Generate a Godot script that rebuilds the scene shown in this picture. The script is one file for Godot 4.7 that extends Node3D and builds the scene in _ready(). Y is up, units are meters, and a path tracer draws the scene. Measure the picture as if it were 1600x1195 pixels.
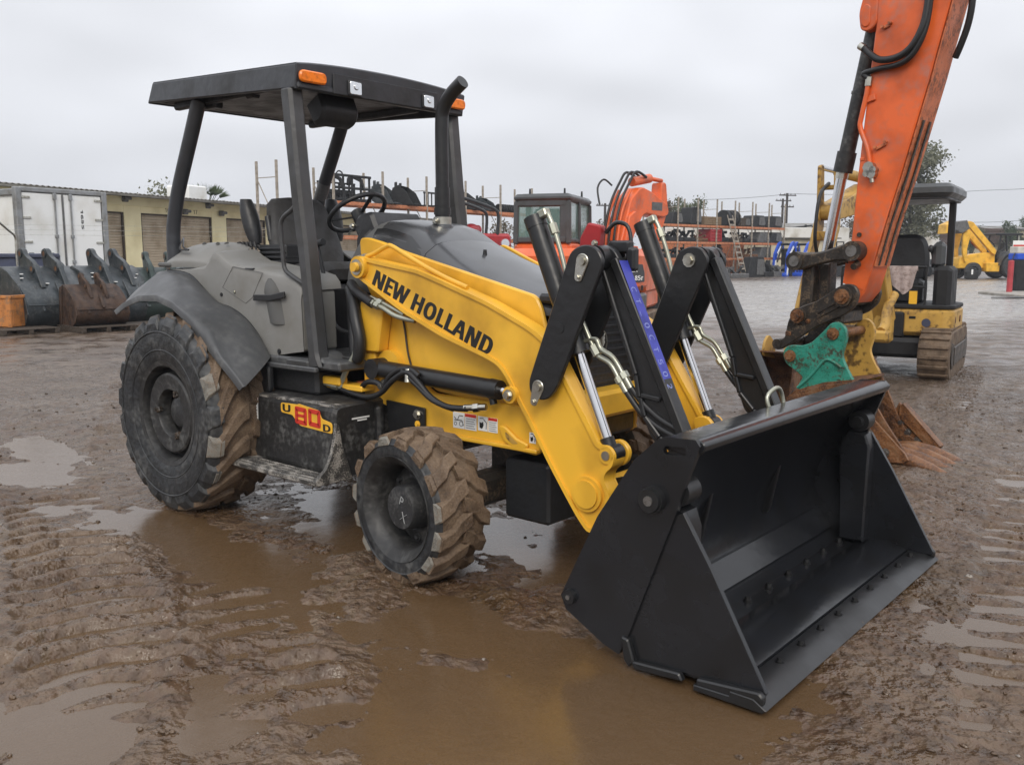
extends Node3D
# A muddy machinery yard under an overcast sky. x runs along the tractor loader towards its bucket, z towards the side it shows, y up; metres.

var M := {}
var noises := {}
const HEADING := -0.70394   # the photographer's compass heading in this yard


func _ready() -> void:
	var cam := Camera3D.new()
	cam.name = "camera"
	cam.position = Vector3(5.251, 1.615, 3.908)
	cam.rotation = Vector3(-0.140005, -HEADING, 0.0)
	cam.fov = 46.121
	cam.near = 0.05
	cam.far = 900.0
	add_child(cam)
	var e := Environment.new()
	e.background_mode = Environment.BG_SKY
	e.sky = Sky.new()
	e.sky.sky_material = overcast()
	e.tonemap_mode = Environment.TONE_MAPPER_LINEAR
	e.tonemap_exposure = 1.0
	e.fog_enabled = true
	e.fog_density = 0.0008
	e.fog_light_color = Color(0.80, 0.82, 0.85)
	e.sdfgi_enabled = true
	e.ssao_enabled = true
	e.ssil_enabled = true
	var we := WorldEnvironment.new()
	we.name = "environment"
	we.environment = e
	add_child(we)
	var sun := DirectionalLight3D.new()
	sun.name = "sun"
	sun.light_energy = 0.5
	sun.light_color = Color(1.0, 0.965, 0.91)
	sun.light_angular_distance = 24.0
	sun.shadow_enabled = true
	sun.sky_mode = DirectionalLight3D.SKY_MODE_LIGHT_ONLY
	add_child(sun)
	sun.look_at_from_position(Vector3(7.0, 9.0, 9.0), Vector3.ZERO)
	make_materials()
	ground()
	buildings()
	loader_tractor()
	big_excavator()
	yard_right()
	yard_middle()
	yard_left()


func overcast() -> PanoramaSkyMaterial:
	# an overcast dome: three times as bright overhead as at the horizon, with soft banks of cloud
	var n := FastNoiseLite.new()
	n.seed = 4
	n.frequency = 1.0
	n.fractal_octaves = 4
	var im := Image.create(512, 256, false, Image.FORMAT_RGBF)
	for y in 256:
		var up := PI * (0.5 - (y + 0.5) / 256.0)
		var s := sin(up)
		for x in 512:
			if s < 0.0:
				im.set_pixel(x, y, Color(0.26, 0.24, 0.22))
				continue
			var a := TAU * x / 512.0
			var h := s + 0.16
			var c := n.get_noise_3d(cos(a) * cos(up) / h * 0.9, sin(a) * cos(up) / h * 0.9, 2.0) * 0.22
			var l := (0.70 + 0.88 * s) * (1.0 + c * clampf(s * 7.0, 0.25, 1.0))
			im.set_pixel(x, y, Color(l * 0.965, l * 0.99, l * 1.05))
	var m := PanoramaSkyMaterial.new()
	m.panorama = ImageTexture.create_from_image(im)
	return m


# ---------------------------------------------------------------- shapes

class Geo:
	var v := PackedVector3Array()
	var n := PackedVector3Array()
	var c := PackedColorArray()
	var xf := Transform3D()
	var tint := Color.WHITE
	var tinted := false
	var marks := PackedInt32Array()

	func at(p: Vector3, turn := Vector3.ZERO) -> Geo:
		xf = Transform3D(Basis.from_euler(turn), p)
		return self

	func tri(a: Vector3, b: Vector3, d: Vector3, na: Vector3, nb: Vector3, nd: Vector3) -> void:
		a = xf * a
		b = xf * b
		d = xf * d
		na = (xf.basis * na).normalized()
		nb = (xf.basis * nb).normalized()
		nd = (xf.basis * nd).normalized()
		if (b - a).cross(d - a).dot(na + nb + nd) > 0.0:
			v.append_array([a, d, b])
			n.append_array([na, nd, nb])
		else:
			v.append_array([a, b, d])
			n.append_array([na, nb, nd])
		if tinted:
			c.append_array([tint, tint, tint])

	func quad(a: Vector3, b: Vector3, d: Vector3, e: Vector3, out: Vector3) -> void:
		var m := (b - a).cross(e - a)
		if m.length_squared() < 1e-16:
			m = (d - b).cross(e - b)
		m = m.normalized()
		if m.dot(out) < 0.0:
			m = -m
		tri(a, b, d, m, m, m)
		tri(a, d, e, m, m, m)

	func prism(given: PackedVector2Array, z0: float, z1: float, bev := 0.004, caps := 3) -> void:
		marks.append(v.size())
		var p := given.duplicate()
		var area := 0.0
		for i in p.size():
			area += p[i].cross(p[(i + 1) % p.size()])
		if area < 0.0:
			p.reverse()
		var m := p.size()
		var en := PackedVector2Array()
		for i in m:
			var d := (p[(i + 1) % m] - p[i]).normalized()
			en.append(Vector2(d.y, -d.x))
		var inner := PackedVector2Array()
		for i in m:
			var a := en[(i + m - 1) % m]
			var b := en[i]
			inner.append(p[i] - (a + b) / maxf(0.35, 1.0 + a.dot(b)) * bev)
		var b0 := z0 + bev
		var b1 := z1 - bev
		for i in m:
			var j := (i + 1) % m
			var n0 := en[i]
			var n1 := en[i]
			if en[(i + m - 1) % m].dot(en[i]) > 0.8:
				n0 = (en[(i + m - 1) % m] + en[i]).normalized()
			if en[j].dot(en[i]) > 0.8:
				n1 = (en[j] + en[i]).normalized()
			var a := Vector3(n0.x, n0.y, 0)
			var b := Vector3(n1.x, n1.y, 0)
			var p0 := Vector3(p[i].x, p[i].y, b0)
			var p1 := Vector3(p[j].x, p[j].y, b0)
			var q0 := Vector3(p[i].x, p[i].y, b1)
			var q1 := Vector3(p[j].x, p[j].y, b1)
			tri(p0, p1, q1, a, b, b)
			tri(p0, q1, q0, a, b, a)
			if bev > 0.0:
				var up := Vector3(0, 0, 1)
				if caps & 2:
					var r0 := Vector3(inner[i].x, inner[i].y, z1)
					var r1 := Vector3(inner[j].x, inner[j].y, z1)
					tri(q0, q1, r1, a + up, b + up, b + up)
					tri(q0, r1, r0, a + up, b + up, a + up)
				if caps & 1:
					var s0 := Vector3(inner[i].x, inner[i].y, z0)
					var s1 := Vector3(inner[j].x, inner[j].y, z0)
					tri(p0, p1, s1, a - up, b - up, b - up)
					tri(p0, s1, s0, a - up, b - up, a - up)
		var t := Geometry2D.triangulate_polygon(inner)
		if t.is_empty():
			t = Geometry2D.triangulate_polygon(p)
		for k in range(0, t.size(), 3):
			for side in [[z0, -1.0, 1], [z1, 1.0, 2]]:
				if caps & side[2]:
					var u := Vector3(0, 0, side[1])
					var f = side[0]
					tri(Vector3(inner[t[k]].x, inner[t[k]].y, f), Vector3(inner[t[k + 1]].x, inner[t[k + 1]].y, f), Vector3(inner[t[k + 2]].x, inner[t[k + 2]].y, f), u, u, u)

	func box(p: Vector3, s: Vector3, bev := 0.006) -> void:
		# s is the full size; every edge is chamfered
		var h := s * 0.5
		bev = minf(bev, minf(h.x, minf(h.y, h.z)) * 0.6)
		var o := PackedVector2Array()
		for q in [Vector2(1, -1), Vector2(1, 1), Vector2(-1, 1), Vector2(-1, -1)]:
			var corner := Vector2(p.x + q.x * h.x, p.y + q.y * h.y)
			var first := Vector2(-q.x * bev, 0)
			var second := Vector2(0, -q.y * bev)
			if q.x * q.y > 0:
				o.append(corner + second)
				o.append(corner + first)
			else:
				o.append(corner + first)
				o.append(corner + second)
		prism(o, p.z - h.z, p.z + h.z, bev)

	func beam(a: Vector3, b: Vector3, w: float, h: float, bev := 0.004, up := Vector3.UP) -> void:
		# a bar of section w by h from a to b
		var keep := xf
		var z := (b - a).normalized()
		if absf(z.dot(up)) > 0.98:
			up = Vector3(1, 0, 0)
		var x := up.cross(z).normalized()
		xf = xf * Transform3D(Basis(x, z.cross(x), z), a)
		box(Vector3(0, 0, (b - a).length() / 2), Vector3(w, h, (b - a).length()), bev)
		xf = keep

	func rod(a: Vector3, b: Vector3, ra: float, rb := -1.0, seg := 14, cap := 3) -> void:
		marks.append(v.size())
		if rb < 0.0:
			rb = ra
		var z := (b - a).normalized()
		var x := z.cross(Vector3.UP if absf(z.y) < 0.95 else Vector3.RIGHT).normalized()
		var y := z.cross(x)
		for i in seg:
			var n0 := x * cos(TAU * i / seg) + y * sin(TAU * i / seg)
			var n1 := x * cos(TAU * (i + 1) / seg) + y * sin(TAU * (i + 1) / seg)
			if seg <= 6:
				quad(a + n0 * ra, a + n1 * ra, b + n1 * rb, b + n0 * rb, n0 + n1)
			else:
				tri(a + n0 * ra, a + n1 * ra, b + n1 * rb, n0, n1, n1)
				tri(a + n0 * ra, b + n1 * rb, b + n0 * rb, n0, n1, n0)
			if cap & 1:
				tri(a, a + n0 * ra, a + n1 * ra, -z, -z, -z)
			if cap & 2:
				tri(b, b + n0 * rb, b + n1 * rb, z, z, z)

	func tube(pts: Array, r: float, seg := 8, cuts := 4, r1 := -1.0) -> void:
		marks.append(v.size())
		# a round hose or pipe along a smooth curve through pts
		var p := PackedVector3Array()
		for i in pts.size() - 1:
			var a: Vector3 = pts[maxi(i - 1, 0)]
			var b: Vector3 = pts[i]
			var d: Vector3 = pts[i + 1]
			var f: Vector3 = pts[mini(i + 2, pts.size() - 1)]
			for k in cuts:
				p.append(b.cubic_interpolate(d, a, f, float(k) / cuts))
		p.append(pts[-1])
		var side := Vector3.ZERO
		var rings := []
		for i in p.size():
			var t := (p[mini(i + 1, p.size() - 1)] - p[maxi(i - 1, 0)]).normalized()
			if side == Vector3.ZERO:
				side = t.cross(Vector3.UP if absf(t.y) < 0.9 else Vector3.RIGHT).normalized()
			side = (side - t * side.dot(t)).normalized()
			var other := t.cross(side)
			var ring := PackedVector3Array()
			for k in seg:
				ring.append(side * cos(TAU * k / seg) + other * sin(TAU * k / seg))
			rings.append(ring)
		for i in p.size() - 1:
			var ra := r if r1 < 0.0 else lerpf(r, r1, float(i) / (p.size() - 1))
			var rb := r if r1 < 0.0 else lerpf(r, r1, float(i + 1) / (p.size() - 1))
			for k in seg:
				var j := (k + 1) % seg
				var a: Vector3 = rings[i][k]
				var b: Vector3 = rings[i][j]
				var d: Vector3 = rings[i + 1][j]
				var f: Vector3 = rings[i + 1][k]
				tri(p[i] + a * ra, p[i] + b * ra, p[i + 1] + d * rb, a, b, d)
				tri(p[i] + a * ra, p[i + 1] + d * rb, p[i + 1] + f * rb, a, d, f)
		for k in seg:
			var j := (k + 1) % seg
			var t0 := p[0] - p[1]
			var t1 := p[-1] - p[-2]
			var last := r if r1 < 0.0 else r1
			tri(p[0], p[0] + rings[0][k] * r, p[0] + rings[0][j] * r, t0, t0, t0)
			tri(p[-1], p[-1] + rings[-1][k] * last, p[-1] + rings[-1][j] * last, t1, t1, t1)

	func lathe(prof: Array, seg := 32, sharp := 0.75) -> void:
		marks.append(v.size())
		# prof: Vector2(radius, distance along z); turned round the z axis
		var m := prof.size() - 1
		var fn := []
		for i in m:
			var d: Vector2 = prof[i + 1] - prof[i]
			fn.append(Vector2(d.y, -d.x).normalized())
		for i in m:
			var n0: Vector2 = fn[i]
			var n1: Vector2 = fn[i]
			if i > 0 and fn[i - 1].dot(fn[i]) > sharp:
				n0 = (fn[i - 1] + fn[i]).normalized()
			if i < m - 1 and fn[i + 1].dot(fn[i]) > sharp:
				n1 = (fn[i + 1] + fn[i]).normalized()
			var a: Vector2 = prof[i]
			var b: Vector2 = prof[i + 1]
			for k in seg:
				var u := Vector2.from_angle(TAU * k / seg)
				var w := Vector2.from_angle(TAU * (k + 1) / seg)
				var nu0 := Vector3(u.x * n0.x, u.y * n0.x, n0.y)
				var nw0 := Vector3(w.x * n0.x, w.y * n0.x, n0.y)
				var nu1 := Vector3(u.x * n1.x, u.y * n1.x, n1.y)
				var nw1 := Vector3(w.x * n1.x, w.y * n1.x, n1.y)
				var p0 := Vector3(u.x * a.x, u.y * a.x, a.y)
				var p1 := Vector3(w.x * a.x, w.y * a.x, a.y)
				var p2 := Vector3(w.x * b.x, w.y * b.x, b.y)
				var p3 := Vector3(u.x * b.x, u.y * b.x, b.y)
				if a.x > 0.0:
					tri(p0, p1, p2, nu0, nw0, nw1)
				if b.x > 0.0:
					tri(p0, p2, p3, nu0, nw1, nu1)

	func sheet(rows: Array, thick := 0.0, wrap := false, flip := false) -> void:
		marks.append(v.size())
		# a smooth skin through rows of points (each an Array of Vector3); with a thickness it gets a back and edges
		var r := rows.size()
		var k: int = rows[0].size()
		var nn := []
		for i in r:
			var line := PackedVector3Array()
			for j in k:
				var du: Vector3 = rows[mini(i + 1, r - 1)][j] - rows[maxi(i - 1, 0)][j]
				var dv: Vector3
				if wrap:
					dv = rows[i][(j + 1) % k] - rows[i][(j + k - 1) % k]
				else:
					dv = rows[i][mini(j + 1, k - 1)] - rows[i][maxi(j - 1, 0)]
				var x := du.cross(dv).normalized()
				line.append(-x if flip else x)
			nn.append(line)
		for i in r - 1:
			for j in (k if wrap else k - 1):
				var j1 := (j + 1) % k
				var a: Vector3 = rows[i][j]
				var b: Vector3 = rows[i][j1]
				var d: Vector3 = rows[i + 1][j1]
				var e: Vector3 = rows[i + 1][j]
				tri(a, b, d, nn[i][j], nn[i][j1], nn[i + 1][j1])
				tri(a, d, e, nn[i][j], nn[i + 1][j1], nn[i + 1][j])
				if thick > 0.0:
					var ta: Vector3 = nn[i][j] * -thick
					var tb: Vector3 = nn[i][j1] * -thick
					var td: Vector3 = nn[i + 1][j1] * -thick
					var te: Vector3 = nn[i + 1][j] * -thick
					tri(a + ta, b + tb, d + td, ta, tb, td)
					tri(a + ta, d + td, e + te, ta, td, te)
					if i == 0:
						quad(a, b, b + tb, a + ta, a - e)
					if i == r - 2:
						quad(e, d, d + td, e + te, e - a)
					if j == 0 and not wrap:
						quad(a, e, e + te, a + ta, a - b)
					if j == k - 2 and not wrap:
						quad(b, d, d + td, b + tb, b - a)

	func cap(ring: Array, out: Vector3) -> void:
		var mid := Vector3.ZERO
		for p in ring:
			mid += p
		mid /= ring.size()
		for i in ring.size():
			tri(mid, ring[i], ring[(i + 1) % ring.size()], out, out, out)

	func ball(p: Vector3, r: Vector3, seg := 12, rings := 8) -> void:
		marks.append(v.size())
		var rows := []
		for i in rings + 1:
			var t := PI * i / rings
			var line := []
			for k in seg:
				line.append(Vector3(sin(t) * cos(TAU * k / seg), cos(t), sin(t) * sin(TAU * k / seg)))
			rows.append(line)
		for i in rings:
			for k in seg:
				var j := (k + 1) % seg
				var q := [rows[i][k], rows[i][j], rows[i + 1][j], rows[i + 1][k]]
				if i > 0:
					tri(p + q[0] * r, p + q[1] * r, p + q[2] * r, q[0] / r, q[1] / r, q[2] / r)
				if i < rings - 1:
					tri(p + q[0] * r, p + q[2] * r, p + q[3] * r, q[0] / r, q[2] / r, q[3] / r)

	func bolt(p: Vector3, out: Vector3, r := 0.014, h := 0.012) -> void:
		out = out.normalized()
		rod(p - out * 0.004, p + out * h * 0.35, r * 1.5, r * 1.45, 10)
		rod(p + out * h * 0.3, p + out * h, r, r * 0.94, 6)

	func words(s: String, from: Vector3, along: Vector3, up: Vector3, h: float, w := 0.0, depth := 0.002, bold := true) -> void:
		# raised lettering: from is the left end of its foot line, h its capital height, w its length (0: as it falls)
		var f := SystemFont.new()
		f.font_names = PackedStringArray(["Droid Sans"])
		f.font_weight = 700 if bold else 400
		var t := TextMesh.new()
		t.font = f
		t.text = s
		t.font_size = 32
		t.pixel_size = 0.01
		t.curve_step = 1.0
		t.depth = 0.01
		t.horizontal_alignment = HORIZONTAL_ALIGNMENT_LEFT
		var arr := t.surface_get_arrays(0) if t.get_surface_count() else []
		if arr.is_empty():
			return
		var tv: PackedVector3Array = arr[Mesh.ARRAY_VERTEX]
		var ti: PackedInt32Array = arr[Mesh.ARRAY_INDEX] if arr[Mesh.ARRAY_INDEX] != null else PackedInt32Array(range(tv.size()))
		var lo := tv[0]
		var hi := tv[0]
		for q in tv:
			lo = lo.min(q)
			hi = hi.max(q)
		var sy := h / (hi.y - lo.y)
		var sx := sy if w == 0.0 else w / (hi.x - lo.x)
		var out := along.normalized().cross(up).normalized()
		var put := PackedVector3Array()
		for q in tv:
			put.append(from + along.normalized() * (q.x - lo.x) * sx + up.normalized() * (q.y - lo.y) * sy * up.length() + out * (q.z - lo.z) / (hi.z - lo.z) * depth)
		for i in range(0, ti.size(), 3):
			var a := put[ti[i]]
			var b := put[ti[i + 1]]
			var d := put[ti[i + 2]]
			var m := -(b - a).cross(d - a)
			if m.length_squared() > 1e-20:
				tri(a, b, d, m, m, m)

	func mesh() -> ArrayMesh:
		var a := []
		a.resize(Mesh.ARRAY_MAX)
		a[Mesh.ARRAY_VERTEX] = v
		a[Mesh.ARRAY_NORMAL] = n
		if tinted and c.size() == v.size():
			a[Mesh.ARRAY_COLOR] = c
		var m := ArrayMesh.new()
		m.add_surface_from_arrays(Mesh.PRIMITIVE_TRIANGLES, a)
		return m


func G() -> Geo:
	return Geo.new()


func part(called: String, g: Geo, m: Material, parent: Node3D, label := "") -> MeshInstance3D:
	return inst(called, g.mesh(), m, parent, Transform3D(), label)


func each(called: String, g: Geo, m: Material, parent: Node3D, joined := true, label := "") -> void:
	# the same, but every separate piece becomes a part of its own; pieces that touch stay together when joined
	var lots := []
	for i in g.marks.size():
		var a := g.marks[i]
		var b: int = g.marks[i + 1] if i + 1 < g.marks.size() else g.v.size()
		if b <= a:
			continue
		var box := AABB(g.v[a], Vector3.ZERO)
		for k in range(a, b):
			box = box.expand(g.v[k])
		lots.append([box.grow(0.0005), [[a, b]]])
	var again := joined
	while again:
		again = false
		for i in lots.size():
			for j in range(lots.size() - 1, i, -1):
				if lots[i][0].intersects(lots[j][0]):
					lots[i] = [lots[i][0].merge(lots[j][0]), lots[i][1] + lots[j][1]]
					lots.remove_at(j)
					again = true
			if again:
				break
	for l in lots:
		var o := Geo.new()
		for r in l[1]:
			o.v.append_array(g.v.slice(r[0], r[1]))
			o.n.append_array(g.n.slice(r[0], r[1]))
		part(called, o, m, parent, label)


func inst(called: String, mesh: Mesh, m: Material, parent: Node3D, where := Transform3D(), label := "") -> MeshInstance3D:
	var o := MeshInstance3D.new()
	o.name = called
	o.mesh = mesh
	o.material_override = m
	o.transform = where
	if label:
		o.set_meta("label", label)
	parent.add_child(o, true)
	return o


func joint(called: String, parent: Node3D, where := Transform3D(), label := "") -> Node3D:
	var o := Node3D.new()
	o.name = called
	o.transform = where
	if label:
		o.set_meta("label", label)
	parent.add_child(o, true)
	return o


var taken := {}


func numbered(called: String) -> String:
	taken[called] = taken.get(called, -1) + 1
	return called if taken[called] == 0 else "%s_%03d" % [called, taken[called]]


func tag(o: Node3D, label: String, category: String, group := "") -> Node3D:
	o.set_meta("label", label)
	o.set_meta("category", category)
	if group:
		o.set_meta("group", group)
	return o


func thing(called: String, label: String, category: String, where := Vector3.ZERO, turn := 0.0, group := "") -> Node3D:
	var o := Node3D.new()
	o.name = numbered(called)
	o.position = where
	o.rotation.y = turn
	add_child(o)
	return tag(o, label, category, group)


func copy(of: Node3D, label: String, where: Vector3, turn := 0.0) -> Node3D:
	var o: Node3D = of.duplicate()
	o.name = numbered(String(of.name).rstrip("0123456789").trim_suffix("_"))
	o.position = where
	o.rotation.y = turn
	add_child(o)
	o.set_meta("label", label)
	return o


func structure(called: String, g: Geo, m: Material) -> MeshInstance3D:
	var o := part(numbered(called), g, m, self)
	o.set_meta("kind", "structure")
	return o


func yard(u: float, d: float, y := 0.0) -> Vector3:
	# a place in the yard: u metres to the right and d metres ahead of where the photographer stands; the yard rises gently
	return Vector3(5.251 + u * cos(HEADING) + d * sin(HEADING), y + maxf(0.0, d - 8.0) * 0.0045, 3.908 + u * sin(HEADING) - d * cos(HEADING))


func facing(u: float, d: float) -> float:
	# the turn that points a thing's x axis along (u, d) of the yard
	var w := yard(u, d) - yard(0, 0)
	return atan2(-w.z, w.x)


func P2(a: Array) -> PackedVector2Array:
	var p := PackedVector2Array()
	for i in range(0, a.size(), 2):
		p.append(Vector2(a[i], a[i + 1]))
	return p


func round_corners(p: PackedVector2Array, r: float, cuts := 4) -> PackedVector2Array:
	var o := PackedVector2Array()
	var m := p.size()
	for i in m:
		var a := p[(i + m - 1) % m] - p[i]
		var b := p[(i + 1) % m] - p[i]
		var d := minf(r, minf(a.length(), b.length()) * 0.48)
		var s := p[i] + a.normalized() * d
		var t := p[i] + b.normalized() * d
		for k in cuts + 1:
			var f := float(k) / cuts
			o.append(s.lerp(p[i], f).lerp(p[i].lerp(t, f), f))
	return o


func disc(c: Vector2, r: float, seg := 24) -> PackedVector2Array:
	var o := PackedVector2Array()
	for i in seg:
		o.append(c + Vector2.from_angle(TAU * i / seg) * r)
	return o


# ---------------------------------------------------------------- materials

func noise_image(size: int, sd: int, freq: float, octaves: int, kind := FastNoiseLite.TYPE_SIMPLEX_SMOOTH, fractal := FastNoiseLite.FRACTAL_FBM) -> Image:
	var n := FastNoiseLite.new()
	n.seed = sd
	n.noise_type = kind
	n.frequency = freq
	n.fractal_type = fractal
	n.fractal_octaves = octaves
	return n.get_seamless_image(size, size)


func ramp(im: Image, stops: Array, colors: Array) -> ImageTexture:
	# grey picture to coloured texture
	var g := Gradient.new()
	g.offsets = PackedFloat32Array(stops)
	g.colors = PackedColorArray(colors)
	var lut := []
	for i in 256:
		lut.append(g.sample(i / 255.0))
	var o := Image.create(im.get_width(), im.get_height(), false, Image.FORMAT_RGBA8)
	for y in im.get_height():
		for x in im.get_width():
			o.set_pixel(x, y, lut[int(im.get_pixel(x, y).r * 255.0)])
	return ImageTexture.create_from_image(o)


func bump(im: Image, strength: float) -> ImageTexture:
	var o: Image = im.duplicate()
	o.convert(Image.FORMAT_RGBA8)
	o.bump_map_to_normal_map(strength)
	return ImageTexture.create_from_image(o)


func both(a: Image, b: Image, share: float) -> Image:
	# two patterns laid over each other: fine grain inside broad patches
	var o := Image.create(a.get_width(), a.get_height(), false, Image.FORMAT_RGBA8)
	for y in a.get_height():
		for x in a.get_width():
			var p := clampf(0.5 + (a.get_pixel(x, y).r - 0.5) * (1.0 - share) * 1.5 + (b.get_pixel(x, y).r - 0.5) * share * 1.5, 0.0, 1.0)
			o.set_pixel(x, y, Color(p, p, p))
	return o


func lin(r: float, g: float, b: float) -> Color:
	return Color(r, g, b).linear_to_srgb()


var T := {}


func paint(called: String, c: Color, rough := 0.5, metal := 0.0, grime := "", scale := 1.0, dirt := "", nor := "", nscale := 0.5) -> StandardMaterial3D:
	var m := StandardMaterial3D.new()
	m.resource_name = called
	m.albedo_color = c
	m.roughness = rough
	m.metallic = metal
	m.uv1_triplanar = true
	m.uv1_scale = Vector3.ONE * scale
	if grime:
		m.albedo_texture = T[grime]
		m.roughness_texture = T["rough"]
		m.roughness = minf(1.0, rough * 1.35)
	if dirt:
		m.detail_enabled = true
		m.detail_albedo = T[dirt]
		m.detail_blend_mode = BaseMaterial3D.BLEND_MODE_MIX
	if nor:
		m.normal_enabled = true
		m.normal_texture = T[nor]
		m.normal_scale = nscale
	M[called] = m
	return m


func make_materials() -> void:
	var cloudy := noise_image(256, 11, 0.012, 5)
	var fine := noise_image(256, 12, 0.05, 4)
	var cells := noise_image(256, 13, 0.06, 3, FastNoiseLite.TYPE_CELLULAR)
	var speck := both(noise_image(512, 14, 0.035, 5), noise_image(512, 15, 0.007, 4), 0.5)
	var gritty := both(noise_image(512, 16, 0.09, 4), noise_image(512, 17, 0.008, 4), 0.55)
	T["grime"] = ramp(cloudy, [0.0, 0.35, 0.6, 1.0], [Color(0.80, 0.78, 0.75), Color(0.93, 0.92, 0.90), Color(1, 1, 1), Color(1, 1, 1)])
	T["worn"] = ramp(gritty, [0.0, 0.35, 0.55, 1.0], [Color(0.66, 0.64, 0.61), Color(0.88, 0.87, 0.86), Color(1, 1, 1), Color(1, 1, 1)])
	T["rough"] = ramp(cloudy, [0.0, 0.4, 0.6, 1.0], [Color(0.95, 0.95, 0.95), Color(0.8, 0.8, 0.8), Color(0.66, 0.66, 0.66), Color(0.6, 0.6, 0.6)])
	T["mud_spots"] = ramp(speck, [0.0, 0.50, 0.62, 0.78, 1.0], [Color(0.40, 0.33, 0.26, 0.0), Color(0.40, 0.33, 0.26, 0.02), Color(0.43, 0.36, 0.29, 0.22), Color(0.46, 0.39, 0.32, 0.5), Color(0.50, 0.44, 0.36, 0.7)])
	T["dust"] = ramp(speck, [0.0, 0.40, 0.62, 1.0], [Color(0.45, 0.42, 0.38, 0.02), Color(0.45, 0.42, 0.38, 0.07), Color(0.48, 0.46, 0.42, 0.16), Color(0.5, 0.48, 0.45, 0.34)])
	T["dust_thin"] = ramp(speck, [0.0, 0.45, 0.66, 1.0], [Color(0.42, 0.41, 0.39, 0.0), Color(0.42, 0.41, 0.39, 0.02), Color(0.46, 0.46, 0.45, 0.14), Color(0.5, 0.5, 0.49, 0.42)])
	T["streaks"] = ramp(cloudy, [0.0, 0.3, 0.6, 1.0], [Color(0.90, 0.885, 0.86), Color(0.96, 0.955, 0.945), Color(1, 1, 1), Color(1, 1, 1)])
	T["scuffs"] = ramp(gritty, [0.0, 0.44, 0.52, 0.66, 1.0], [Color(0.50, 0.48, 0.45, 0.05), Color(0.52, 0.50, 0.47, 0.16), Color(0.58, 0.56, 0.53, 0.5), Color(0.64, 0.62, 0.59, 0.75), Color(0.70, 0.68, 0.65, 0.85)])
	T["caked"] = ramp(gritty, [0.0, 0.38, 0.56, 1.0], [Color(0.25, 0.20, 0.15), Color(0.34, 0.275, 0.215), Color(0.41, 0.34, 0.27), Color(0.50, 0.43, 0.355)])
	T["rust"] = ramp(gritty, [0.0, 0.30, 0.48, 0.62, 1.0], [Color(0.20, 0.13, 0.085), Color(0.31, 0.20, 0.125), Color(0.41, 0.265, 0.155), Color(0.50, 0.335, 0.20), Color(0.47, 0.38, 0.30)])
	T["rust_spots"] = ramp(speck, [0.0, 0.56, 0.66, 0.78, 1.0], [Color(0.34, 0.22, 0.13, 0.0), Color(0.34, 0.22, 0.13, 0.04), Color(0.33, 0.22, 0.14, 0.30), Color(0.27, 0.18, 0.12, 0.75), Color(0.22, 0.16, 0.12, 0.9)])
	T["n_fine"] = bump(fine, 3.0)
	T["n_rubber"] = bump(speck, 4.0)
	T["n_cells"] = bump(cells, 3.0)
	paint("yellow", lin(0.84, 0.470, 0.042), 0.34, 0.0, "grime", 0.55)
	paint("yellow_dull", lin(0.55, 0.33, 0.07), 0.5, 0.0, "grime", 0.8, "rust_spots")
	paint("black_paint", lin(0.014, 0.0145, 0.016), 0.36, 0.0, "grime", 0.9, "", "n_fine", 0.12)
	paint("bucket_black", lin(0.014, 0.015, 0.018), 0.22, 0.0, "grime", 1.1, "", "n_fine", 0.07)
	paint("black_plastic", lin(0.022, 0.023, 0.026), 0.45, 0.0, "grime", 1.2, "", "n_fine", 0.2)
	paint("dusty_plastic", lin(0.017, 0.017, 0.018), 0.5, 0.0, "grime", 1.3, "dust_thin", "n_fine", 0.3)
	paint("scuffed_plastic", lin(0.024, 0.024, 0.025), 0.55, 0.0, "grime", 1.7, "scuffs", "n_fine", 0.3)
	paint("canopy", lin(0.040, 0.043, 0.050), 0.42, 0.0, "grime", 0.8, "", "n_fine", 0.15)
	paint("post_grey", lin(0.050, 0.051, 0.054), 0.42, 0.0, "grime", 1.0, "", "n_fine", 0.15)
	paint("fender", lin(0.060, 0.062, 0.066), 0.46, 0.0, "streaks", 0.8, "dust_thin", "n_fine", 0.12)
	paint("console", lin(0.215, 0.212, 0.202), 0.6, 0.0, "streaks", 0.8, "", "n_fine", 0.10)
	paint("console_dark", lin(0.10, 0.10, 0.097), 0.62, 0.0, "grime", 0.9)
	paint("hood", lin(0.052, 0.054, 0.059), 0.22, 0.0, "grime", 0.8)
	paint("seat", lin(0.055, 0.055, 0.057), 0.75, 0.0, "grime", 2.0, "", "n_fine", 0.4)
	paint("rubber", lin(0.020, 0.021, 0.024), 0.55, 0.0, "grime", 2.2, "dust_thin", "n_rubber", 0.5)
	paint("tyre_wall", lin(0.016, 0.018, 0.021), 0.5, 0.0, "worn", 0.9, "dust_thin", "n_rubber", 0.7)
	paint("tyre_mud", lin(1, 1, 1), 0.75, 0.0, "caked", 1.6, "", "n_rubber", 1.2)
	paint("tyre_scraped", lin(0.20, 0.19, 0.165), 0.8, 0.0, "worn", 2.5, "mud_spots", "n_rubber", 1.0)
	paint("hose", lin(0.013, 0.013, 0.014), 0.42)
	paint("chrome", lin(0.62, 0.62, 0.63), 0.12, 1.0)
	paint("zinc", lin(0.52, 0.51, 0.46), 0.32, 1.0, "grime", 3.0)
	paint("pipe_zinc", lin(0.42, 0.43, 0.36), 0.34, 0.75, "grime", 2.0)
	paint("bare_steel", lin(0.30, 0.29, 0.28), 0.42, 0.9, "worn", 3.0)
	paint("amber", lin(0.92, 0.22, 0.012), 0.18, 0.0, "grime", 6.0)
	paint("lamp_glass", lin(0.72, 0.74, 0.76), 0.08, 0.75)
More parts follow.
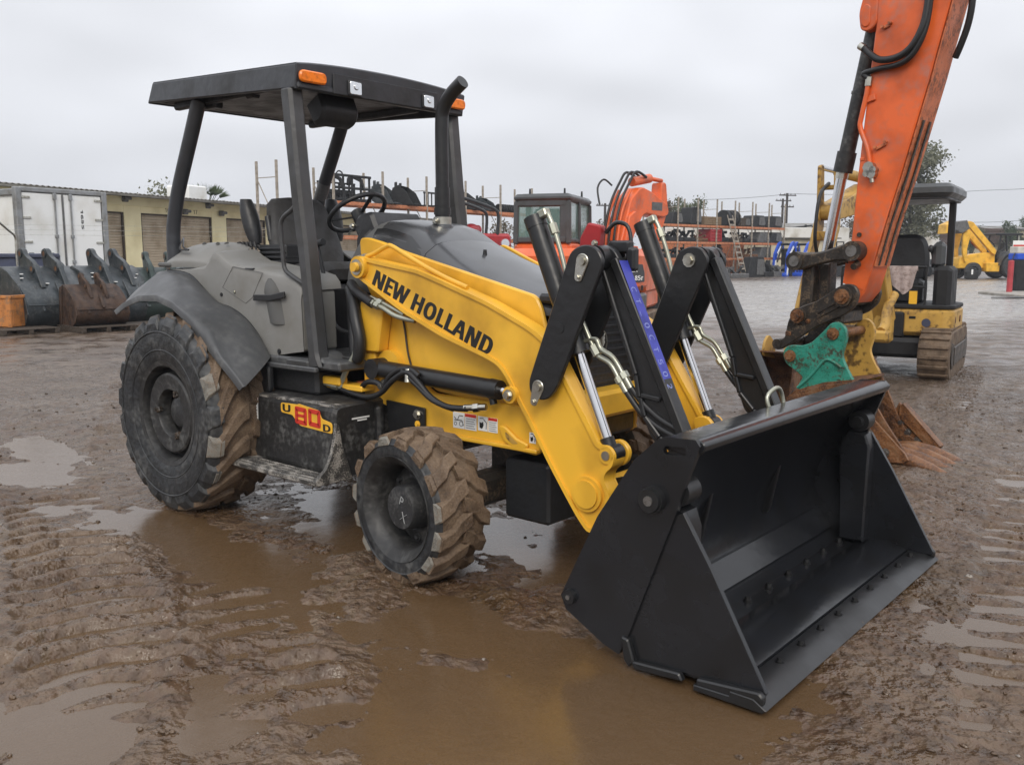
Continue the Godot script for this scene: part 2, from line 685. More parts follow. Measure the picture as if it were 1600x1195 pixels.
	paint("white_paint", lin(0.80, 0.81, 0.80), 0.45, 0.0, "streaks", 0.3)
	paint("rusty_dark", lin(0.26, 0.27, 0.30), 0.7, 0.0, "rust", 1.1, "", "n_fine", 0.6)
	paint("chalk_white", lin(0.32, 0.33, 0.33), 0.8)
	paint("hood_dark", lin(0.024, 0.025, 0.027), 0.2, 0.0, "grime", 0.8)
	paint("sticker_white", lin(0.78, 0.78, 0.76), 0.35)
	paint("sticker_red", lin(0.55, 0.035, 0.02), 0.35)
	paint("ink", lin(0.012, 0.012, 0.012), 0.35)
	paint("red_paint", lin(0.33, 0.014, 0.018), 0.38, 0.0, "grime", 1.0)
	paint("blue_tape", lin(0.035, 0.045, 0.36), 0.45, 0.0, "grime", 3.0)
	paint("chalk", lin(0.26, 0.30, 0.60), 0.8)
	paint("green_dot", lin(0.03, 0.50, 0.10), 0.4)
	paint("blue_dot", lin(0.02, 0.30, 0.62), 0.4)
	paint("orange", lin(0.78, 0.135, 0.026), 0.36, 0.0, "grime", 0.6, "dust_thin")
	paint("frame_grey", lin(0.26, 0.27, 0.28), 0.45, 0.2, "grime", 1.0)
	paint("orange_worn", lin(0.60, 0.17, 0.065), 0.5, 0.0, "worn", 1.3, "rust_spots")
	paint("grease_steel", lin(0.040, 0.035, 0.031), 0.45, 0.3, "worn", 2.2, "mud_spots", "n_cells", 0.3)
	paint("rusty", lin(0.85, 0.85, 0.85), 0.68, 0.0, "rust", 1.1, "", "n_fine", 0.8)
	paint("rusty_bright", lin(1.0, 1.0, 1.0), 0.5, 0.0, "rust", 1.1, "", "n_fine", 0.6)
	paint("green_paint", lin(0.028, 0.26, 0.19), 0.45, 0.0, "worn", 1.5, "rust_spots", "n_fine", 0.4)
	paint("rack_orange", lin(0.52, 0.19, 0.085), 0.6, 0.0, "worn", 1.0)
	paint("rack_grey", lin(0.34, 0.30, 0.25), 0.6, 0.0, "worn", 1.0)
	paint("cream_wall", lin(0.74, 0.66, 0.41), 0.8, 0.0, "streaks", 0.25)
	paint("tan_door", lin(0.40, 0.325, 0.235), 0.7, 0.0, "grime", 0.4)
	paint("roof_metal", lin(0.20, 0.19, 0.17), 0.5, 0.3, "grime", 0.3)
	paint("slate_steel", lin(0.026, 0.034, 0.040), 0.40, 0.1, "worn", 0.8, "dust_thin")
	paint("green_steel", lin(0.022, 0.038, 0.034), 0.45, 0.1, "worn", 0.8)
	paint("dark_steel", lin(0.013, 0.013, 0.014), 0.65, 0.1, "worn", 1.0)
	paint("mid_steel", lin(0.12, 0.12, 0.12), 0.5, 0.1, "worn", 1.0)
	paint("wood", lin(0.20, 0.135, 0.075), 0.8, 0.0, "worn", 2.0)
	paint("dark_wood", lin(0.055, 0.04, 0.028), 0.85, 0.0, "worn", 2.0)
	paint("bin_orange", lin(0.50, 0.19, 0.045), 0.55, 0.0, "worn", 0.9, "mud_spots")
	paint("blue_paint", lin(0.012, 0.075, 0.52), 0.36, 0.0, "grime", 1.0)
	paint("blue_grey", lin(0.055, 0.065, 0.115), 0.5, 0.0, "grime", 0.6)
	paint("cab_grey", lin(0.060, 0.064, 0.068), 0.4, 0.0, "grime", 0.9)
	paint("pole_wood", lin(0.045, 0.036, 0.030), 0.85, 0.0, "worn", 1.0)
	paint("wire", lin(0.03, 0.03, 0.03), 0.6)
	paint("towel", lin(0.42, 0.34, 0.32), 0.95, 0.0, "worn", 3.0, "", "n_fine", 1.2)
	paint("bark", lin(0.085, 0.068, 0.052), 0.9, 0.0, "worn", 1.0)
	paint("concrete", lin(0.33, 0.31, 0.28), 0.75, 0.0, "grime", 0.5)
	paint("bollard_red", lin(0.42, 0.045, 0.055), 0.5, 0.0, "grime", 1.2)
	paint("far_white", lin(0.62, 0.61, 0.58), 0.7, 0.0, "grime", 0.2)
	paint("far_cream", lin(0.52, 0.47, 0.34), 0.7, 0.0, "grime", 0.2)
	paint("tile_roof", lin(0.11, 0.062, 0.045), 0.8, 0.0, "worn", 0.5)
	var leafy := [["leaf_olive", 0.060, 0.070, 0.030], ["leaf_green", 0.040, 0.062, 0.022], ["leaf_grey", 0.115, 0.115, 0.078], ["leaf_brown", 0.075, 0.055, 0.034], ["leaf_palm", 0.055, 0.075, 0.030]]
	for l in leafy:
		var m := paint(l[0], lin(l[1], l[2], l[3]), 0.6)
		m.backlight_enabled = true
		m.backlight = lin(l[1] * 0.7, l[2] * 0.8, l[3] * 0.5)
	var glass := StandardMaterial3D.new()
	glass.resource_name = "cab_glass"
	glass.transparency = BaseMaterial3D.TRANSPARENCY_ALPHA
	glass.albedo_color = Color(0.45, 0.60, 0.56, 0.30)
	glass.roughness = 0.05
	M["glass"] = glass


# ---------------------------------------------------------------- the tractor loader

func lug(g: Geo, path: Array, half: float, high: float) -> void:
	# one tread bar: path of Vector3(angle, distance along the axle, radius of the carcass there)
	g.marks.append(g.v.size())
	var rings := []
	for i in path.size():
		var q: Vector3 = path[i]
		var t := q.x
		var h := half / q.z
		var top := q.z + high
		var ring := []
		for s in [[-h * 1.25, q.z - 0.012], [-h * 0.85, top - 0.004], [-h * 0.7, top], [h * 0.7, top], [h * 0.85, top - 0.004], [h * 1.25, q.z - 0.012]]:
			ring.append(Vector3(cos(t + s[0]) * s[1], sin(t + s[0]) * s[1], q.y))
		rings.append(ring)
	for i in rings.size() - 1:
		for k in 5:
			var a: Vector3 = rings[i][k]
			var b: Vector3 = rings[i][k + 1]
			var d: Vector3 = rings[i + 1][k + 1]
			var e: Vector3 = rings[i + 1][k]
			var mid := (a + b + d + e) / 4
			var hub := Vector3(cos(path[i].x) * path[i].z * 0.9, sin(path[i].x) * path[i].z * 0.9, path[i].y)
			g.quad(a, b, d, e, mid - hub)
	for ends in [[0, 1], [rings.size() - 1, rings.size() - 2]]:
		var r: Array = rings[ends[0]]
		var o: Vector3 = rings[ends[0]][2] - rings[ends[1]][2]
		for k in range(1, 5):
			g.quad(r[0], r[k], r[k + 1], r[k + 1], o)


func wheel(parent: Node3D, where: Transform3D, big: bool, rng: RandomNumberGenerator) -> void:
	var w := joint("wheel", parent, where)
	var g := G()
	if big:
		g.lathe([Vector2(0.325, 0.195), Vector2(0.345, 0.208), Vector2(0.39, 0.212), Vector2(0.44, 0.222), Vector2(0.50, 0.225), Vector2(0.555, 0.216), Vector2(0.585, 0.200), Vector2(0.600, 0.175)], 72)
		g.lathe([Vector2(0.600, -0.175), Vector2(0.585, -0.200), Vector2(0.50, -0.225), Vector2(0.40, -0.215), Vector2(0.325, -0.195)], 48)
		for r in [0.405, 0.52]:
			g.lathe([Vector2(r - 0.006, 0.2145 + (r - 0.405) * 0.09), Vector2(r, 0.219 + (r - 0.405) * 0.09), Vector2(r + 0.006, 0.2155 + (r - 0.405) * 0.09)], 72)
		part("tyre", g, M.tyre_wall, w)
		var t := G()
		t.lathe([Vector2(0.600, 0.176), Vector2(0.612, 0.12), Vector2(0.616, 0.0), Vector2(0.612, -0.12), Vector2(0.600, -0.176)], 72)
		var dark := G()
		var pale := G()
		for s in [1, -1]:
			for i in 19:
				var a := TAU * (i + (0.25 if s > 0 else 0.75) * 1.0) / 19.0
				var path := []
				for k in 6:
					var f := k / 5.0
					path.append(Vector3(a - 0.30 * f * f - 0.05 * f, s * lerpf(0.015, 0.196, f), 0.614 - 0.022 * f * f))
				lug(t, path, 0.050 + rng.randf() * 0.008, 0.026 + rng.randf() * 0.006)
				# the shoulder block at the end of the bar, scraped to bare rubber on this side
				var sh := []
				for k in 4:
					var f := k / 3.0
					sh.append(Vector3(a - 0.33 - 0.04 * f, s * lerpf(0.176, 0.226, f), 0.598 - 0.058 * f * f))
				lug(dark if s > 0 and not i in [1, 18] else pale if s > 0 else t, sh, 0.058, 0.030)
				if s > 0 and i == 17:
					var sc := []
					for k in 3:
						var f := k / 2.0
						sc.append(Vector3(a - 0.315 - 0.03 * f, lerpf(0.166, 0.196, f), 0.5945 - 0.004 * f))
					lug(pale, sc, 0.046, 0.0335)
		part("tread", t, M.tyre_mud, w)
		each("tread_block", dark, M.tyre_wall, w, false, "bare black shoulder blocks of the rear tyre")
		each("tread_block", pale, M.tyre_scraped, w, false, "pale scraped tread blocks of the rear tyre")
		var r := G()
		r.lathe([Vector2(0.30, -0.19), Vector2(0.335, -0.20), Vector2(0.335, -0.19), Vector2(0.30, -0.17), Vector2(0.285, 0.0), Vector2(0.292, 0.165), Vector2(0.305, 0.198), Vector2(0.335, 0.205), Vector2(0.338, 0.198), Vector2(0.325, 0.19)], 56)
		r.lathe([Vector2(0.292, 0.10), Vector2(0.262, 0.112), Vector2(0.256, 0.168), Vector2(0.244, 0.178), Vector2(0.155, 0.172), Vector2(0.146, 0.160), Vector2(0.142, 0.09)], 48)
		part("rim", r, M.dusty_plastic, w)
		var h := G()
		h.lathe([Vector2(0.288, 0.03), Vector2(0.20, 0.035), Vector2(0.10, 0.05), Vector2(0.095, 0.115), Vector2(0.08, 0.125), Vector2(0.0, 0.127)], 32)
		for k in 8:
			var u := Vector2.from_angle(TAU * k / 8.0 + 0.2)
			h.bolt(Vector3(u.x * 0.118, u.y * 0.118, 0.048), Vector3(0, 0, 1), 0.015, 0.028)
		part("hub", h, M.rubber, w)
		var b := G()
		for k in 3:
			var u := Vector2.from_angle(TAU * k / 3.0 + 2.75)
			b.box(Vector3(u.x * 0.148, u.y * 0.148, 0.168), Vector3(0.05, 0.035, 0.03), 0.006)
			b.rod(Vector3(u.x * 0.165, u.y * 0.165, 0.17), Vector3(u.x * 0.165, u.y * 0.165, 0.192), 0.014, 0.012, 8)
		each("clamp", b, M.grease_steel, w)
	else:
		g.lathe([Vector2(0.245, 0.135), Vector2(0.262, 0.148), Vector2(0.285, 0.150), Vector2(0.315, 0.152), Vector2(0.338, 0.146), Vector2(0.352, 0.130)], 64)
		g.lathe([Vector2(0.352, -0.130), Vector2(0.33, -0.148), Vector2(0.29, -0.150), Vector2(0.245, -0.135)], 40)
		g.lathe([Vector2(0.318, 0.151), Vector2(0.325, 0.1555), Vector2(0.332, 0.149)], 64)
		part("tyre", g, M.tyre_wall, w)
		var t := G()
		var pale := G()
		t.lathe([Vector2(0.352, 0.131), Vector2(0.362, 0.08), Vector2(0.365, 0.0), Vector2(0.362, -0.08), Vector2(0.352, -0.131)], 64)
		for s in [1, -1]:
			for i in 15:
				var a := TAU * (i + (0.0 if s > 0 else 0.5)) / 15.0
				var path := []
				for k in 6:
					var f := k / 5.0
					var step := 0.06 if k > 2 else 0.0
					path.append(Vector3(a - 0.22 * f - step, s * lerpf(-0.018, 0.148, f), 0.364 - 0.016 * f * f))
				lug(t, path, 0.037 + rng.randf() * 0.006, 0.026 + rng.randf() * 0.005)
				var sh := []
				for k in 3:
					var f := k / 2.0
					sh.append(Vector3(a - 0.285, s * lerpf(0.148, 0.158, f), 0.348 - 0.012 * f))
				lug(pale if s > 0 and rng.randf() < 0.6 else t, sh, 0.034 + 0.012 * rng.randf(), 0.018)
		part("tread", t, M.tyre_mud, w)
		each("tread_block", pale, M.tyre_scraped, w, false, "pale grey edge of the front tyre's tread")
		var r := G()
		r.lathe([Vector2(0.245, -0.14), Vector2(0.232, -0.10), Vector2(0.205, -0.02), Vector2(0.205, 0.06), Vector2(0.220, 0.115), Vector2(0.250, 0.142), Vector2(0.266, 0.155), Vector2(0.268, 0.148)], 48)
		r.lathe([Vector2(0.207, -0.005), Vector2(0.19, 0.01), Vector2(0.14, 0.02), Vector2(0.118, 0.005)], 40)
		part("rim", r, M.dusty_plastic, w)
		var h := G()
		h.lathe([Vector2(0.125, 0.0), Vector2(0.115, 0.03), Vector2(0.112, 0.105), Vector2(0.104, 0.118), Vector2(0.0, 0.122)], 32)
		for k in 8:
			var u := Vector2.from_angle(TAU * k / 8.0 + 0.1)
			h.bolt(Vector3(u.x * 0.165, u.y * 0.165, 0.012), Vector3(0, 0, 1), 0.013, 0.024)
		var hub := part("hub", h, M.rubber, w)
		if where.origin.z > 0:
			var x := G()
			x.words("P", Vector3(0.0, 0.025, 0.1225), Vector3(0.9, -0.35, 0), Vector3(0.35, 0.9, 0), 0.045, 0.0, 0.001, false)
			x.beam(Vector3(0.005, -0.055, 0.123), Vector3(0.06, -0.02, 0.123), 0.005, 0.002, 0.0004)
			x.beam(Vector3(0.025, -0.012, 0.1235), Vector3(0.042, -0.07, 0.1235), 0.005, 0.002, 0.0004)
			part("chalk_mark", x, M.chalk_white, hub)


func arm_outline() -> PackedVector2Array:
	return round_corners(P2([1.225, 1.615, 1.427, 1.583, 1.718, 1.542, 1.907, 1.486, 2.222, 1.388, 2.50, 1.275, 2.60, 1.215, 2.685, 1.092, 2.784, 0.942, 2.870, 0.815, 2.915, 0.745, 2.965, 0.752, 3.005, 0.715, 2.995, 0.655, 2.955, 0.622, 2.945, 0.585, 2.990, 0.508, 2.940, 0.395, 2.872, 0.300, 2.800, 0.372, 2.706, 0.496, 2.627, 0.605, 2.552, 0.717, 2.491, 0.809, 2.426, 0.895, 2.370, 0.985, 2.300, 1.070, 2.200, 1.105, 1.898, 1.192, 1.605, 1.305, 1.230, 1.490, 1.190, 1.545]), 0.05, 4)


func rim_strip(g: Geo, p: PackedVector2Array, w: float, z0: float, z1: float) -> void:
	# a raised lip that follows an outline
	var m := p.size()
	var o := PackedVector2Array()
	var area := 0.0
	for i in m:
		area += p[i].cross(p[(i + 1) % m])
	for i in m:
		var a := (p[i] - p[(i + m - 1) % m]).normalized()
		var b := (p[(i + 1) % m] - p[i]).normalized()
		var t := (a + b).normalized()
		o.append(p[i] + Vector2(-t.y, t.x) * signf(area) * w / maxf(0.6, t.dot(b)))
	for i in m:
		var j := (i + 1) % m
		var a0 := Vector3(p[i].x, p[i].y, z0)
		var a1 := Vector3(p[j].x, p[j].y, z0)
		var b0 := Vector3(o[i].x, o[i].y, z0)
		var b1 := Vector3(o[j].x, o[j].y, z0)
		var up := Vector3(0, 0, z1 - z0)
		g.quad(a0 + up, a1 + up, b1 + up, b0 + up, up)
		var out := (a0 + a1 - b0 - b1)
		g.quad(a0, a1, a1 + up, a0 + up, out)
		g.quad(b0, b1, b1 + up, b0 + up, -out)
		g.quad(a0, a1, b1, b0, -up)


func sticker(parent: Node3D, c: Vector3, w: float, h: float, red: bool, tilt := 0.0) -> void:
	var k := joint("warning_sticker", parent, Transform3D(Basis(Vector3(0, 0, 1), tilt), c))
	var g := G()
	g.box(Vector3.ZERO, Vector3(w, h, 0.0016), 0.0005)
	part("sheet", g, M.sticker_white, k)
	if red:
		g = G()
		g.box(Vector3(0, h * 0.39, 0.001), Vector3(w * 0.94, h * 0.20, 0.0014), 0.0003)
		part("header", g, M.sticker_red, k)
	g = G()
	for i in 5:
		g.box(Vector3(-w * 0.04 * (i % 2), h * (0.18 - 0.14 * i), 0.001), Vector3(w * (0.78 - 0.08 * (i % 2)), h * 0.035, 0.0010), 0.0002)
	part("print", g, M.ink, k)


func pictogram(parent: Node3D, c: Vector3, w: float, h: float, kind: int, tilt := 0.0) -> void:
	var k := joint("warning_sticker", parent, Transform3D(Basis(Vector3(0, 0, 1), tilt), c))
	var g := G()
	g.box(Vector3.ZERO, Vector3(w, h, 0.0016), 0.0005)
	part("sheet", g, M.sticker_white, k)
	g = G()
	if kind == 0:
		for q in [[-0.28, -0.22, 0.12], [0.22, -0.2, 0.17]]:
			g.at(Vector3(q[0] * w, q[1] * h, 0))
			g.lathe([Vector2(q[2] * w - 0.003, 0.0), Vector2(q[2] * w - 0.003, 0.0016), Vector2(q[2] * w, 0.0016), Vector2(q[2] * w, 0.0)], 14)
		g.at(Vector3.ZERO)
		for s in [[-0.38, 0.0, 0.3, 0.02], [-0.1, 0.0, 0.05, 0.3], [0.05, 0.3, 0.38, 0.3], [-0.4, 0.2, -0.2, 0.05], [0.3, 0.0, 0.42, -0.3]]:
			g.beam(Vector3(s[0] * w, s[1] * h, 0.001), Vector3(s[2] * w, s[3] * h, 0.001), 0.004, 0.0016, 0.0003, Vector3(0, 0, 1))
	else:
		g.prism(P2([-0.3 * w, -0.3 * h, -0.05 * w, -0.35 * h, 0.1 * w, -0.1 * h, 0.05 * w, 0.15 * h, -0.12 * w, 0.05 * h, -0.32 * w, 0.1 * h]), 0.0004, 0.0018, 0.0003)
		for s in [[0.1, 0.3, 0.4, 0.1], [0.4, 0.1, 0.35, -0.35], [-0.3, 0.35, 0.1, 0.38]]:
			g.beam(Vector3(s[0] * w, s[1] * h, 0.001), Vector3(s[2] * w, s[3] * h, 0.001), 0.004, 0.0016, 0.0003, Vector3(0, 0, 1))
	part("print", g, M.ink, k)


func loader_tractor() -> void:
	var t := thing("tractor_loader", "yellow and black open-cab tractor loader with a big black bucket lowered into the mud", "tractor")
	var rng := RandomNumberGenerator.new()
	rng.seed = 5
	wheel(t, Transform3D(Basis(Vector3(0, 0, 1), 0.35), Vector3(-0.03, 0.628, 0.862)), true, rng)
	wheel(t, Transform3D(Basis(Vector3(0, 1, 0), PI) * Basis(Vector3(0, 0, 1), 0.1), Vector3(-0.03, 0.628, -0.862)), true, rng)
	wheel(t, Transform3D(Basis(Vector3(0, 1, 0), -0.10), Vector3(2.03, 0.372, 0.845)), false, rng)
	wheel(t, Transform3D(Basis(Vector3(0, 1, 0), -0.10 + PI), Vector3(2.03, 0.372, -0.845)), false, rng)
	var g := G()
	# ---- chassis
	g.rod(Vector3(-0.03, 0.628, -0.72), Vector3(-0.03, 0.628, 0.72), 0.115, 0.115, 18)
	g.box(Vector3(-0.03, 0.66, 0), Vector3(0.5, 0.42, 0.46), 0.05)
	g.box(Vector3(0.85, 0.62, 0), Vector3(1.5, 0.34, 0.40), 0.03)
	g.box(Vector3(2.03, 0.36, 0), Vector3(0.16, 0.17, 1.25), 0.03)
	g.rod(Vector3(2.03, 0.372, -0.78), Vector3(2.03, 0.372, 0.78), 0.085, 0.085, 14)
	g.box(Vector3(2.05, 0.50, 0), Vector3(0.30, 0.22, 0.34), 0.03)
	each("axle", g, M.grease_steel, t)
	g = G()
	g.box(Vector3(2.36, 0.40, 0.16), Vector3(0.30, 0.32, 0.46), 0.015)
	part("front_weight", g, M.black_plastic, t)
	g = G()
	g.box(Vector3(1.85, 0.96, 0), Vector3(1.15, 0.62, 0.56), 0.02)
	g.box(Vector3(1.2, 1.1, 0), Vector3(0.5, 0.7, 0.6), 0.03)
	each("engine", g, M.dark_steel, t)
	# ---- loader frame: the yellow side plates
	for s in [1, -1]:
		var fr := joint("side_frame", t)
		g = G()
		var dip := 0.0 if s > 0 else 0.22
		var p := round_corners(P2([1.105, 1.718 - dip, 1.175, 1.722 - dip, 1.306, 1.694 - dip, 1.492, 1.640 - dip, 2.435, 1.420 - dip, 2.470, 1.370 - dip, 2.560, 1.060, 2.50, 0.80, 1.72, 0.87, 1.60, 0.98, 1.26, 0.98, 1.25, 1.30, 1.12, 1.50]), 0.03)
		g.prism(p, 0.385 if s > 0 else -0.415, 0.415 if s > 0 else -0.385, 0.008)
		part("upper_plate", g, M.yellow, fr)
		g = G()
		g.prism(round_corners(P2([1.25, 0.985, 1.60, 0.965, 1.735, 0.862, 2.50, 0.86, 2.505, 0.668, 2.483, 0.615, 1.672, 0.660, 1.24, 0.78]), 0.04), minf(s * 0.418, s * 0.448), maxf(s * 0.418, s * 0.448), 0.006)
		g.box(Vector3(2.09, 0.640, s * 0.455), Vector3(0.80, 0.022, 0.03), 0.005)
		part("lower_plate", g, M.yellow, fr)
		g = G()
		g.prism(round_corners(P2([1.20, 1.36, 1.395, 1.325, 1.345, 1.066, 1.18, 1.066]), 0.02), minf(s * 0.418, s * 0.50), maxf(s * 0.418, s * 0.50), 0.008)
		g.box(Vector3(1.24, 0.93, s * 0.45), Vector3(0.10, 0.26, 0.05), 0.008)
		g.box(Vector3(1.12, 0.855, s * 0.53), Vector3(0.34, 0.035, 0.10), 0.006)
		g.rod(Vector3(1.38, 0.985, s * 0.41), Vector3(1.38, 0.985, s * 0.455), 0.10, 0.095, 24)
		each("column", g, M.yellow, fr)
		if s > 0:
			g = G()
			g.tube([Vector3(1.455, 1.36, 0.424), Vector3(1.495, 1.20, 0.424), Vector3(1.515, 1.08, 0.424), Vector3(1.545, 0.99, 0.424)], 0.006, 6)
			part("cable", g, M.dark_wood, fr)
			# a lifting eye on the lower plate
			g = G()
			g.prism(round_corners(P2([2.235, 0.745, 2.275, 0.75, 2.36, 0.692, 2.435, 0.672, 2.42, 0.640, 2.33, 0.640, 2.27, 0.668]), 0.02), 0.449, 0.470, 0.007)
			part("tie_eye", g, M.yellow, fr)
			g = G()
			g.prism(round_corners(P2([2.285, 0.722, 2.36, 0.678, 2.375, 0.668, 2.335, 0.660, 2.29, 0.69]), 0.012), 0.4705, 0.4715, 0.0003)
			part("eye_slot", g, M.yellow_dull, fr)
			pictogram(fr, Vector3(1.937, 0.735, 0.450), 0.085, 0.088, 0)
			sticker(fr, Vector3(2.025, 0.735, 0.450), 0.085, 0.088, true)
			pictogram(fr, Vector3(2.112, 0.737, 0.450), 0.07, 0.078, 1)
			sticker(fr, Vector3(2.184, 0.737, 0.450), 0.066, 0.078, true)
			pictogram(fr, Vector3(2.452, 0.705, 0.450), 0.042, 0.055, 1)
	# ---- hood
	var hood := joint("hood", t)
	hood_shell(hood)
	# ---- grille
	g = G()
	g.box(Vector3(2.51, 1.02, 0), Vector3(0.08, 0.76, 0.70), 0.02)
	g.box(Vector3(2.49, 1.405, 0), Vector3(0.10, 0.05, 0.80), 0.015)
	var gr := part("grille", g, M.black_plastic, t)
	g = G()
	for i in 14:
		g.box(Vector3(2.551, 0.74 + i * 0.042, 0.19 if i == 9 or i == 10 else 0.0), Vector3(0.008, 0.016, 0.26 if i == 9 or i == 10 else 0.62), 0.003)
		if i == 9 or i == 10:
			g.box(Vector3(2.551, 0.74 + i * 0.042, -0.19), Vector3(0.008, 0.016, 0.26), 0.003)
	part("slat", g, M.black_plastic, gr).set_meta("kind", "stuff")
	g = G().at(Vector3(2.556, 1.165, 0.0), Vector3(0, PI / 2, 0))
	var oval := []
	for k in 28:
		oval.append(Vector2(cos(TAU * k / 28) * 0.042, sin(TAU * k / 28) * 0.062))
	rim_strip(g, PackedVector2Array(oval), 0.006, 0.0, 0.006)
	g.beam(Vector3(0, -0.046, 0.003), Vector3(0, 0.03, 0.003), 0.005, 0.004, 0.001, Vector3(0, 0, 1))
	for k in 3:
		for s in [1, -1]:
			var y := -0.030 + k * 0.018
			g.prism(P2([0.002 * s, y, s * 0.026, y + 0.026 + k * 0.003, s * 0.020, y + 0.036 + k * 0.003, 0.002 * s, y + 0.010]), 0.0, 0.005, 0.001)
	part("emblem", g, M.zinc, gr)
	# ---- exhaust
	g = G()
	g.tube([Vector3(1.385, 2.0, 0), Vector3(1.385, 2.36, 0), Vector3(1.40, 2.47, 0), Vector3(1.46, 2.545, 0), Vector3(1.56, 2.61, 0)], 0.040, 20, 6)
	g.rod(Vector3(1.385, 1.80, 0), Vector3(1.385, 2.02, 0), 0.046, 0.046, 20)
	g.rod(Vector3(1.385, 1.86, 0), Vector3(1.385, 1.90, 0), 0.052, 0.050, 20)
	var ex := part("exhaust_stack", g, M.black_paint, t)
	g = G().at(Vector3(1.385, 1.69, 0), Vector3(-PI / 2, 0, 0))
	g.lathe([Vector2(0.135, -0.03), Vector2(0.105, 0.02), Vector2(0.078, 0.06), Vector2(0.068, 0.10), Vector2(0.060, 0.112), Vector2(0.0, 0.113)], 32)
	part("stack_boot", g, M.hood, ex)
	g = G()
	g.rod(Vector3(1.385, 1.795, 0), Vector3(1.385, 1.845, 0), 0.054, 0.054, 20)
	g.box(Vector3(1.385, 1.82, 0.058), Vector3(0.035, 0.03, 0.03), 0.005)
	g.bolt(Vector3(1.40, 1.82, 0.072), Vector3(0.3, 0, 1), 0.010, 0.02)
	each("clamp", g, M.zinc, ex)
	# ---- arms, links, cylinders
	for s in [1, -1]:
		loader_arm(t, s)
	g = G()
	g.rod(Vector3(2.855, 0.505, -0.55), Vector3(2.855, 0.505, 0.55), 0.05, 0.05, 16)
	g.beam(Vector3(2.62, 0.86, -0.46), Vector3(2.62, 0.86, 0.46), 0.14, 0.14, 0.02)
	each("cross_tube", g, M.yellow, t)
	red_flag(t)
	bucket(t)
	cab(t)
	tank(t)


func hood_shell(hood: Node3D) -> void:
	# sections along x: [x, top height, half width at the foot, half width of the flat top, foot height]
	var sec := [[0.945, 1.560, 0.36, 0.05, 1.42], [0.955, 1.640, 0.385, 0.16, 1.40], [0.985, 1.715, 0.40, 0.22, 1.40], [1.04, 1.775, 0.405, 0.25, 1.40], [1.11, 1.812, 0.41, 0.26, 1.40], [1.20, 1.828, 0.41, 0.265, 1.40], [1.30, 1.818, 0.41, 0.265, 1.40], [1.45, 1.778, 0.41, 0.26, 1.40], [1.60, 1.700, 0.41, 0.235, 1.38], [1.80, 1.620, 0.41, 0.215, 1.36], [2.05, 1.530, 0.405, 0.20, 1.34], [2.30, 1.456, 0.40, 0.19, 1.34], [2.47, 1.412, 0.39, 0.18, 1.32], [2.525, 1.395, 0.375, 0.17, 1.32]]
	var bands := [[0, 5, "cowl"], [5, 8, "hood_rear"], [8, 13, "hood_front"]]
	for b in bands:
		var rows := []
		for i in range(b[0], b[1] + 1):
			var q: Array = sec[i]
			if i == b[0] and i > 0:
				q = q.duplicate()
				q[0] += 0.006
			var h: float = q[1] - q[4]
			var line := []
			for s in [1, -1]:
				var half := [Vector3(q[0], q[4], q[2]), Vector3(q[0], q[4] + h * 0.35, q[2]), Vector3(q[0], q[4] + h * 0.58, q[2] - 0.015), Vector3(q[0], q[4] + h * 0.78, lerpf(q[2], q[3], 0.32)), Vector3(q[0], q[4] + h * 0.92, lerpf(q[2], q[3], 0.75)), Vector3(q[0], q[1] - 0.008, q[3] - 0.01), Vector3(q[0], q[1] + 0.002, q[3] * 0.5)]
				if s < 0:
					half.reverse()
				for p in half:
					line.append(Vector3(p.x, p.y, p.z * s))
				if s > 0:
					line.append(Vector3(q[0], q[1] + 0.006, 0))
			rows.append(line)
		var g := G()
		g.sheet(rows, 0.012)
		if b[2] == "cowl":
			g.cap(rows[0], Vector3(-1, 0.2, 0))
		part(b[2], g, M.console_dark if b[2] == "cowl" else M.hood, hood)
	var g := G()
	# the darker glossy panel on the flank of the hood
	for side in [1, -1]:
		var flank := []
		for i in [[1.17, 1.826, 1.0], [1.24, 1.827, 1.0], [1.34, 1.808, 1.0], [1.46, 1.772, 1.0], [1.56, 1.725, 0.8], [1.615, 1.690, 0.45]]:
			var h: float = i[1] - 1.40
			var line := []
			for q in [[0.36, 0.405], [0.58, 0.392], [0.70, 0.370], [0.80, 0.345], [0.87, 0.318]]:
				var v: float = 0.36 + (q[0] - 0.36) * i[2]
				line.append(Vector3(i[0], 1.40 + h * v + 0.004, (lerpf(0.405, q[1], i[2]) + 0.010) * side))
			flank.append(line)
		g.sheet(flank, 0.004 * side)
		part("flank_panel", g, M.hood_dark, hood)
		g = G()
	g.rod(Vector3(1.80, 1.61, 0.08), Vector3(1.80, 1.650, 0.08), 0.014, 0.010, 10)
	part("hood_knob", g, M.black_plastic, hood)
	g = G()
	g.box(Vector3(2.52, 1.418, 0.20), Vector3(0.02, 0.014, 0.12), 0.003)
	part("badge", g, M.yellow, hood)


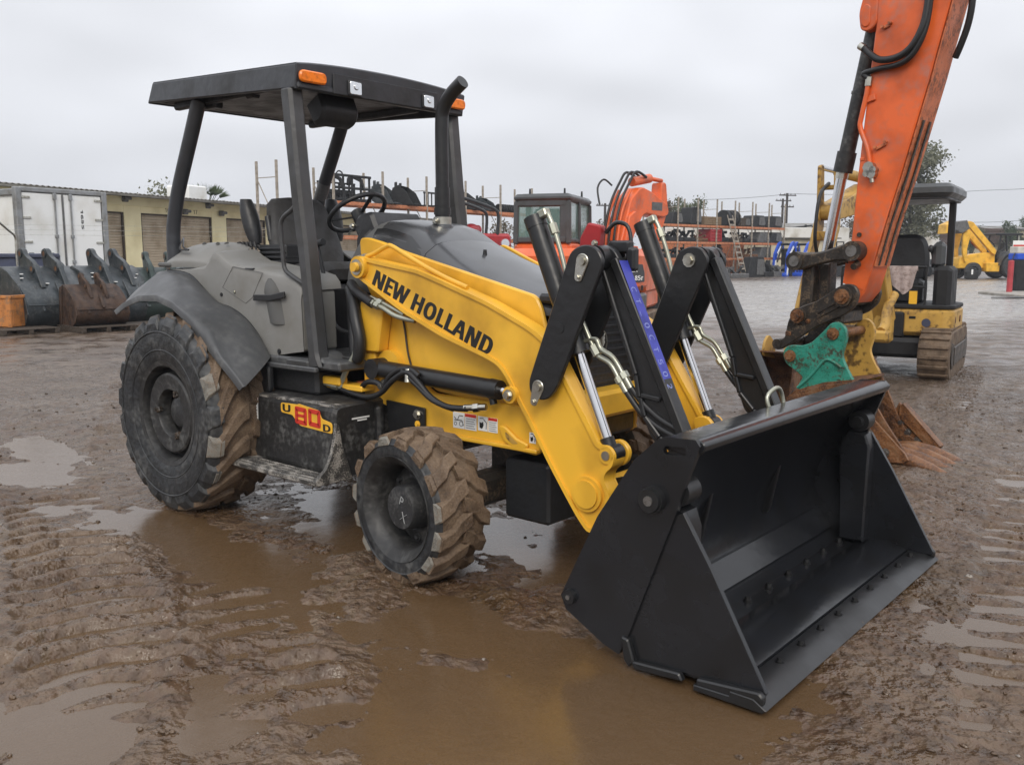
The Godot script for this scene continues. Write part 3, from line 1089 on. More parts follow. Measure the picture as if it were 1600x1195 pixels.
func loader_arm(t: Node3D, s: int) -> void:
	var a := joint("loader_arm", t)
	var z := func(lo: float, hi: float) -> Vector2: return Vector2(lo, hi) if s > 0 else Vector2(-hi, -lo)
	var g := G()
	var o := arm_outline()
	var q: Vector2 = z.call(0.455, 0.526)
	g.prism(o, q.x, q.y, 0.004)
	rim_strip(g, o, 0.020, (q.x - 0.012) if s < 0 else q.y - 0.002, q.x + 0.002 if s < 0 else q.y + 0.012)
	rim_strip(g, o, 0.020, q.y - 0.002 if s < 0 else q.x - 0.012, q.y + 0.012 if s < 0 else q.x + 0.002)
	g.rod(Vector3(2.853, 0.503, s * 0.50), Vector3(2.853, 0.503, s * 0.546), 0.085, 0.085, 32)
	g.rod(Vector3(2.853, 0.503, s * 0.52), Vector3(2.853, 0.503, s * 0.556), 0.070, 0.067, 32)
	g.rod(Vector3(1.252, 1.552, s * 0.44), Vector3(1.252, 1.552, s * 0.560), 0.062, 0.062, 28)
	part("beam", g, M.yellow, a)
	g = G()
	g.rod(Vector3(1.252, 1.552, s * 0.555), Vector3(1.252, 1.552, s * 0.590), 0.030, 0.026, 20)
	part("pivot_pin", g, M.yellow, a)
	g = G()
	g.rod(Vector3(1.252, 1.552, s * 0.558), Vector3(1.252, 1.552, s * 0.568), 0.045, 0.045, 20)
	g.bolt(Vector3(2.385, 0.93, s * 0.556), Vector3(0, 0, s), 0.020, 0.03)
	g.rod(Vector3(2.958, 0.703, s * 0.44), Vector3(2.958, 0.703, s * 0.545), 0.024, 0.022, 14)
	each("pin", g, M.zinc, a)
	g = G()
	g.rod(Vector3(2.385, 0.93, s * 0.50), Vector3(2.385, 0.93, s * 0.556), 0.045, 0.043, 20)
	g.rod(Vector3(2.958, 0.703, s * 0.515), Vector3(2.958, 0.703, s * 0.538), 0.040, 0.040, 20)
	g.prism(round_corners(P2([2.88, 0.74, 2.96, 0.765, 3.015, 0.72, 3.0, 0.65, 2.93, 0.62]), 0.04), minf(s * 0.395, s * 0.425), maxf(s * 0.395, s * 0.425), 0.004)
	each("boss", g, M.yellow, a)
	# the hydraulic line that runs along the top of the arm
	g = G()
	g.tube([Vector3(1.20, 1.600, s * 0.50), Vector3(1.31, 1.625, s * 0.49), Vector3(1.42, 1.665, s * 0.488), Vector3(1.47, 1.668, s * 0.488), Vector3(1.62, 1.605, s * 0.492), Vector3(1.85, 1.515, s * 0.495), Vector3(2.05, 1.452, s * 0.495)], 0.013, 10, 5)
	part("arm_pipe", g, M.yellow, a)
	g = G()
	g.rod(Vector3(1.185, 1.596, s * 0.50), Vector3(1.225, 1.604, s * 0.50), 0.019, 0.019, 6)
	g.rod(Vector3(1.235, 1.607, s * 0.50), Vector3(1.265, 1.614, s * 0.498), 0.018, 0.018, 6)
	each("pipe_nut", g, M.zinc, a)
	if s > 0:
		g = G()
		g.words("NEW HOLLAND", Vector3(1.335, 1.452, 0.5262), Vector3(0.926, -0.3585, 0), Vector3(0.47, 0.882, 0), 0.098, 0.945, 0.0012)
		g.words("NEW HOLLAND", Vector3(1.342, 1.449, 0.5260), Vector3(0.926, -0.3585, 0), Vector3(0.47, 0.882, 0), 0.098, 0.945, 0.0010)
		part("lettering", g, M.ink, a)
	# ---- lift cylinder under the arm
	var c := joint("lift_cylinder", t)
	g = G()
	var c0 := Vector3(1.34, 0.975, s * 0.50)
	var c1 := Vector3(2.27, 0.938, s * 0.50)
	g.rod(c0, c1, 0.050, 0.050, 24)
	g.rod(c1 - Vector3(0.05, -0.002, 0), c1 + Vector3(0.01, 0, 0), 0.054, 0.050, 24)
	g.rod(c0 + Vector3(0, 0, -0.05), c0 + Vector3(0, 0, 0.05), 0.058, 0.058, 24)
	g.rod(Vector3(2.215, 0.93, s * 0.50), Vector3(2.235, 0.86, s * 0.50), 0.02, 0.02, 12)
	part("barrel", g, M.black_paint, c)
	g = G()
	g.rod(c1, Vector3(2.385, 0.932, s * 0.50), 0.024, 0.024, 16)
	part("piston_rod", g, M.chrome, c)
	if s > 0:
		g = G()
		g.tube([Vector3(1.13, 0.845, 0.55), Vector3(1.24, 0.845, 0.555), Vector3(1.31, 0.895, 0.56), Vector3(1.39, 0.905, 0.56), Vector3(1.46, 0.89, 0.56), Vector3(1.52, 0.95, 0.565), Vector3(1.60, 0.995, 0.56), Vector3(1.68, 1.0, 0.555), Vector3(1.75, 0.97, 0.56)], 0.017, 8)
		g.tube([Vector3(1.10, 0.84, 0.57), Vector3(1.30, 0.815, 0.575), Vector3(1.44, 0.845, 0.575), Vector3(1.55, 0.93, 0.575), Vector3(1.66, 0.985, 0.572), Vector3(1.74, 0.945, 0.57), Vector3(1.84, 0.865, 0.565), Vector3(1.96, 0.825, 0.56), Vector3(2.10, 0.83, 0.555)], 0.017, 8)
		g.tube([Vector3(1.62, 0.99, 0.568), Vector3(1.74, 0.925, 0.575), Vector3(1.86, 0.85, 0.57), Vector3(2.0, 0.815, 0.555)], 0.014, 8)
		each("hose", g, M.hose, c, false)
		g = G()
		g.rod(Vector3(2.08, 0.832, 0.555), Vector3(2.20, 0.845, 0.52), 0.018, 0.018, 8)
		g.rod(Vector3(2.13, 0.835, 0.54), Vector3(2.16, 0.84, 0.53), 0.025, 0.025, 6)
		g.rod(Vector3(1.665, 1.0, 0.558), Vector3(1.675, 0.93, 0.575), 0.021, 0.021, 10)
		g.bolt(Vector3(1.44, 0.90, 0.53), Vector3(0, -0.4, 1), 0.018, 0.05)
		each("fitting", g, M.zinc, c)
	# ---- bell crank links
	var l := joint("crank_link", t)
	g = G()
	var lp := round_corners(P2([2.785, 1.640, 2.860, 1.668, 2.925, 1.655, 2.962, 1.60, 2.955, 1.555, 2.735, 1.055, 2.700, 0.985, 2.660, 0.942, 2.600, 0.930, 2.548, 0.962, 2.540, 1.015, 2.560, 1.07]), 0.045)
	for zz in [[0.566, 0.594], [0.372, 0.400]]:
		q = z.call(zz[0], zz[1])
		g.prism(lp, q.x, q.y, 0.005)
	g.rod(Vector3(2.726, 1.285, s * 0.590), Vector3(2.726, 1.285, s * 0.597), 0.030, 0.028, 24)
	g.rod(Vector3(2.726, 1.285, s * 0.375), Vector3(2.726, 1.285, s * 0.590), 0.026, 0.026, 14)
	each("link_plate", g, M.black_paint, l)
	g = G()
	for k in [[2.603, 0.995, -1.9], [2.855, 1.592, -1.85]]:
		var c2 := Vector2(k[0], k[1])
		q = z.call(0.593, 0.602)
		var e := c2 + Vector2.from_angle(k[2]) * 0.075 if s > 0 else c2
		var fl := PackedVector2Array()
		for i in 24:
			var dir := Vector2.from_angle(TAU * i / 24)
			fl.append((c2 + dir * 0.034) if dir.dot(Vector2.from_angle(k[2])) < 0.1 else (e + dir * 0.022))
		g.prism(fl, q.x, q.y, 0.003)
		g.rod(Vector3(c2.x, c2.y, s * 0.36), Vector3(c2.x, c2.y, s * 0.612), 0.022, 0.020, 16)
		if s > 0:
			g.bolt(Vector3(e.x, e.y, 0.602), Vector3(0, 0, 1), 0.010, 0.012)
	if s < 0:
		g.bolt(Vector3(2.855, 1.592, -0.370), Vector3(0, 0, 1), 0.026, 0.02)
	each("pin_plate", g, M.zinc, l)
	# ---- the long cast link down to the bucket
	var k := joint("bucket_link", t)
	g = G()
	var a2 := round_corners(P2([2.878, 1.655, 2.945, 1.650, 2.995, 1.575, 3.325, 0.860, 3.372, 0.760, 3.250, 0.760, 3.165, 0.800, 3.122, 0.905, 3.100, 1.000, 3.075, 1.075, 2.880, 1.52, 2.862, 1.60]), 0.03)
	q = z.call(0.448, 0.488)
	g.prism(a2, q.x, q.y, 0.004)
	for zz in [[0.43, 0.506]]:
		q = z.call(zz[0], zz[1])
		for e in [[2.955, 1.60, 3.345, 0.80, 0.042], [2.885, 1.585, 3.085, 1.085, 0.022], [3.085, 1.085, 3.105, 0.985, 0.022], [3.115, 0.995, 3.215, 0.985, 0.022], [3.135, 0.90, 3.215, 0.815, 0.024], [3.215, 0.815, 3.275, 0.77, 0.024], [3.11, 0.985, 3.135, 0.90, 0.022]]:
			g.beam(Vector3(e[0], e[1], (q.x + q.y) / 2), Vector3(e[2], e[3], (q.x + q.y) / 2), q.y - q.x, e[4], 0.005, Vector3(-0.9, -0.43, 0))
	g.rod(Vector3(2.885, 1.605, s * 0.42), Vector3(2.885, 1.605, s * 0.545), 0.058, 0.058, 24)
	part("casting", g, M.black_paint, k)
	if s > 0:
		var along := (Vector3(3.325, 0.872, 0) - Vector3(2.985, 1.598, 0)).normalized()
		var out := Vector3(-along.y, along.x, 0)
		if out.x < 0:
			out = -out
		g = G()
		var b0 := Vector3(2.970, 1.585, 0.468) + out * 0.0215
		g.beam(b0, b0 + along * 0.72, 0.068, 0.003, 0.0008, out)
		var tape := part("tape", g, M.blue_tape, k)
		g = G()
		var side := Vector3(0, 0, 1)
		var n := 0
		for ch in ["C", "T", "-", "0", "C", "T", "5", "0", "2"]:
			# handwriting: each letter stands along the tape
			g.words(ch, b0 + out * 0.0016 + along * (0.13 + n * 0.058) + side * 0.024, along.rotated(out, 0.08 * sin(n * 2.0)), -side, 0.036 if ch != "-" else 0.003, 0.024, 0.0006, false)
			n += 1
		part("handwriting", g, M.chalk, tape)
		g = G()
		g.rod(b0 + along * 0.742, b0 + along * 0.742 + out * 0.002, 0.013, 0.013, 16)
		part("dot", g, M.green_dot, k)
		g = G()
		g.rod(b0 + along * 0.776, b0 + along * 0.776 + out * 0.002, 0.015, 0.015, 16)
		part("dot", g, M.blue_dot, k)
	# ---- dump cylinder that stands up between the link plates
	var d := joint("dump_cylinder", t)
	g = G()
	var top := Vector3(2.486, 1.800, s * 0.487)
	var axis := (Vector3(2.958, 0.703, s * 0.487) - top).normalized()
	g.rod(top, top + axis * 0.66, 0.050, 0.050, 24)
	g.rod(top, top + axis * 0.055, 0.053, 0.053, 24)
	g.rod(top + axis * 0.60, top + axis * 0.70, 0.060, 0.058, 24)
	part("barrel", g, M.black_paint, d)
	g = G()
	g.rod(top + axis * 0.69, top + axis * 1.13, 0.026, 0.026, 18)
	part("piston_rod", g, M.chrome, d)
	g = G()
	g.rod(top + axis * 1.115, top + axis * 1.20, 0.034, 0.036, 18)
	g.rod(Vector3(2.958, 0.703, s * 0.44), Vector3(2.958, 0.703, s * 0.515), 0.045, 0.045, 20)
	part("rod_eye", g, M.black_paint, d)
	g = G()
	var front := Vector3(-axis.y, axis.x, 0)
	if front.x < 0:
		front = -front
	var off := front * 0.065
	g.tube([top + axis * 0.03 + off * 0.55, top + axis * 0.015 + off * 1.15, top + axis * 0.07 + off * 1.35, top + axis * 0.22 + off * 1.3, top + axis * 0.40 + off * 1.05, top + axis * 0.55 + off * 1.15, top + axis * 0.68 + off * 1.35, top + axis * 0.74 + off * 1.5, top + axis * 0.80 + off * 2.3, top + axis * 0.88 + off * 2.6], 0.012, 10)
	g.tube([top + axis * 0.655 + off * 0.8, top + axis * 0.67 + off * 1.8, top + axis * 0.72 + off * 1.95, top + axis * 0.78 + off * 2.7, top + axis * 0.87 + off * 3.05], 0.012, 10)
	each("pipe", g, M.pipe_zinc, d, false)
	g = G()
	g.beam(top + axis * 0.01 + off * 0.5, top + axis * 0.01 + off * 1.35, 0.045, 0.04, 0.006)
	g.rod(top + axis * 0.075 + off * 1.35, top + axis * 0.125 + off * 1.35, 0.021, 0.021, 6)
	g.beam(top + axis * 0.59 - off * 0.9, top + axis * 0.575 + off * 1.2, 0.05, 0.018, 0.004, axis)
	g.rod(top + axis * 0.69 + off * 1.4, top + axis * 0.74 + off * 1.55, 0.022, 0.022, 6)
	for e in [[0.87, 2.6, 0.95, 2.85], [0.86, 3.05, 0.94, 3.3]]:
		g.rod(top + axis * e[0] + off * e[1], top + axis * e[2] + off * e[3], 0.017, 0.017, 8)
		g.rod(top + axis * e[0] + off * e[1], top + axis * (e[0] + 0.03) + off * (e[1] + 0.1), 0.023, 0.023, 6)
	each("fitting", g, M.pipe_zinc, d)
	g = G()
	g.tube([top + axis * 0.94 + off * 2.82, top + axis * 1.05 + off * 3.4, top + axis * 1.14 + off * 4.3, top + axis * 1.22 + off * 5.6, top + axis * 1.26 + off * 6.6], 0.015, 8)
	g.tube([top + axis * 0.93 + off * 3.28, top + axis * 1.03 + off * 3.9, top + axis * 1.12 + off * 4.8, top + axis * 1.20 + off * 6.1, top + axis * 1.24 + off * 7.0], 0.015, 8)
	each("hose", g, M.hose, d, false)


func red_flag(t: Node3D) -> void:
	var f := joint("lock_bracket", t)
	var g := G().at(Vector3(2.795, 1.695, 0.43), Vector3(0, 0.25, -0.45))
	g.prism(round_corners(P2([-0.045, 0.06, 0.02, 0.075, 0.065, -0.045, 0.045, -0.075, -0.03, -0.07, -0.05, -0.02]), 0.012), -0.035, 0.035, 0.008)
	g.at(Vector3.ZERO)
	part("red_plate", g, M.red_paint, f)
	g = G()
	g.bolt(Vector3(2.835, 1.672, 0.475), Vector3(0, 0, 1), 0.011, 0.012)
	part("bolt", g, M.zinc, f)
	g = G()
	g.tube([Vector3(2.845, 1.72, 0.40), Vector3(2.89, 1.765, 0.39), Vector3(2.945, 1.755, 0.38), Vector3(2.97, 1.70, 0.38), Vector3(2.975, 1.63, 0.39)], 0.010, 8)
	g.box(Vector3(2.93, 1.655, 0.40), Vector3(0.12, 0.06, 0.05), 0.01)
	g.box(Vector3(3.0, 1.60, 0.41), Vector3(0.05, 0.11, 0.05), 0.012)
	part("bracket", g, M.black_paint, f)


func bucket(t: Node3D) -> void:
	var b := joint("bucket", t)
	var m: Material = M.bucket_black
	var W := 1.015
	# back half: curved skin from the top lip down to the floor
	var curve := [Vector2(3.700, 0.925), Vector2(3.655, 0.880), Vector2(3.560, 0.775), Vector2(3.470, 0.660), Vector2(3.400, 0.545), Vector2(3.352, 0.430), Vector2(3.330, 0.320), Vector2(3.338, 0.225), Vector2(3.375, 0.145), Vector2(3.435, 0.085), Vector2(3.515, 0.058)]
	var g := G()
	var rows := []
	for c in curve:
		rows.append([Vector3(c.x, c.y, W), Vector3(c.x, c.y, -W)])
	g.sheet(rows, -0.02)
	part("back_plate", g, m, b)
	# top lip
	g = G()
	g.prism(round_corners(P2([3.535, 0.905, 3.545, 0.944, 3.690, 0.952, 3.722, 0.935, 3.715, 0.905, 3.672, 0.878]), 0.016), -W - 0.005, W + 0.005, 0.004)
	part("top_lip", g, m, b)
	# floor of the front half, with the sloped wear strip and the bolted cutting edge
	g = G()
	g.prism(P2([3.47, 0.030, 3.47, 0.056, 3.60, 0.052, 3.606, 0.058, 3.750, 0.088, 3.858, 0.056, 3.862, 0.036, 3.60, 0.030]), -W, W, 0.003)
	part("floor_plate", g, m, b)
	g = G()
	g.prism(P2([3.72, 0.008, 3.72, 0.030, 3.864, 0.034, 3.868, 0.052, 3.958, 0.052, 4.010, 0.022, 3.995, 0.008]), -W - 0.045, W + 0.045, 0.003)
	part("cutting_edge", g, M.black_paint, b)
	for i in 10:
		var z := lerpf(W - 0.1, -W + 0.1, i / 9.0)
		g = G()
		g.rod(Vector3(3.905, 0.050, z), Vector3(3.905, 0.0585, z), 0.020, 0.016, 10)
		g.rod(Vector3(3.905, 0.055, z), Vector3(3.905, 0.071, z), 0.013, 0.012, 6)
		part("bolt", g, M.black_paint, b)
		if i < 9:
			g = G()
			var z2 := lerpf(W - 0.12, -W + 0.12, i / 8.0)
			g.rod(Vector3(3.535, 0.054, z2), Vector3(3.535, 0.064, z2), 0.021, 0.017, 10)
			g.rod(Vector3(3.535, 0.058, z2), Vector3(3.535, 0.078, z2), 0.014, 0.013, 6)
			part("bolt", g, M.black_paint, b)
	# seam strip along the lower back
	g = G()
	g.prism(P2([3.352, 0.196, 3.372, 0.205, 3.452, 0.105, 3.436, 0.092]), -W + 0.01, W - 0.01, 0.002)
	part("wear_strip", g, m, b)
	for s in [1, -1]:
		var e := func(lo: float, hi: float) -> Vector2: return Vector2(lo, hi) if s > 0 else Vector2(-hi, -lo)
		var q: Vector2 = e.call(W, W + 0.025)
		g = G()
		# rear side plate, cut round its lifting slot
		var outer := round_corners(P2([3.520, 0.925, 3.560, 0.948, 3.690, 0.953, 3.708, 0.930, 3.646, 0.760, 3.612, 0.650, 3.414, 0.120, 3.375, 0.040, 3.300, 0.062, 3.111, 0.160, 3.084, 0.215, 3.262, 0.585, 3.430, 0.842]), 0.014, 3)
		var top_half := PackedVector2Array()
		# the slot is bridged to the outline above and below it, so the plate is two pieces that meet beside it
		top_half = P2([3.520, 0.925, 3.560, 0.948, 3.690, 0.953, 3.708, 0.930, 3.697, 0.898, 3.653, 0.898, 3.653, 0.908, 3.648, 0.916, 3.638, 0.919, 3.570, 0.915, 3.560, 0.910, 3.557, 0.898, 3.491, 0.898])
		var low_half := P2([3.491, 0.898, 3.557, 0.898, 3.560, 0.888, 3.570, 0.882, 3.638, 0.884, 3.650, 0.888, 3.653, 0.898, 3.697, 0.898, 3.646, 0.760, 3.612, 0.650, 3.414, 0.120, 3.375, 0.040, 3.300, 0.062, 3.111, 0.160, 3.084, 0.215, 3.262, 0.585, 3.430, 0.842])
		g.prism(top_half, q.x, q.y, 0.0)
		g.prism(low_half, q.x, q.y, 0.0)
		part("side_plate", g, m, b)
		# front clam side
		g = G()
		q = e.call(W - 0.012, W + 0.012)
		g.prism(P2([3.602, 0.650, 3.640, 0.668, 3.760, 0.478, 3.992, 0.070, 3.985, 0.052, 3.60, 0.046, 3.400, 0.030, 3.392, 0.100]), q.x, q.y, 0.002)
		part("clam_side", g, m, b)
		g = G()
		q = e.call(W + 0.008, W + 0.040)
		g.prism(round_corners(P2([3.728, 0.018, 3.728, 0.054, 3.978, 0.078, 3.995, 0.06, 3.99, 0.02]), 0.01), q.x, q.y, 0.006)
		g.prism(round_corners(P2([3.455, 0.004, 3.44, 0.036, 3.655, 0.052, 3.672, 0.022]), 0.01), q.x, q.y, 0.006)
		g.prism(round_corners(P2([3.392, 0.125, 3.425, 0.12, 3.455, 0.035, 3.43, 0.005, 3.405, 0.03]), 0.008), q.x, q.y, 0.006)
		each("wear_bar", g, M.black_paint, b)
		# hinge boss
		g = G()
		g.rod(Vector3(3.521, 0.704, s * (W + 0.02)), Vector3(3.521, 0.704, s * (W + 0.055)), 0.052, 0.052, 28)
		g.rod(Vector3(3.521, 0.704, s * (W + 0.05)), Vector3(3.521, 0.704, s * (W + 0.066)), 0.050, 0.044, 28)
		g.rod(Vector3(3.135, 0.222, s * (W + 0.02)), Vector3(3.135, 0.222, s * (W + 0.045)), 0.032, 0.029, 20)
		g.rod(Vector3(3.60, 0.735, s * (W - 0.10)), Vector3(3.60, 0.735, s * (W - 0.005)), 0.055, 0.055, 24)
		g.rod(Vector3(3.60, 0.735, s * (W - 0.14)), Vector3(3.60, 0.735, s * (W - 0.09)), 0.030, 0.030, 16)
		each("hinge_boss", g, M.black_paint, b)
		g = G()
		g.rod(Vector3(3.521, 0.704, s * (W + 0.06)), Vector3(3.521, 0.704, s * (W + 0.072)), 0.020, 0.019, 16)
		g.rod(Vector3(3.135, 0.222, s * (W + 0.04)), Vector3(3.135, 0.222, s * (W + 0.05)), 0.011, 0.010, 12)
		each("pin", g, M.bare_steel, b)
		# the guard over the clam cylinder, inside each corner
		g = G()
		q = e.call(W - 0.10, W - 0.010)
		g.prism(P2([3.545, 0.690, 3.640, 0.668, 3.664, 0.60, 3.655, 0.075, 3.52, 0.07, 3.50, 0.60]), q.x, q.y, 0.010)
		part("cylinder_guard", g, m, b)
	g = G()
	g.tube([Vector3(3.56, 0.90, 0.10), Vector3(3.535, 0.98, 0.105), Vector3(3.55, 1.02, 0.04), Vector3(3.545, 0.985, -0.03), Vector3(3.56, 0.90, -0.035)], 0.010, 8)
	part("lifting_ring", g, M.pipe_zinc, b)
	# brackets at the back, where the arms and links take hold
	g = G()
	for s in [1, -1]:
		for z in [0.36]:
			g.prism(round_corners(P2([2.82, 0.53, 2.90, 0.45, 3.10, 0.30, 3.36, 0.30, 3.42, 0.60, 3.40, 0.82, 3.26, 0.82, 3.10, 0.62]), 0.04), s * z - 0.012, s * z + 0.012, 0.004)
	each("mount_bracket", g, M.black_paint, b)


func cab(t: Node3D) -> void:
	# ---- canopy
	var c := joint("canopy", t)
	var g := G()
	var zc := 0.69
	# side walls with rounded edges, front fascia with a crowned top edge, rear wall
	var top_f := 2.695
	var top_r := 2.775
	for s in [1, -1]:
		g.prism(P2([-0.672, top_r - 0.004, 0.925, top_f - 0.004, 0.905, 2.556, -0.749, 2.648]), minf(s * zc, s * (zc - 0.03)), maxf(s * zc, s * (zc - 0.03)), 0.008)
	var front := []
	var n := 16
	for i in n + 1:
		var z := lerpf(zc - 0.004, -zc + 0.004, float(i) / n)
		var crown := 0.035 * pow(1.0 - pow(absf(z) / zc, 2.0), 0.8)
		front.append([Vector3(0.905, 2.556 - 0.0 * crown, z), Vector3(0.927, top_f - 0.012 + crown, z), Vector3(0.918, top_f + crown, z), Vector3(0.60, lerpf(top_f, top_r, 0.2) + crown * 0.9, z), Vector3(-0.2, lerpf(top_f, top_r, 0.7) + crown * 0.5, z), Vector3(-0.66, top_r, z), Vector3(-0.677, top_r - 0.012, z), Vector3(-0.745, 2.648, z)])
	g.sheet(front, 0.012)
	g.box(Vector3(0.895, 2.575, 0), Vector3(0.05, 0.04, 1.36), 0.01)
	g.box(Vector3(-0.70, 2.665, 0), Vector3(0.09, 0.03, 1.36), 0.01)
	part("roof", g, M.canopy, c)
	g = G()
	g.box(Vector3(0.10, 2.655, 0), Vector3(1.40, 0.03, 1.28), 0.01)
	g.box(Vector3(0.30, 2.60, 0.56), Vector3(0.09, 0.04, 0.06), 0.01)
	g.box(Vector3(0.0, 2.622, 0.56), Vector3(1.2, 0.05, 0.05), 0.01)
	g.box(Vector3(0.0, 2.622, -0.56), Vector3(1.2, 0.05, 0.05), 0.01)
	g.box(Vector3(-0.25, 2.60, 0.52), Vector3(0.22, 0.05, 0.07), 0.01)
	each("headliner", g, M.black_plastic, c)
	g = G()
	g.box(Vector3(0.9215, 2.615, 0), Vector3(0.012, 0.116, 0.86), 0.004)
	part("fascia", g, M.black_plastic, c)
	g = G()
	g.at(Vector3(0.72, 2.475, 0.28), Vector3(0, 0, 0.35))
	g.prism(round_corners(P2([-0.07, 0.08, 0.09, 0.10, 0.10, -0.02, 0.05, -0.075, -0.04, -0.075]), 0.03), -0.14, 0.14, 0.02)
	part("mirror", g, M.black_plastic, c)
	for s in [1, -1]:
		g = G()
		g.at(Vector3(0.926, 2.626, s * 0.585), Vector3(0, PI / 2, 0))
		g.prism(round_corners(P2([-0.095, -0.035, -0.095, 0.032, 0.095, 0.032, 0.095, -0.035]), 0.033), -0.004, 0.022, 0.008)
		part("indicator", g, M.amber, c)
		g = G()
		g.at(Vector3(0.928, 2.605, s * 0.305 - 0.03), Vector3(0, PI / 2, 0))
		g.prism(round_corners(P2([-0.052, -0.045, -0.052, 0.045, 0.052, 0.045, 0.052, -0.045]), 0.012), -0.01, 0.012, 0.004)
		var lamp := part("work_lamp", g, M.black_plastic, c)
		g = G()
		g.at(Vector3(0.940, 2.605, s * 0.305 - 0.03), Vector3(0, PI / 2, 0))
		g.prism(round_corners(P2([-0.044, -0.037, -0.044, 0.037, 0.044, 0.037, 0.044, -0.037]), 0.010), 0.0, 0.006, 0.003)
		g.rod(Vector3(0, 0.008, 0.004), Vector3(0, 0.008, 0.012), 0.022, 0.014, 14)
		part("lens", g, M.lamp_glass, lamp)
	# ---- posts
	for s in [1, -1]:
		g = G()
		var f1 := Vector3(0.815, 1.85, s * 0.60)
		var f2 := Vector3(0.905, 0.955, s * 0.62)
		g.prism(round_corners(P2([0.765, 2.575, 0.868, 2.575, 0.925, 2.0, 0.968, 1.70, 1.040, 1.05, 1.075, 0.965, 0.94, 0.955, 0.950, 1.05, 0.885, 1.62, 0.835, 1.95]), 0.02), minf(s * 0.600, s * 0.700), maxf(s * 0.600, s * 0.700), 0.018)
		g.box(Vector3(0.86, 0.985, s * 0.66), Vector3(0.22, 0.05, 0.10), 0.012)
		part("front_post", g, M.post_grey, c)
		g = G()
		var rear := [Vector3(-0.245, 2.63, s * 0.60), Vector3(-0.36, 2.42, s * 0.60), Vector3(-0.545, 2.09, s * 0.60), Vector3(-0.61, 1.94, s * 0.60), Vector3(-0.65, 1.82, s * 0.60), Vector3(-0.662, 1.70, s * 0.60), Vector3(-0.662, 1.55, s * 0.60)]
		g.tube(rear, 0.048, 18, 6)
		part("rear_post", g, M.canopy, c)
	g = G()
	g.rod(Vector3(-0.497, 2.175, -0.60), Vector3(-0.560, 2.060, -0.60), 0.0492, 0.0492, 20)
	part("sticker", g, M.mid_steel, c)
	# grab rail on the right post
	g = G()
	g.tube([Vector3(0.845, 1.91, 0.66), Vector3(0.79, 1.875, 0.665), Vector3(0.722, 1.842, 0.665), Vector3(0.692, 1.79, 0.665), Vector3(0.700, 1.65, 0.665), Vector3(0.716, 1.54, 0.665), Vector3(0.79, 1.495, 0.665), Vector3(0.885, 1.455, 0.66)], 0.0135, 10, 6)
	part("grab_rail", g, M.post_grey, c)
	# ---- seat
	var seat := joint("operator_seat", t)
	g = G()
	var rows := []
	for q in [[1.56, 0.265, 0.10, 0.03], [1.62, 0.285, 0.09, 0.0], [1.72, 0.285, 0.045, -0.035], [1.82, 0.265, 0.01, -0.07], [1.90, 0.245, -0.02, -0.10], [1.965, 0.225, -0.045, -0.12], [2.005, 0.175, -0.065, -0.125], [2.015, 0.09, -0.075, -0.115]]:
		var line := []
		for k in 20:
			var a := TAU * k / 20
			var cx := signf(cos(a)) * pow(absf(cos(a)), 0.45)
			var cz := signf(sin(a)) * pow(absf(sin(a)), 0.45)
			line.append(Vector3(lerpf(q[3], q[2], 0.5) + cx * 0.06 + 0.03 * absf(cz), q[0], cz * q[1]))
		rows.append(line)
	g.sheet(rows, 0.0, true)
	g.cap(rows[-1], Vector3.UP)
	part("backrest", g, M.seat, seat)
	g = G()
	rows = []
	for q in [[0.03, 1.44, 1.565, 0.25], [0.10, 1.43, 1.578, 0.27], [0.30, 1.44, 1.575, 0.27], [0.45, 1.45, 1.578, 0.265], [0.52, 1.45, 1.56, 0.25], [0.55, 1.46, 1.53, 0.22]]:
		var line := []
		for k in 20:
			var a := TAU * k / 20
			line.append(Vector3(q[0], (q[1] + q[2]) / 2 + signf(sin(a)) * pow(absf(sin(a)), 0.5) * (q[2] - q[1]) / 2, signf(cos(a)) * pow(absf(cos(a)), 0.4) * q[3]))
		rows.append(line)
	g.sheet(rows, 0.0, true)
	g.cap(rows[-1], Vector3.RIGHT)
	g.cap(rows[0], Vector3.LEFT)
	part("cushion", g, M.seat, seat)
	g = G()
	g.box(Vector3(0.26, 1.2, 0), Vector3(0.42, 0.48, 0.40), 0.03)
	for i in 6:
		g.box(Vector3(0.10, 1.515 + i * 0.03, 0.20), Vector3(0.34 - i * 0.012, 0.018, 0.28), 0.008)
	g.box(Vector3(0.10, 1.60, 0.20), Vector3(0.30, 0.18, 0.24), 0.01)
	part("suspension", g, M.black_plastic, seat)
	for s in [1, -1]:
		g = G()
		rows = []
		var lo := Vector3(-0.115, 1.70, s * 0.30)
		var hi := Vector3(-0.215, 2.0, s * 0.30)
		if s < 0:
			lo = Vector3(0.0, 1.72, -0.31)
			hi = Vector3(-0.06, 2.02, -0.31)
		for i in 9:
			var f := i / 8.0
			var r := 0.080 * pow(sin(PI * lerpf(0.10, 0.90, f)), 0.4)
			var line := []
			for k in 14:
				line.append(lo.lerp(hi, f) + Vector3(cos(TAU * k / 14) * r * 0.8, 0, sin(TAU * k / 14) * r * 0.75))
			rows.append(line)
		g.sheet(rows, 0.0, true)
		g.cap(rows[0], Vector3.DOWN)
		g.cap(rows[-1], Vector3.UP)
		g.rod(lo, lo + Vector3(0.06, -0.06, -0.03 * s), 0.018, 0.02, 8)
		part("armrest", g, M.black_plastic, seat)
	g = G()
	g.tube([Vector3(0.02, 1.72, 0.27), Vector3(0.0, 1.80, 0.265), Vector3(-0.03, 1.88, 0.255)], 0.022, 8)
	part("belt", g, M.black_plastic, seat)
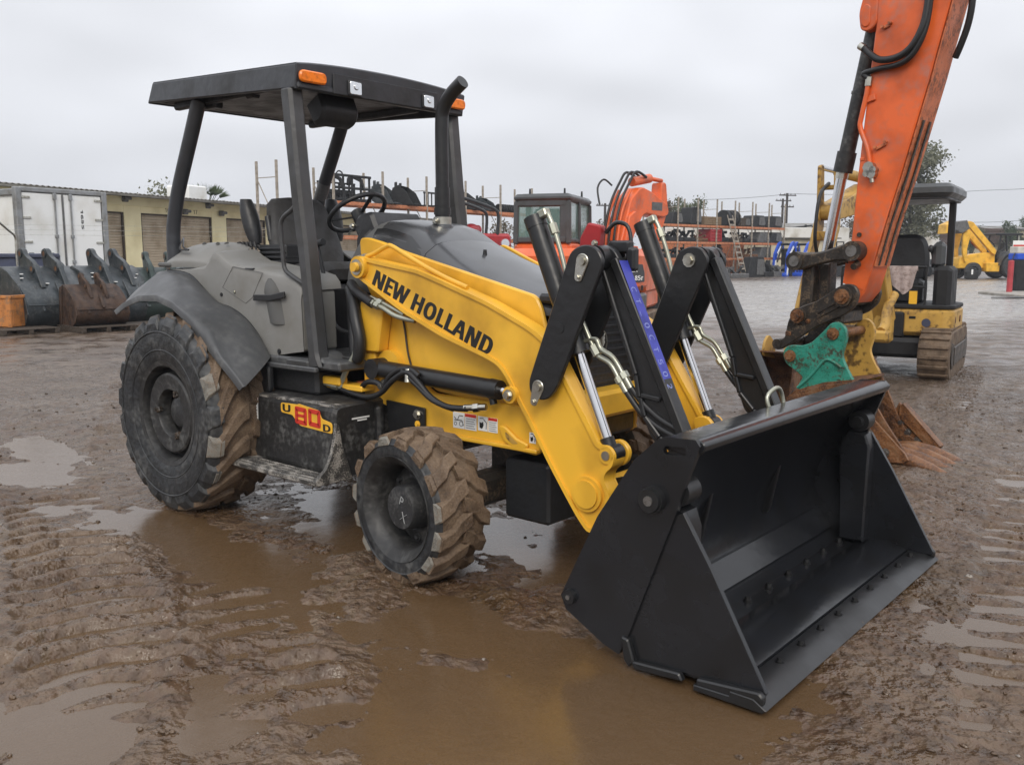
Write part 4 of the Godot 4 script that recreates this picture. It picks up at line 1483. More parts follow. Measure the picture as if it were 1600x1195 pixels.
	# ---- levers
	for i in 5:
		g = G()
		var x := -0.235 + i * 0.046
		g.rod(Vector3(x + 0.055, 1.53, 0.35), Vector3(x, 1.69, 0.35), 0.007, 0.007, 8)
		g.rod(Vector3(x + 0.004, 1.675, 0.35), Vector3(x - 0.006, 1.708, 0.35), 0.013, 0.014, 10)
		part("lever", g, M.black_plastic, t)
	g = G()
	g.beam(Vector3(-0.19, 1.565, 0.35), Vector3(0.02, 1.562, 0.35), 0.012, 0.012, 0.002)
	part("lever_guide", g, M.black_plastic, t)
	g = G()
	g.prism(round_corners(P2([0.10, 1.515, 0.125, 1.56, 0.15, 1.552, 0.175, 1.51, 0.15, 1.525, 0.13, 1.53]), 0.006), 0.50, 0.512, 0.002)
	part("paper_tag", g, M.sticker_white, t)
	g = G()
	g.tube([Vector3(0.695, 1.67, 0.40), Vector3(0.745, 1.50, 0.40), Vector3(0.80, 1.30, 0.40), Vector3(0.86, 1.18, 0.40), Vector3(1.02, 1.15, 0.40)], 0.013, 8)
	g.rod(Vector3(0.655, 1.685, 0.40), Vector3(0.75, 1.70, 0.40), 0.020, 0.022, 10)
	part("lever", g, M.black_plastic, t)
	# ---- steering wheel and dash
	var sw := joint("steering_wheel", t)
	g = G()
	var mid := Vector3(0.60, 1.895, 0.0)
	var tilt := Basis(Vector3(0, 0, 1), 0.62)
	var ring := []
	for k in 33:
		ring.append(mid + tilt * Vector3(cos(TAU * k / 32) * 0.195, 0, sin(TAU * k / 32) * 0.195))
	g.tube(ring, 0.016, 10, 1)
	for k in 3:
		g.beam(mid + tilt * Vector3(0, -0.03, 0), mid + tilt * Vector3(cos(TAU * k / 3.0) * 0.19, 0, sin(TAU * k / 3.0) * 0.19), 0.03, 0.012, 0.004)
	g.rod(mid + tilt * Vector3(0, -0.05, 0), mid + tilt * Vector3(0, 0.01, 0), 0.045, 0.04, 16)
	part("wheel_rim", g, M.black_plastic, sw)
	g = G()
	g.rod(mid + tilt * Vector3(0, -0.04, 0), Vector3(0.86, 1.55, 0), 0.045, 0.06, 14)
	part("steering_column", g, M.black_plastic, sw)
	g = G()
	g.at(Vector3(0.86, 1.79, -0.02), Vector3(0, 0, 0.62))
	g.prism(round_corners(P2([-0.07, -0.10, -0.06, 0.05, 0.02, 0.08, 0.14, 0.02, 0.12, -0.12]), 0.03), -0.20, 0.22, 0.02)
	g.at(Vector3.ZERO)
	g.box(Vector3(0.93, 1.50, 0), Vector3(0.16, 0.55, 0.50), 0.04)
	part("dashboard", g, M.black_plastic, t)
	g = G()
	g.bolt(Vector3(0.80, 1.80, 0.205), Vector3(0, 0, 1), 0.012, 0.02)
	g.rod(Vector3(0.78, 1.77, 0.20), Vector3(0.80, 1.75, 0.24), 0.006, 0.008, 8)
	part("key_switch", g, M.zinc, t)
	# ---- console panel, fuel lid, floor, fender
	var fl := joint("platform", t)
	g = G()
	g.box(Vector3(0.72, 0.985, 0), Vector3(1.0, 0.055, 1.36), 0.012)
	g.box(Vector3(0.76, 0.958, 0.705), Vector3(0.58, 0.03, 0.03), 0.006)
	g.prism(round_corners(P2([0.93, 0.955, 0.93, 1.06, 1.02, 1.05, 1.10, 0.99, 1.06, 0.955]), 0.02), 0.50, 0.68, 0.01)
	part("floor_plate", g, M.fender, fl)
	g = G()
	g.box(Vector3(1.0, 1.02, 0.30), Vector3(0.36, 0.014, 0.46), 0.004)
	part("floor_mat", g, M.rubber, fl)
	g = G()
	g.box(Vector3(0.42, 1.20, -0.1), Vector3(0.30, 0.46, 1.0), 0.03)
	g.box(Vector3(0.98, 1.18, -0.12), Vector3(0.06, 0.40, 0.5), 0.02)
	each("seat_box", g, M.black_plastic, fl)
	g = G()
	g.box(Vector3(1.02, 1.20, 0.36), Vector3(0.02, 0.20, 0.06), 0.006)
	g.box(Vector3(0.99, 1.24, 0.20), Vector3(0.02, 0.20, 0.10), 0.006)
	each("pedal", g, M.console, fl)
	for s in [1, -1]:
		fender(t, s)


func fender(t: Node3D, s: int) -> void:
	var f := joint("fender", t)
	# mudguard: a skin swept from the rib beside the console, over the tyre's shoulder, to the outer lip
	var inner := [Vector3(-0.80, 1.30, 0.66), Vector3(-0.76, 1.43, 0.66), Vector3(-0.627, 1.500, 0.66), Vector3(-0.362, 1.475, 0.66), Vector3(-0.18, 1.377, 0.66), Vector3(-0.031, 1.296, 0.66), Vector3(0.109, 1.200, 0.66), Vector3(0.221, 1.108, 0.66), Vector3(0.33, 1.03, 0.66), Vector3(0.43, 0.945, 0.66)]
	var outer := [Vector3(-0.728, 1.245, 1.0), Vector3(-0.60, 1.300, 1.0), Vector3(-0.40, 1.352, 1.0), Vector3(-0.17, 1.362, 1.0), Vector3(0.02, 1.322, 1.0), Vector3(0.20, 1.240, 1.0), Vector3(0.365, 1.130, 1.0), Vector3(0.53, 1.020, 1.0), Vector3(0.66, 0.930, 0.995), Vector3(0.735, 0.860, 0.985)]
	var rows := []
	var hub := Vector3(-0.03, 0.63, 0)
	for i in inner.size():
		var a: Vector3 = inner[i]
		var out := Vector2(a.x - hub.x, a.y - hub.y)
		if out.length() < 0.655:
			out = out.normalized() * 0.655
			a = Vector3(hub.x + out.x, hub.y + out.y, a.z)
			inner[i] = a
		var b: Vector3 = outer[i]
		var rise := (Vector3(a.x, a.y, 0) - hub).normalized()
		var line := []
		for k in 11:
			var u := k / 10.0
			var p := a.lerp(b, u)
			p += rise * 0.038 * sin(PI * pow(u, 0.7))
			p.z = lerpf(a.z, b.z, pow(u, 1.15 if i > 3 else 0.9))
			var spoke := Vector2(p.x - hub.x, p.y - hub.y)
			if k > 0 and spoke.length() < 0.668:
				spoke = spoke.normalized() * 0.668
			line.append(Vector3(hub.x + spoke.x, hub.y + spoke.y, p.z * s))
		var lip := b - rise * 0.034
		line.append(Vector3(b.x + rise.x * 0.002, b.y + rise.y * 0.002, (b.z + 0.010) * s))
		line.append(Vector3(lip.x, lip.y, (b.z + 0.010) * s))
		rows.append(line)
	var g := G()
	g.sheet(rows, 0.010 if s > 0 else -0.010)
	part("mudguard", g, M.fender, f)
	g = G()
	var rib := []
	for p in inner.slice(2):
		rib.append(Vector3(p.x - 0.005, p.y + 0.006, (p.z + 0.004) * s))
	g.tube(rib, 0.018, 8, 4)
	part("rib", g, M.black_plastic, f)
	# console: a moulded shell with an upright face and a sloping top
	var top := [Vector3(-0.80, 1.50, 0), Vector3(-0.62, 1.525, 0), Vector3(-0.36, 1.530, 0), Vector3(-0.16, 1.555, 0), Vector3(-0.075, 1.640, 0), Vector3(-0.02, 1.638, 0), Vector3(0.05, 1.600, 0), Vector3(0.139, 1.566, 0), Vector3(0.31, 1.550, 0), Vector3(0.474, 1.528, 0), Vector3(0.69, 1.506, 0), Vector3(0.81, 1.480, 0), Vector3(0.852, 1.440, 0), Vector3(0.862, 1.40, 0)]
	var foot := [Vector3(-0.80, 1.48, 0), Vector3(-0.62, 1.50, 0), Vector3(-0.36, 1.47, 0), Vector3(-0.20, 1.385, 0), Vector3(-0.10, 1.33, 0), Vector3(-0.031, 1.29, 0), Vector3(0.05, 1.235, 0), Vector3(0.12, 1.185, 0), Vector3(0.25, 1.085, 0), Vector3(0.41, 0.985, 0), Vector3(0.66, 1.02, 0), Vector3(0.80, 1.042, 0), Vector3(0.86, 1.05, 0), Vector3(0.874, 1.053, 0)]
	rows = []
	for i in top.size():
		var a: Vector3 = top[i]
		var b: Vector3 = foot[i]
		var line := []
		for q in [[0.0, 0.36, 0.018], [0.0, 0.56, 0.010], [0.0, 0.615, 0.0], [0.012, 0.645, 0.0], [0.05, 0.659, 0.0], [0.15, 0.664, 0.0], [0.5, 0.664, 0.0], [1.0, 0.664, 0.0]]:
			var p := a.lerp(b, q[0])
			line.append(Vector3(p.x, p.y + q[2], q[1] * s))
		rows.append(line)
	g = G()
	g.sheet(rows, 0.012 if s < 0 else -0.012)
	g.prism(round_corners(P2([-0.60, 1.36, -0.60, 1.47, -0.1, 1.50, 0.15, 1.54, 0.80, 1.46, 0.855, 1.40, 0.865, 1.05, 0.40, 0.985]), 0.02), minf(s * 0.40, s * 0.655), maxf(s * 0.40, s * 0.655), 0.01)
	part("console", g, M.console, f)
	# the domed lid at the rear
	g = G()
	var dome := []
	for i in 17:
		var u := i / 16.0
		var e := pow(absf(u * 2.0 - 1.0), 3.0)
		var line := []
		for k in 11:
			var v := k / 10.0
			var zz := lerpf(0.34, 0.690 - 0.13 * e - (0.05 * u), v)
			var yy := 1.728 - 0.120 * v * v - 0.035 * pow(1.0 - u, 2.0) - 0.030 * u * u - 0.030 * e
			line.append(Vector3(lerpf(-0.84, -0.085, u) + 0.03 * v * (1.0 - u), yy, zz * s))
		var last: Vector3 = line[-1]
		line.append(last + Vector3(0, -0.018, 0.008 * s))
		line.append(last + Vector3(0, -0.052, 0.004 * s))
		dome.append(line)
	g.sheet(dome, 0.040 if s < 0 else -0.040)
	part("fuel_lid", g, M.console, f)
	g = G()
	g.box(Vector3(-0.66, 1.555, s * 0.665), Vector3(0.17, 0.032, 0.04), 0.01)
	part("latch", g, M.console_dark, f)
	if s < 0:
		return
	g = G()
	g.tube([Vector3(-0.70, 1.74, 0.50), Vector3(-0.60, 1.715, 0.56), Vector3(-0.50, 1.675, 0.62), Vector3(-0.40, 1.655, 0.64)], 0.006, 6)
	g.tube([Vector3(-0.70, 1.74, 0.50), Vector3(-0.62, 1.70, 0.57), Vector3(-0.53, 1.66, 0.63), Vector3(-0.40, 1.655, 0.64)], 0.006, 6)
	part("strap", g, M.hose, f)
	for x in [-0.50, -0.33, -0.22]:
		g = G()
		g.bolt(Vector3(x, 1.700, 0.46), Vector3(0, 1, 0.2), 0.010, 0.008)
		part("screw", g, M.console_dark, f)
	# bottle pocket and its band, access panel seams
	g = G()
	rows = []
	for i in 11:
		var v := i / 10.0
		var line := []
		for k in 11:
			var u := k / 10.0
			var wide := lerpf(0.165, 0.150, v) * sqrt(clampf(v / 0.3, 0.02, 1.0))
			line.append(Vector3(0.555 + v * 0.068 + (u - 0.5) * wide, 1.480 - v * 0.275, 0.6655 + 0.018 * sin(PI * u) * minf(1.0, v * 4.0)))
		rows.append(line)
	g.sheet(rows, 0.004)
	part("bottle_pocket", g, M.console_dark, f)
	g = G()
	g.prism(round_corners(P2([0.415, 1.340, 0.42, 1.378, 0.60, 1.382, 0.735, 1.405, 0.738, 1.368, 0.60, 1.345]), 0.006), 0.680, 0.696, 0.004)
	part("elastic_band", g, M.hose, f)
	for e in [[0.035, 1.413, 0.165, 1.548], [0.165, 1.548, 0.485, 1.512], [0.485, 1.512, 0.365, 1.356], [0.365, 1.356, 0.29, 1.318], [0.29, 1.318, 0.035, 1.413]]:
		g = G()
		g.beam(Vector3(e[0], e[1], 0.6645), Vector3(e[2], e[3], 0.6645), 0.0035, 0.0025, 0.0008, Vector3(0, 0, 1))
		part("panel_seam", g, M.console_dark, f)
	g = G()
	g.box(Vector3(0.33, 1.535, 0.650), Vector3(0.09, 0.010, 0.02), 0.003)
	part("slot", g, M.black_plastic, f)
	for q in [[0.02, 1.366, 0.009], [0.63, 1.036, 0.012]]:
		g = G()
		g.bolt(Vector3(q[0], q[1], 0.666), Vector3(0, 0, 1), q[2], 0.006)
		part("screw", g, M.black_plastic, f)
	g = G()
	g.bolt(Vector3(0.172, 1.387, 0.667), Vector3(0, 0, 1), 0.008, 0.008)
	part("screw", g, M.zinc, f)


func tank(t: Node3D) -> void:
	var k := joint("fuel_tank", t)
	var g := G()
	# a bowed front face: loft of sections along x, flaring out to the step
	var sec := [Vector2(0.25, 0.800), Vector2(0.77, 0.786), Vector2(0.794, 0.776), Vector2(0.804, 0.752), Vector2(0.812, 0.42), Vector2(0.80, 0.375), Vector2(0.25, 0.375)]
	var rows := []
	for x in [0.50, 0.515, 1.305, 1.325]:
		var e := 0.012 if x == 0.50 or x == 1.325 else 0.0
		var line := []
		for p in sec:
			line.append(Vector3(x, p.y - e if p.y > 0.6 else p.y, p.x - e))
		rows.append(line)
	for i in rows.size() - 1:
		for j in sec.size() - 1:
			g.quad(rows[i][j], rows[i][j + 1], rows[i + 1][j + 1], rows[i + 1][j], Vector3(0, (sec[j].y + sec[j + 1].y) / 2 - 0.58, (sec[j].x + sec[j + 1].x) / 2 - 0.5))
	g.cap(rows[0], Vector3.LEFT)
	g.cap(rows[-1], Vector3.RIGHT)
	g.box(Vector3(1.345, 0.60, 0.50), Vector3(0.05, 0.32, 0.05), 0.015)
	part("tank_body", g, M.dusty_plastic, k)
	# the scraped gusset that flares from the tank's front corner down to the step
	g = G()
	g.at(Vector3(1.329, 0, 0), Vector3(0, -PI / 2, 0))
	g.prism(round_corners(P2([0.808, 0.70, 0.818, 0.62, 0.842, 0.53, 0.885, 0.45, 0.958, 0.392, 0.955, 0.362, 0.70, 0.362, 0.725, 0.45, 0.765, 0.56, 0.785, 0.68]), 0.012), -0.012, 0.012, 0.004)
	g.at(Vector3.ZERO)
	part("scraped_corner", g, M.scuffed_plastic, k)
	g = G()
	g.prism(P2([0.505, 0.770, 0.54, 0.7895, 1.30, 0.7905, 1.318, 0.775, 1.30, 0.7725]), 0.735, 0.797, 0.006)
	each("scraped_edge", g, M.scuffed_plastic, k)
	# step
	g = G()
	g.box(Vector3(0.92, 0.378, 0.885), Vector3(0.82, 0.035, 0.15), 0.008)
	for i in 3:
		g.box(Vector3(0.95, 0.399, 0.845 + i * 0.045), Vector3(0.78, 0.010, 0.016), 0.003)
	g.box(Vector3(0.57, 0.39, 0.86), Vector3(0.13, 0.03, 0.12), 0.008)
	each("step", g, M.scuffed_plastic, k)
	g = G()
	g.prism(round_corners(P2([0.42, 0.40, 0.40, 0.60, 0.41, 0.90, 0.50, 0.955, 0.62, 0.955, 0.62, 0.79, 0.52, 0.76, 0.52, 0.40]), 0.04), 0.70, 0.74, 0.01)
	g.box(Vector3(0.72, 0.87, 0.40), Vector3(0.50, 0.16, 0.50), 0.02)
	each("mud_flap", g, M.black_plastic, k)
	g = G()
	g.rod(Vector3(1.14, 0.79, 0.44), Vector3(1.14, 0.83, 0.44), 0.055, 0.055, 20)
	g.rod(Vector3(1.14, 0.83, 0.44), Vector3(1.14, 0.872, 0.44), 0.068, 0.064, 12)
	part("filler_cap", g, M.rubber, k)
	g = G()
	g.rod(Vector3(1.14, 0.871, 0.44), Vector3(1.14, 0.876, 0.44), 0.045, 0.040, 20)
	part("cap_disc", g, M.orange_worn, k)
	# front bracket
	g = G()
	g.prism(round_corners(P2([1.37, 0.79, 1.69, 0.775, 1.69, 0.60, 1.40, 0.56]), 0.01), 0.452, 0.468, 0.003)
	part("bracket", g, M.black_paint, k)
	g = G()
	g.bolt(Vector3(1.635, 0.735, 0.468), Vector3(0, 0, 1), 0.020, 0.02)
	part("bolt", g, M.zinc, k)
	g = G()
	g.bolt(Vector3(1.635, 0.68, 0.468), Vector3(0, 0, 1), 0.014, 0.012)
	part("bolt", g, M.yellow, k)
	# valve block, lines and hose bundle by the column
	var v := joint("hydraulic_lines", t)
	g = G()
	g.tube([Vector3(1.05, 1.42, 0.44), Vector3(1.14, 1.36, 0.50), Vector3(1.21, 1.25, 0.54), Vector3(1.25, 1.14, 0.55), Vector3(1.24, 1.05, 0.55), Vector3(1.22, 1.02, 0.55)], 0.037, 12, 5)
	g.tube([Vector3(1.0, 1.42, 0.40), Vector3(1.08, 1.30, 0.46), Vector3(1.16, 1.18, 0.52), Vector3(1.19, 1.05, 0.54)], 0.030, 12, 5)
	g.tube([Vector3(1.08, 1.45, 0.46), Vector3(1.20, 1.41, 0.52), Vector3(1.32, 1.365, 0.535), Vector3(1.36, 1.35, 0.54)], 0.030, 10, 5)
	each("hose_sleeve", g, M.hose, v, false)
	g = G()
	g.tube([Vector3(1.34, 1.36, 0.54), Vector3(1.45, 1.325, 0.54), Vector3(1.54, 1.285, 0.53), Vector3(1.66, 1.262, 0.50)], 0.015, 8)
	g.tube([Vector3(1.33, 1.385, 0.53), Vector3(1.46, 1.345, 0.53), Vector3(1.58, 1.295, 0.51)], 0.011, 8)
	for q in [Vector3(1.345, 1.358, 0.54), Vector3(1.385, 1.345, 0.54), Vector3(1.40, 1.36, 0.53)]:
		g.rod(q, q + Vector3(0.03, -0.010, 0), 0.024, 0.024, 6)
	g.tube([Vector3(1.20, 1.04, 0.56), Vector3(1.16, 0.97, 0.575), Vector3(1.115, 0.90, 0.58), Vector3(1.11, 0.855, 0.58)], 0.013, 8)
	g.tube([Vector3(1.23, 1.08, 0.57), Vector3(1.20, 1.0, 0.58), Vector3(1.16, 0.93, 0.585), Vector3(1.13, 0.885, 0.585)], 0.010, 8)
	g.tube([Vector3(0.62, 0.90, 0.60), Vector3(0.80, 0.875, 0.60), Vector3(0.98, 0.86, 0.59), Vector3(1.12, 0.845, 0.57)], 0.012, 8)
	g.rod(Vector3(1.03, 0.855, 0.585), Vector3(1.08, 0.85, 0.58), 0.02, 0.02, 6)
	part("pipe", g, M.pipe_zinc, v)
	g = G()
	g.box(Vector3(1.02, 0.885, 0.57), Vector3(0.20, 0.05, 0.07), 0.008)
	g.rod(Vector3(0.955, 0.885, 0.600), Vector3(0.955, 0.885, 0.612), 0.014, 0.014, 10)
	part("valve_block", g, M.yellow, v)
	# stickers and the model plate
	sticker(k, Vector3(0.565, 0.70, 0.8095), 0.065, 0.13, true, -0.03)
	var pl := joint("model_plate", k, Transform3D(Basis(Vector3(0, 0, 1), 0.0), Vector3(0.86, 0.655, 0.8135)))
	g = G()
	g.prism(round_corners(P2([-0.02, 0.050, -0.02, 0.108, 0.14, 0.112, 0.155, 0.118, 0.345, 0.098, 0.36, 0.055, 0.455, 0.040, 0.455, -0.022, 0.16, -0.010, 0.11, 0.028, 0.09, 0.045]), 0.018), 0.0, 0.003, 0.001)
	part("plate", g, M.yellow, pl)
	g = G()
	g.words("U", Vector3(0.0, 0.058, 0.003), Vector3(1, 0, 0), Vector3(0, 1, 0), 0.044, 0.075, 0.002)
	g.words("D", Vector3(0.375, -0.014, 0.003), Vector3(1, 0, 0), Vector3(0, 1, 0), 0.040, 0.065, 0.002)
	part("lettering", g, M.ink, pl)
	g = G()
	for q in [0.120, 0.245]:
		rim_strip(g, round_corners(P2([q, 0.002, q, 0.102, q + 0.108, 0.098, q + 0.108, -0.004]), 0.016), 0.026, 0.003, 0.006)
	g.box(Vector3(0.174, 0.050, 0.0045), Vector3(0.07, 0.018, 0.003), 0.001)
	part("lettering", g, M.sticker_red, pl)
	g = G()
	g.box(Vector3(1.3262, 0.702, 0.62), Vector3(0.0012, 0.009, 0.13), 0.0003)
	g.box(Vector3(1.3262, 0.688, 0.61), Vector3(0.0012, 0.008, 0.07), 0.0003)
	part("print", g, M.sticker_white, k)


# ---------------------------------------------------------------- ground and water

const WATER := -0.006
var ruts := []
var pools := []


func setup_ground() -> void:
	for q in [["broad", 21, 0.16, 3, 0], ["clod", 22, 1.15, 4, 1], ["fine", 23, 4.2, 5, 0], ["crumb", 27, 13.0, 3, 1], ["mask", 24, 0.42, 3, 0], ["wear", 25, 0.9, 3, 0], ["lump", 26, 3.2, 2, 2]]:
		var n := FastNoiseLite.new()
		n.seed = q[1]
		n.frequency = q[2]
		n.fractal_octaves = q[3]
		n.noise_type = FastNoiseLite.TYPE_SIMPLEX_SMOOTH if q[4] < 2 else FastNoiseLite.TYPE_CELLULAR
		if q[4] == 1:
			n.fractal_type = FastNoiseLite.FRACTAL_RIDGED
		noises[q[0]] = n
	# wheel ruts: from, to, width, spacing of the lug prints, their height, depth of the rut, slant
	ruts = [[Vector2(2.5, 2.62), Vector2(-1.3, 1.28), 0.62, 0.19, 0.052, 0.012, 0.22], [Vector2(2.1, 3.10), Vector2(-2.4, 1.75), 0.60, 0.17, 0.046, 0.010, -0.20], [Vector2(3.0, 2.35), Vector2(1.0, 1.30), 0.56, 0.20, 0.050, 0.012, 0.15], [Vector2(4.9, 1.3), Vector2(3.9, -4.2), 0.55, 0.20, 0.034, 0.010, 0.2], [Vector2(5.6, 0.9), Vector2(4.6, -5.0), 0.5, 0.17, 0.034, 0.012, -0.2],
		[Vector2(3.2, -3.4), Vector2(0.6, -17.0), 0.5, 0.2, 0.034, 0.010, 0.1], [Vector2(4.2, -4.2), Vector2(2.4, -17.0), 0.5, 0.2, 0.034, 0.010, 0.1], [Vector2(-2.0, 1.6), Vector2(-12.0, -1.2), 0.6, 0.2, 0.04, 0.004, 0.1], [Vector2(-1.6, 0.6), Vector2(-12.0, -5.0), 0.6, 0.2, 0.04, 0.004, 0.1]]
	# hollows that hold water: place, reach along x and z, depth
	pools = [[0.30, 1.26, 0.85, 0.30, 0.050], [1.2, 1.30, 0.80, 0.34, 0.048], [1.75, 1.70, 0.34, 0.22, 0.034], [3.15, 1.70, 0.75, 0.52, 0.044], [2.75, 1.20, 0.90, 0.38, 0.044], [3.60, 1.20, 0.60, 0.45, 0.042], [2.30, 1.50, 0.45, 0.24, 0.040], [1.2, 0.2, 1.5, 0.7, 0.040], [2.7, -0.1, 0.9, 0.8, 0.038], [2.28, 2.72, 0.30, 0.26, 0.042], [2.62, 2.42, 0.26, 0.20, 0.036], [1.98, 2.9, 0.30, 0.2, 0.040], [2.30, 2.2, 0.16, 0.12, 0.03], [-1.75, 1.25, 0.70, 0.28, 0.044], [-2.7, 0.80, 0.8, 0.34, 0.042], [-0.75, 1.55, 0.35, 0.12, 0.036], [4.35, -0.10, 0.28, 0.42, 0.032], [4.38, 0.22, 0.30, 0.26, 0.028], [4.05, -0.42, 0.22, 0.22, 0.022], [4.42, 0.62, 0.28, 0.25, 0.030], [4.15, -1.75, 0.34, 0.7, 0.026], [3.9, -2.9, 0.3, 0.7, 0.020], [4.62, -0.75, 0.22, 0.5, 0.028], [2.8, -6.9, 0.35, 0.9, 0.022], [-3.5, -13.0, 0.9, 1.6, 0.03], [4.0, 0.85, 0.35, 0.30, 0.028]]


func ground_height(x: float, z: float, d: float, u: float) -> float:
	var far := clampf((d - 9.0) / 8.0, 0.0, 1.0)
	var mask := clampf(0.5 + 1.3 * noises.mask.get_noise_2d(x, z), 0.0, 1.0)
	var h: float = 0.016 + 0.016 * noises.broad.get_noise_2d(x * 2.0, z * 2.0)
	var hollow := 0.0
	for p in pools:
		var a: float = (x - p[0]) / p[2]
		var b: float = (z - p[1]) / p[3]
		var r := a * a + b * b
		if r < 5.0:
			hollow = maxf(hollow, p[4] * exp(-r))
	var rough := (0.40 + 0.9 * mask) * (1.0 - 0.85 * far) * clampf(1.0 - hollow * 17.0, 0.30, 1.0)
	h += rough * (0.026 * noises.clod.get_noise_2d(x, z) - 0.004 + 0.0045 * noises.crumb.get_noise_2d(x, z) * (1.0 - far)) + 0.013 * noises.fine.get_noise_2d(x, z) * (0.4 + rough) * (1.0 - 0.85 * far)
	h += rough * 0.014 * maxf(0.0, noises.lump.get_noise_2d(x, z) + 0.55)
	var p2 := Vector2(x, z)
	for r in ruts:
		var along: Vector2 = (r[1] - r[0])
		var l := along.length()
		along /= l
		var rel: Vector2 = p2 - r[0]
		var s := rel.dot(along)
		if s < 0.0 or s > l:
			continue
		var v: float = rel.cross(along) + 0.06 * noises.wear.get_noise_2d(x, z)
		var half: float = r[2] * 0.5
		if absf(v) > half * 1.5:
			continue
		var inside := 1.0 - smoothstep(half * 0.85, half * 1.05, absf(v))
		var berm := exp(-pow((absf(v) - half * 1.12) / (half * 0.22), 2.0))
		var ends := smoothstep(0.0, 0.5, s) * smoothstep(0.0, 0.5, l - s)
		var wob: float = s + r[6] * absf(v) + 0.035 * noises.wear.get_noise_2d(x * 2.0, z * 2.0)
		var ridge := smoothstep(0.25, 0.8, 0.5 + 0.5 * sin(TAU * wob / r[3]))
		var worn := clampf(0.62 + 0.9 * noises.wear.get_noise_2d(x + 40.0, z), 0.0, 1.0)
		h += ends * (inside * (worn * r[4] * (ridge - 0.35) - r[5]) + berm * r[5] * 0.8)
	return h * (1.0 - 0.72 * smoothstep(16.0, 24.0, d)) - hollow + maxf(0.0, d - 8.0) * 0.0045


func ground_colour(x: float, z: float, d: float, u: float) -> Color:
	var n: float = noises.wear.get_noise_2d(x * 0.8, z * 0.8)
	var b: float = noises.broad.get_noise_2d(x, z)
	var near := Color(0.094, 0.055, 0.030).lerp(Color(0.138, 0.092, 0.058), clampf(0.5 + n + b, 0.0, 1.0))
	var mid := Color(0.140, 0.103, 0.076).lerp(Color(0.082, 0.056, 0.038), clampf(0.4 + n, 0.0, 1.0))
	var road := Color(0.36, 0.345, 0.325).lerp(Color(0.28, 0.265, 0.25), clampf(0.5 + n, 0.0, 1.0))
	var c := near.lerp(mid, smoothstep(5.5, 10.0, d + b * 2.0))
	var edge := 21.0 + b * 5.0 + (3.0 if u < 0.0 else 0.0)
	c = c.lerp(road, smoothstep(edge - 2.0, edge + 2.0, d + n * 3.0))
	c = c.lerp(Color(0.135, 0.108, 0.088), smoothstep(50.0, 54.0, d + n * 2.0))
	return c


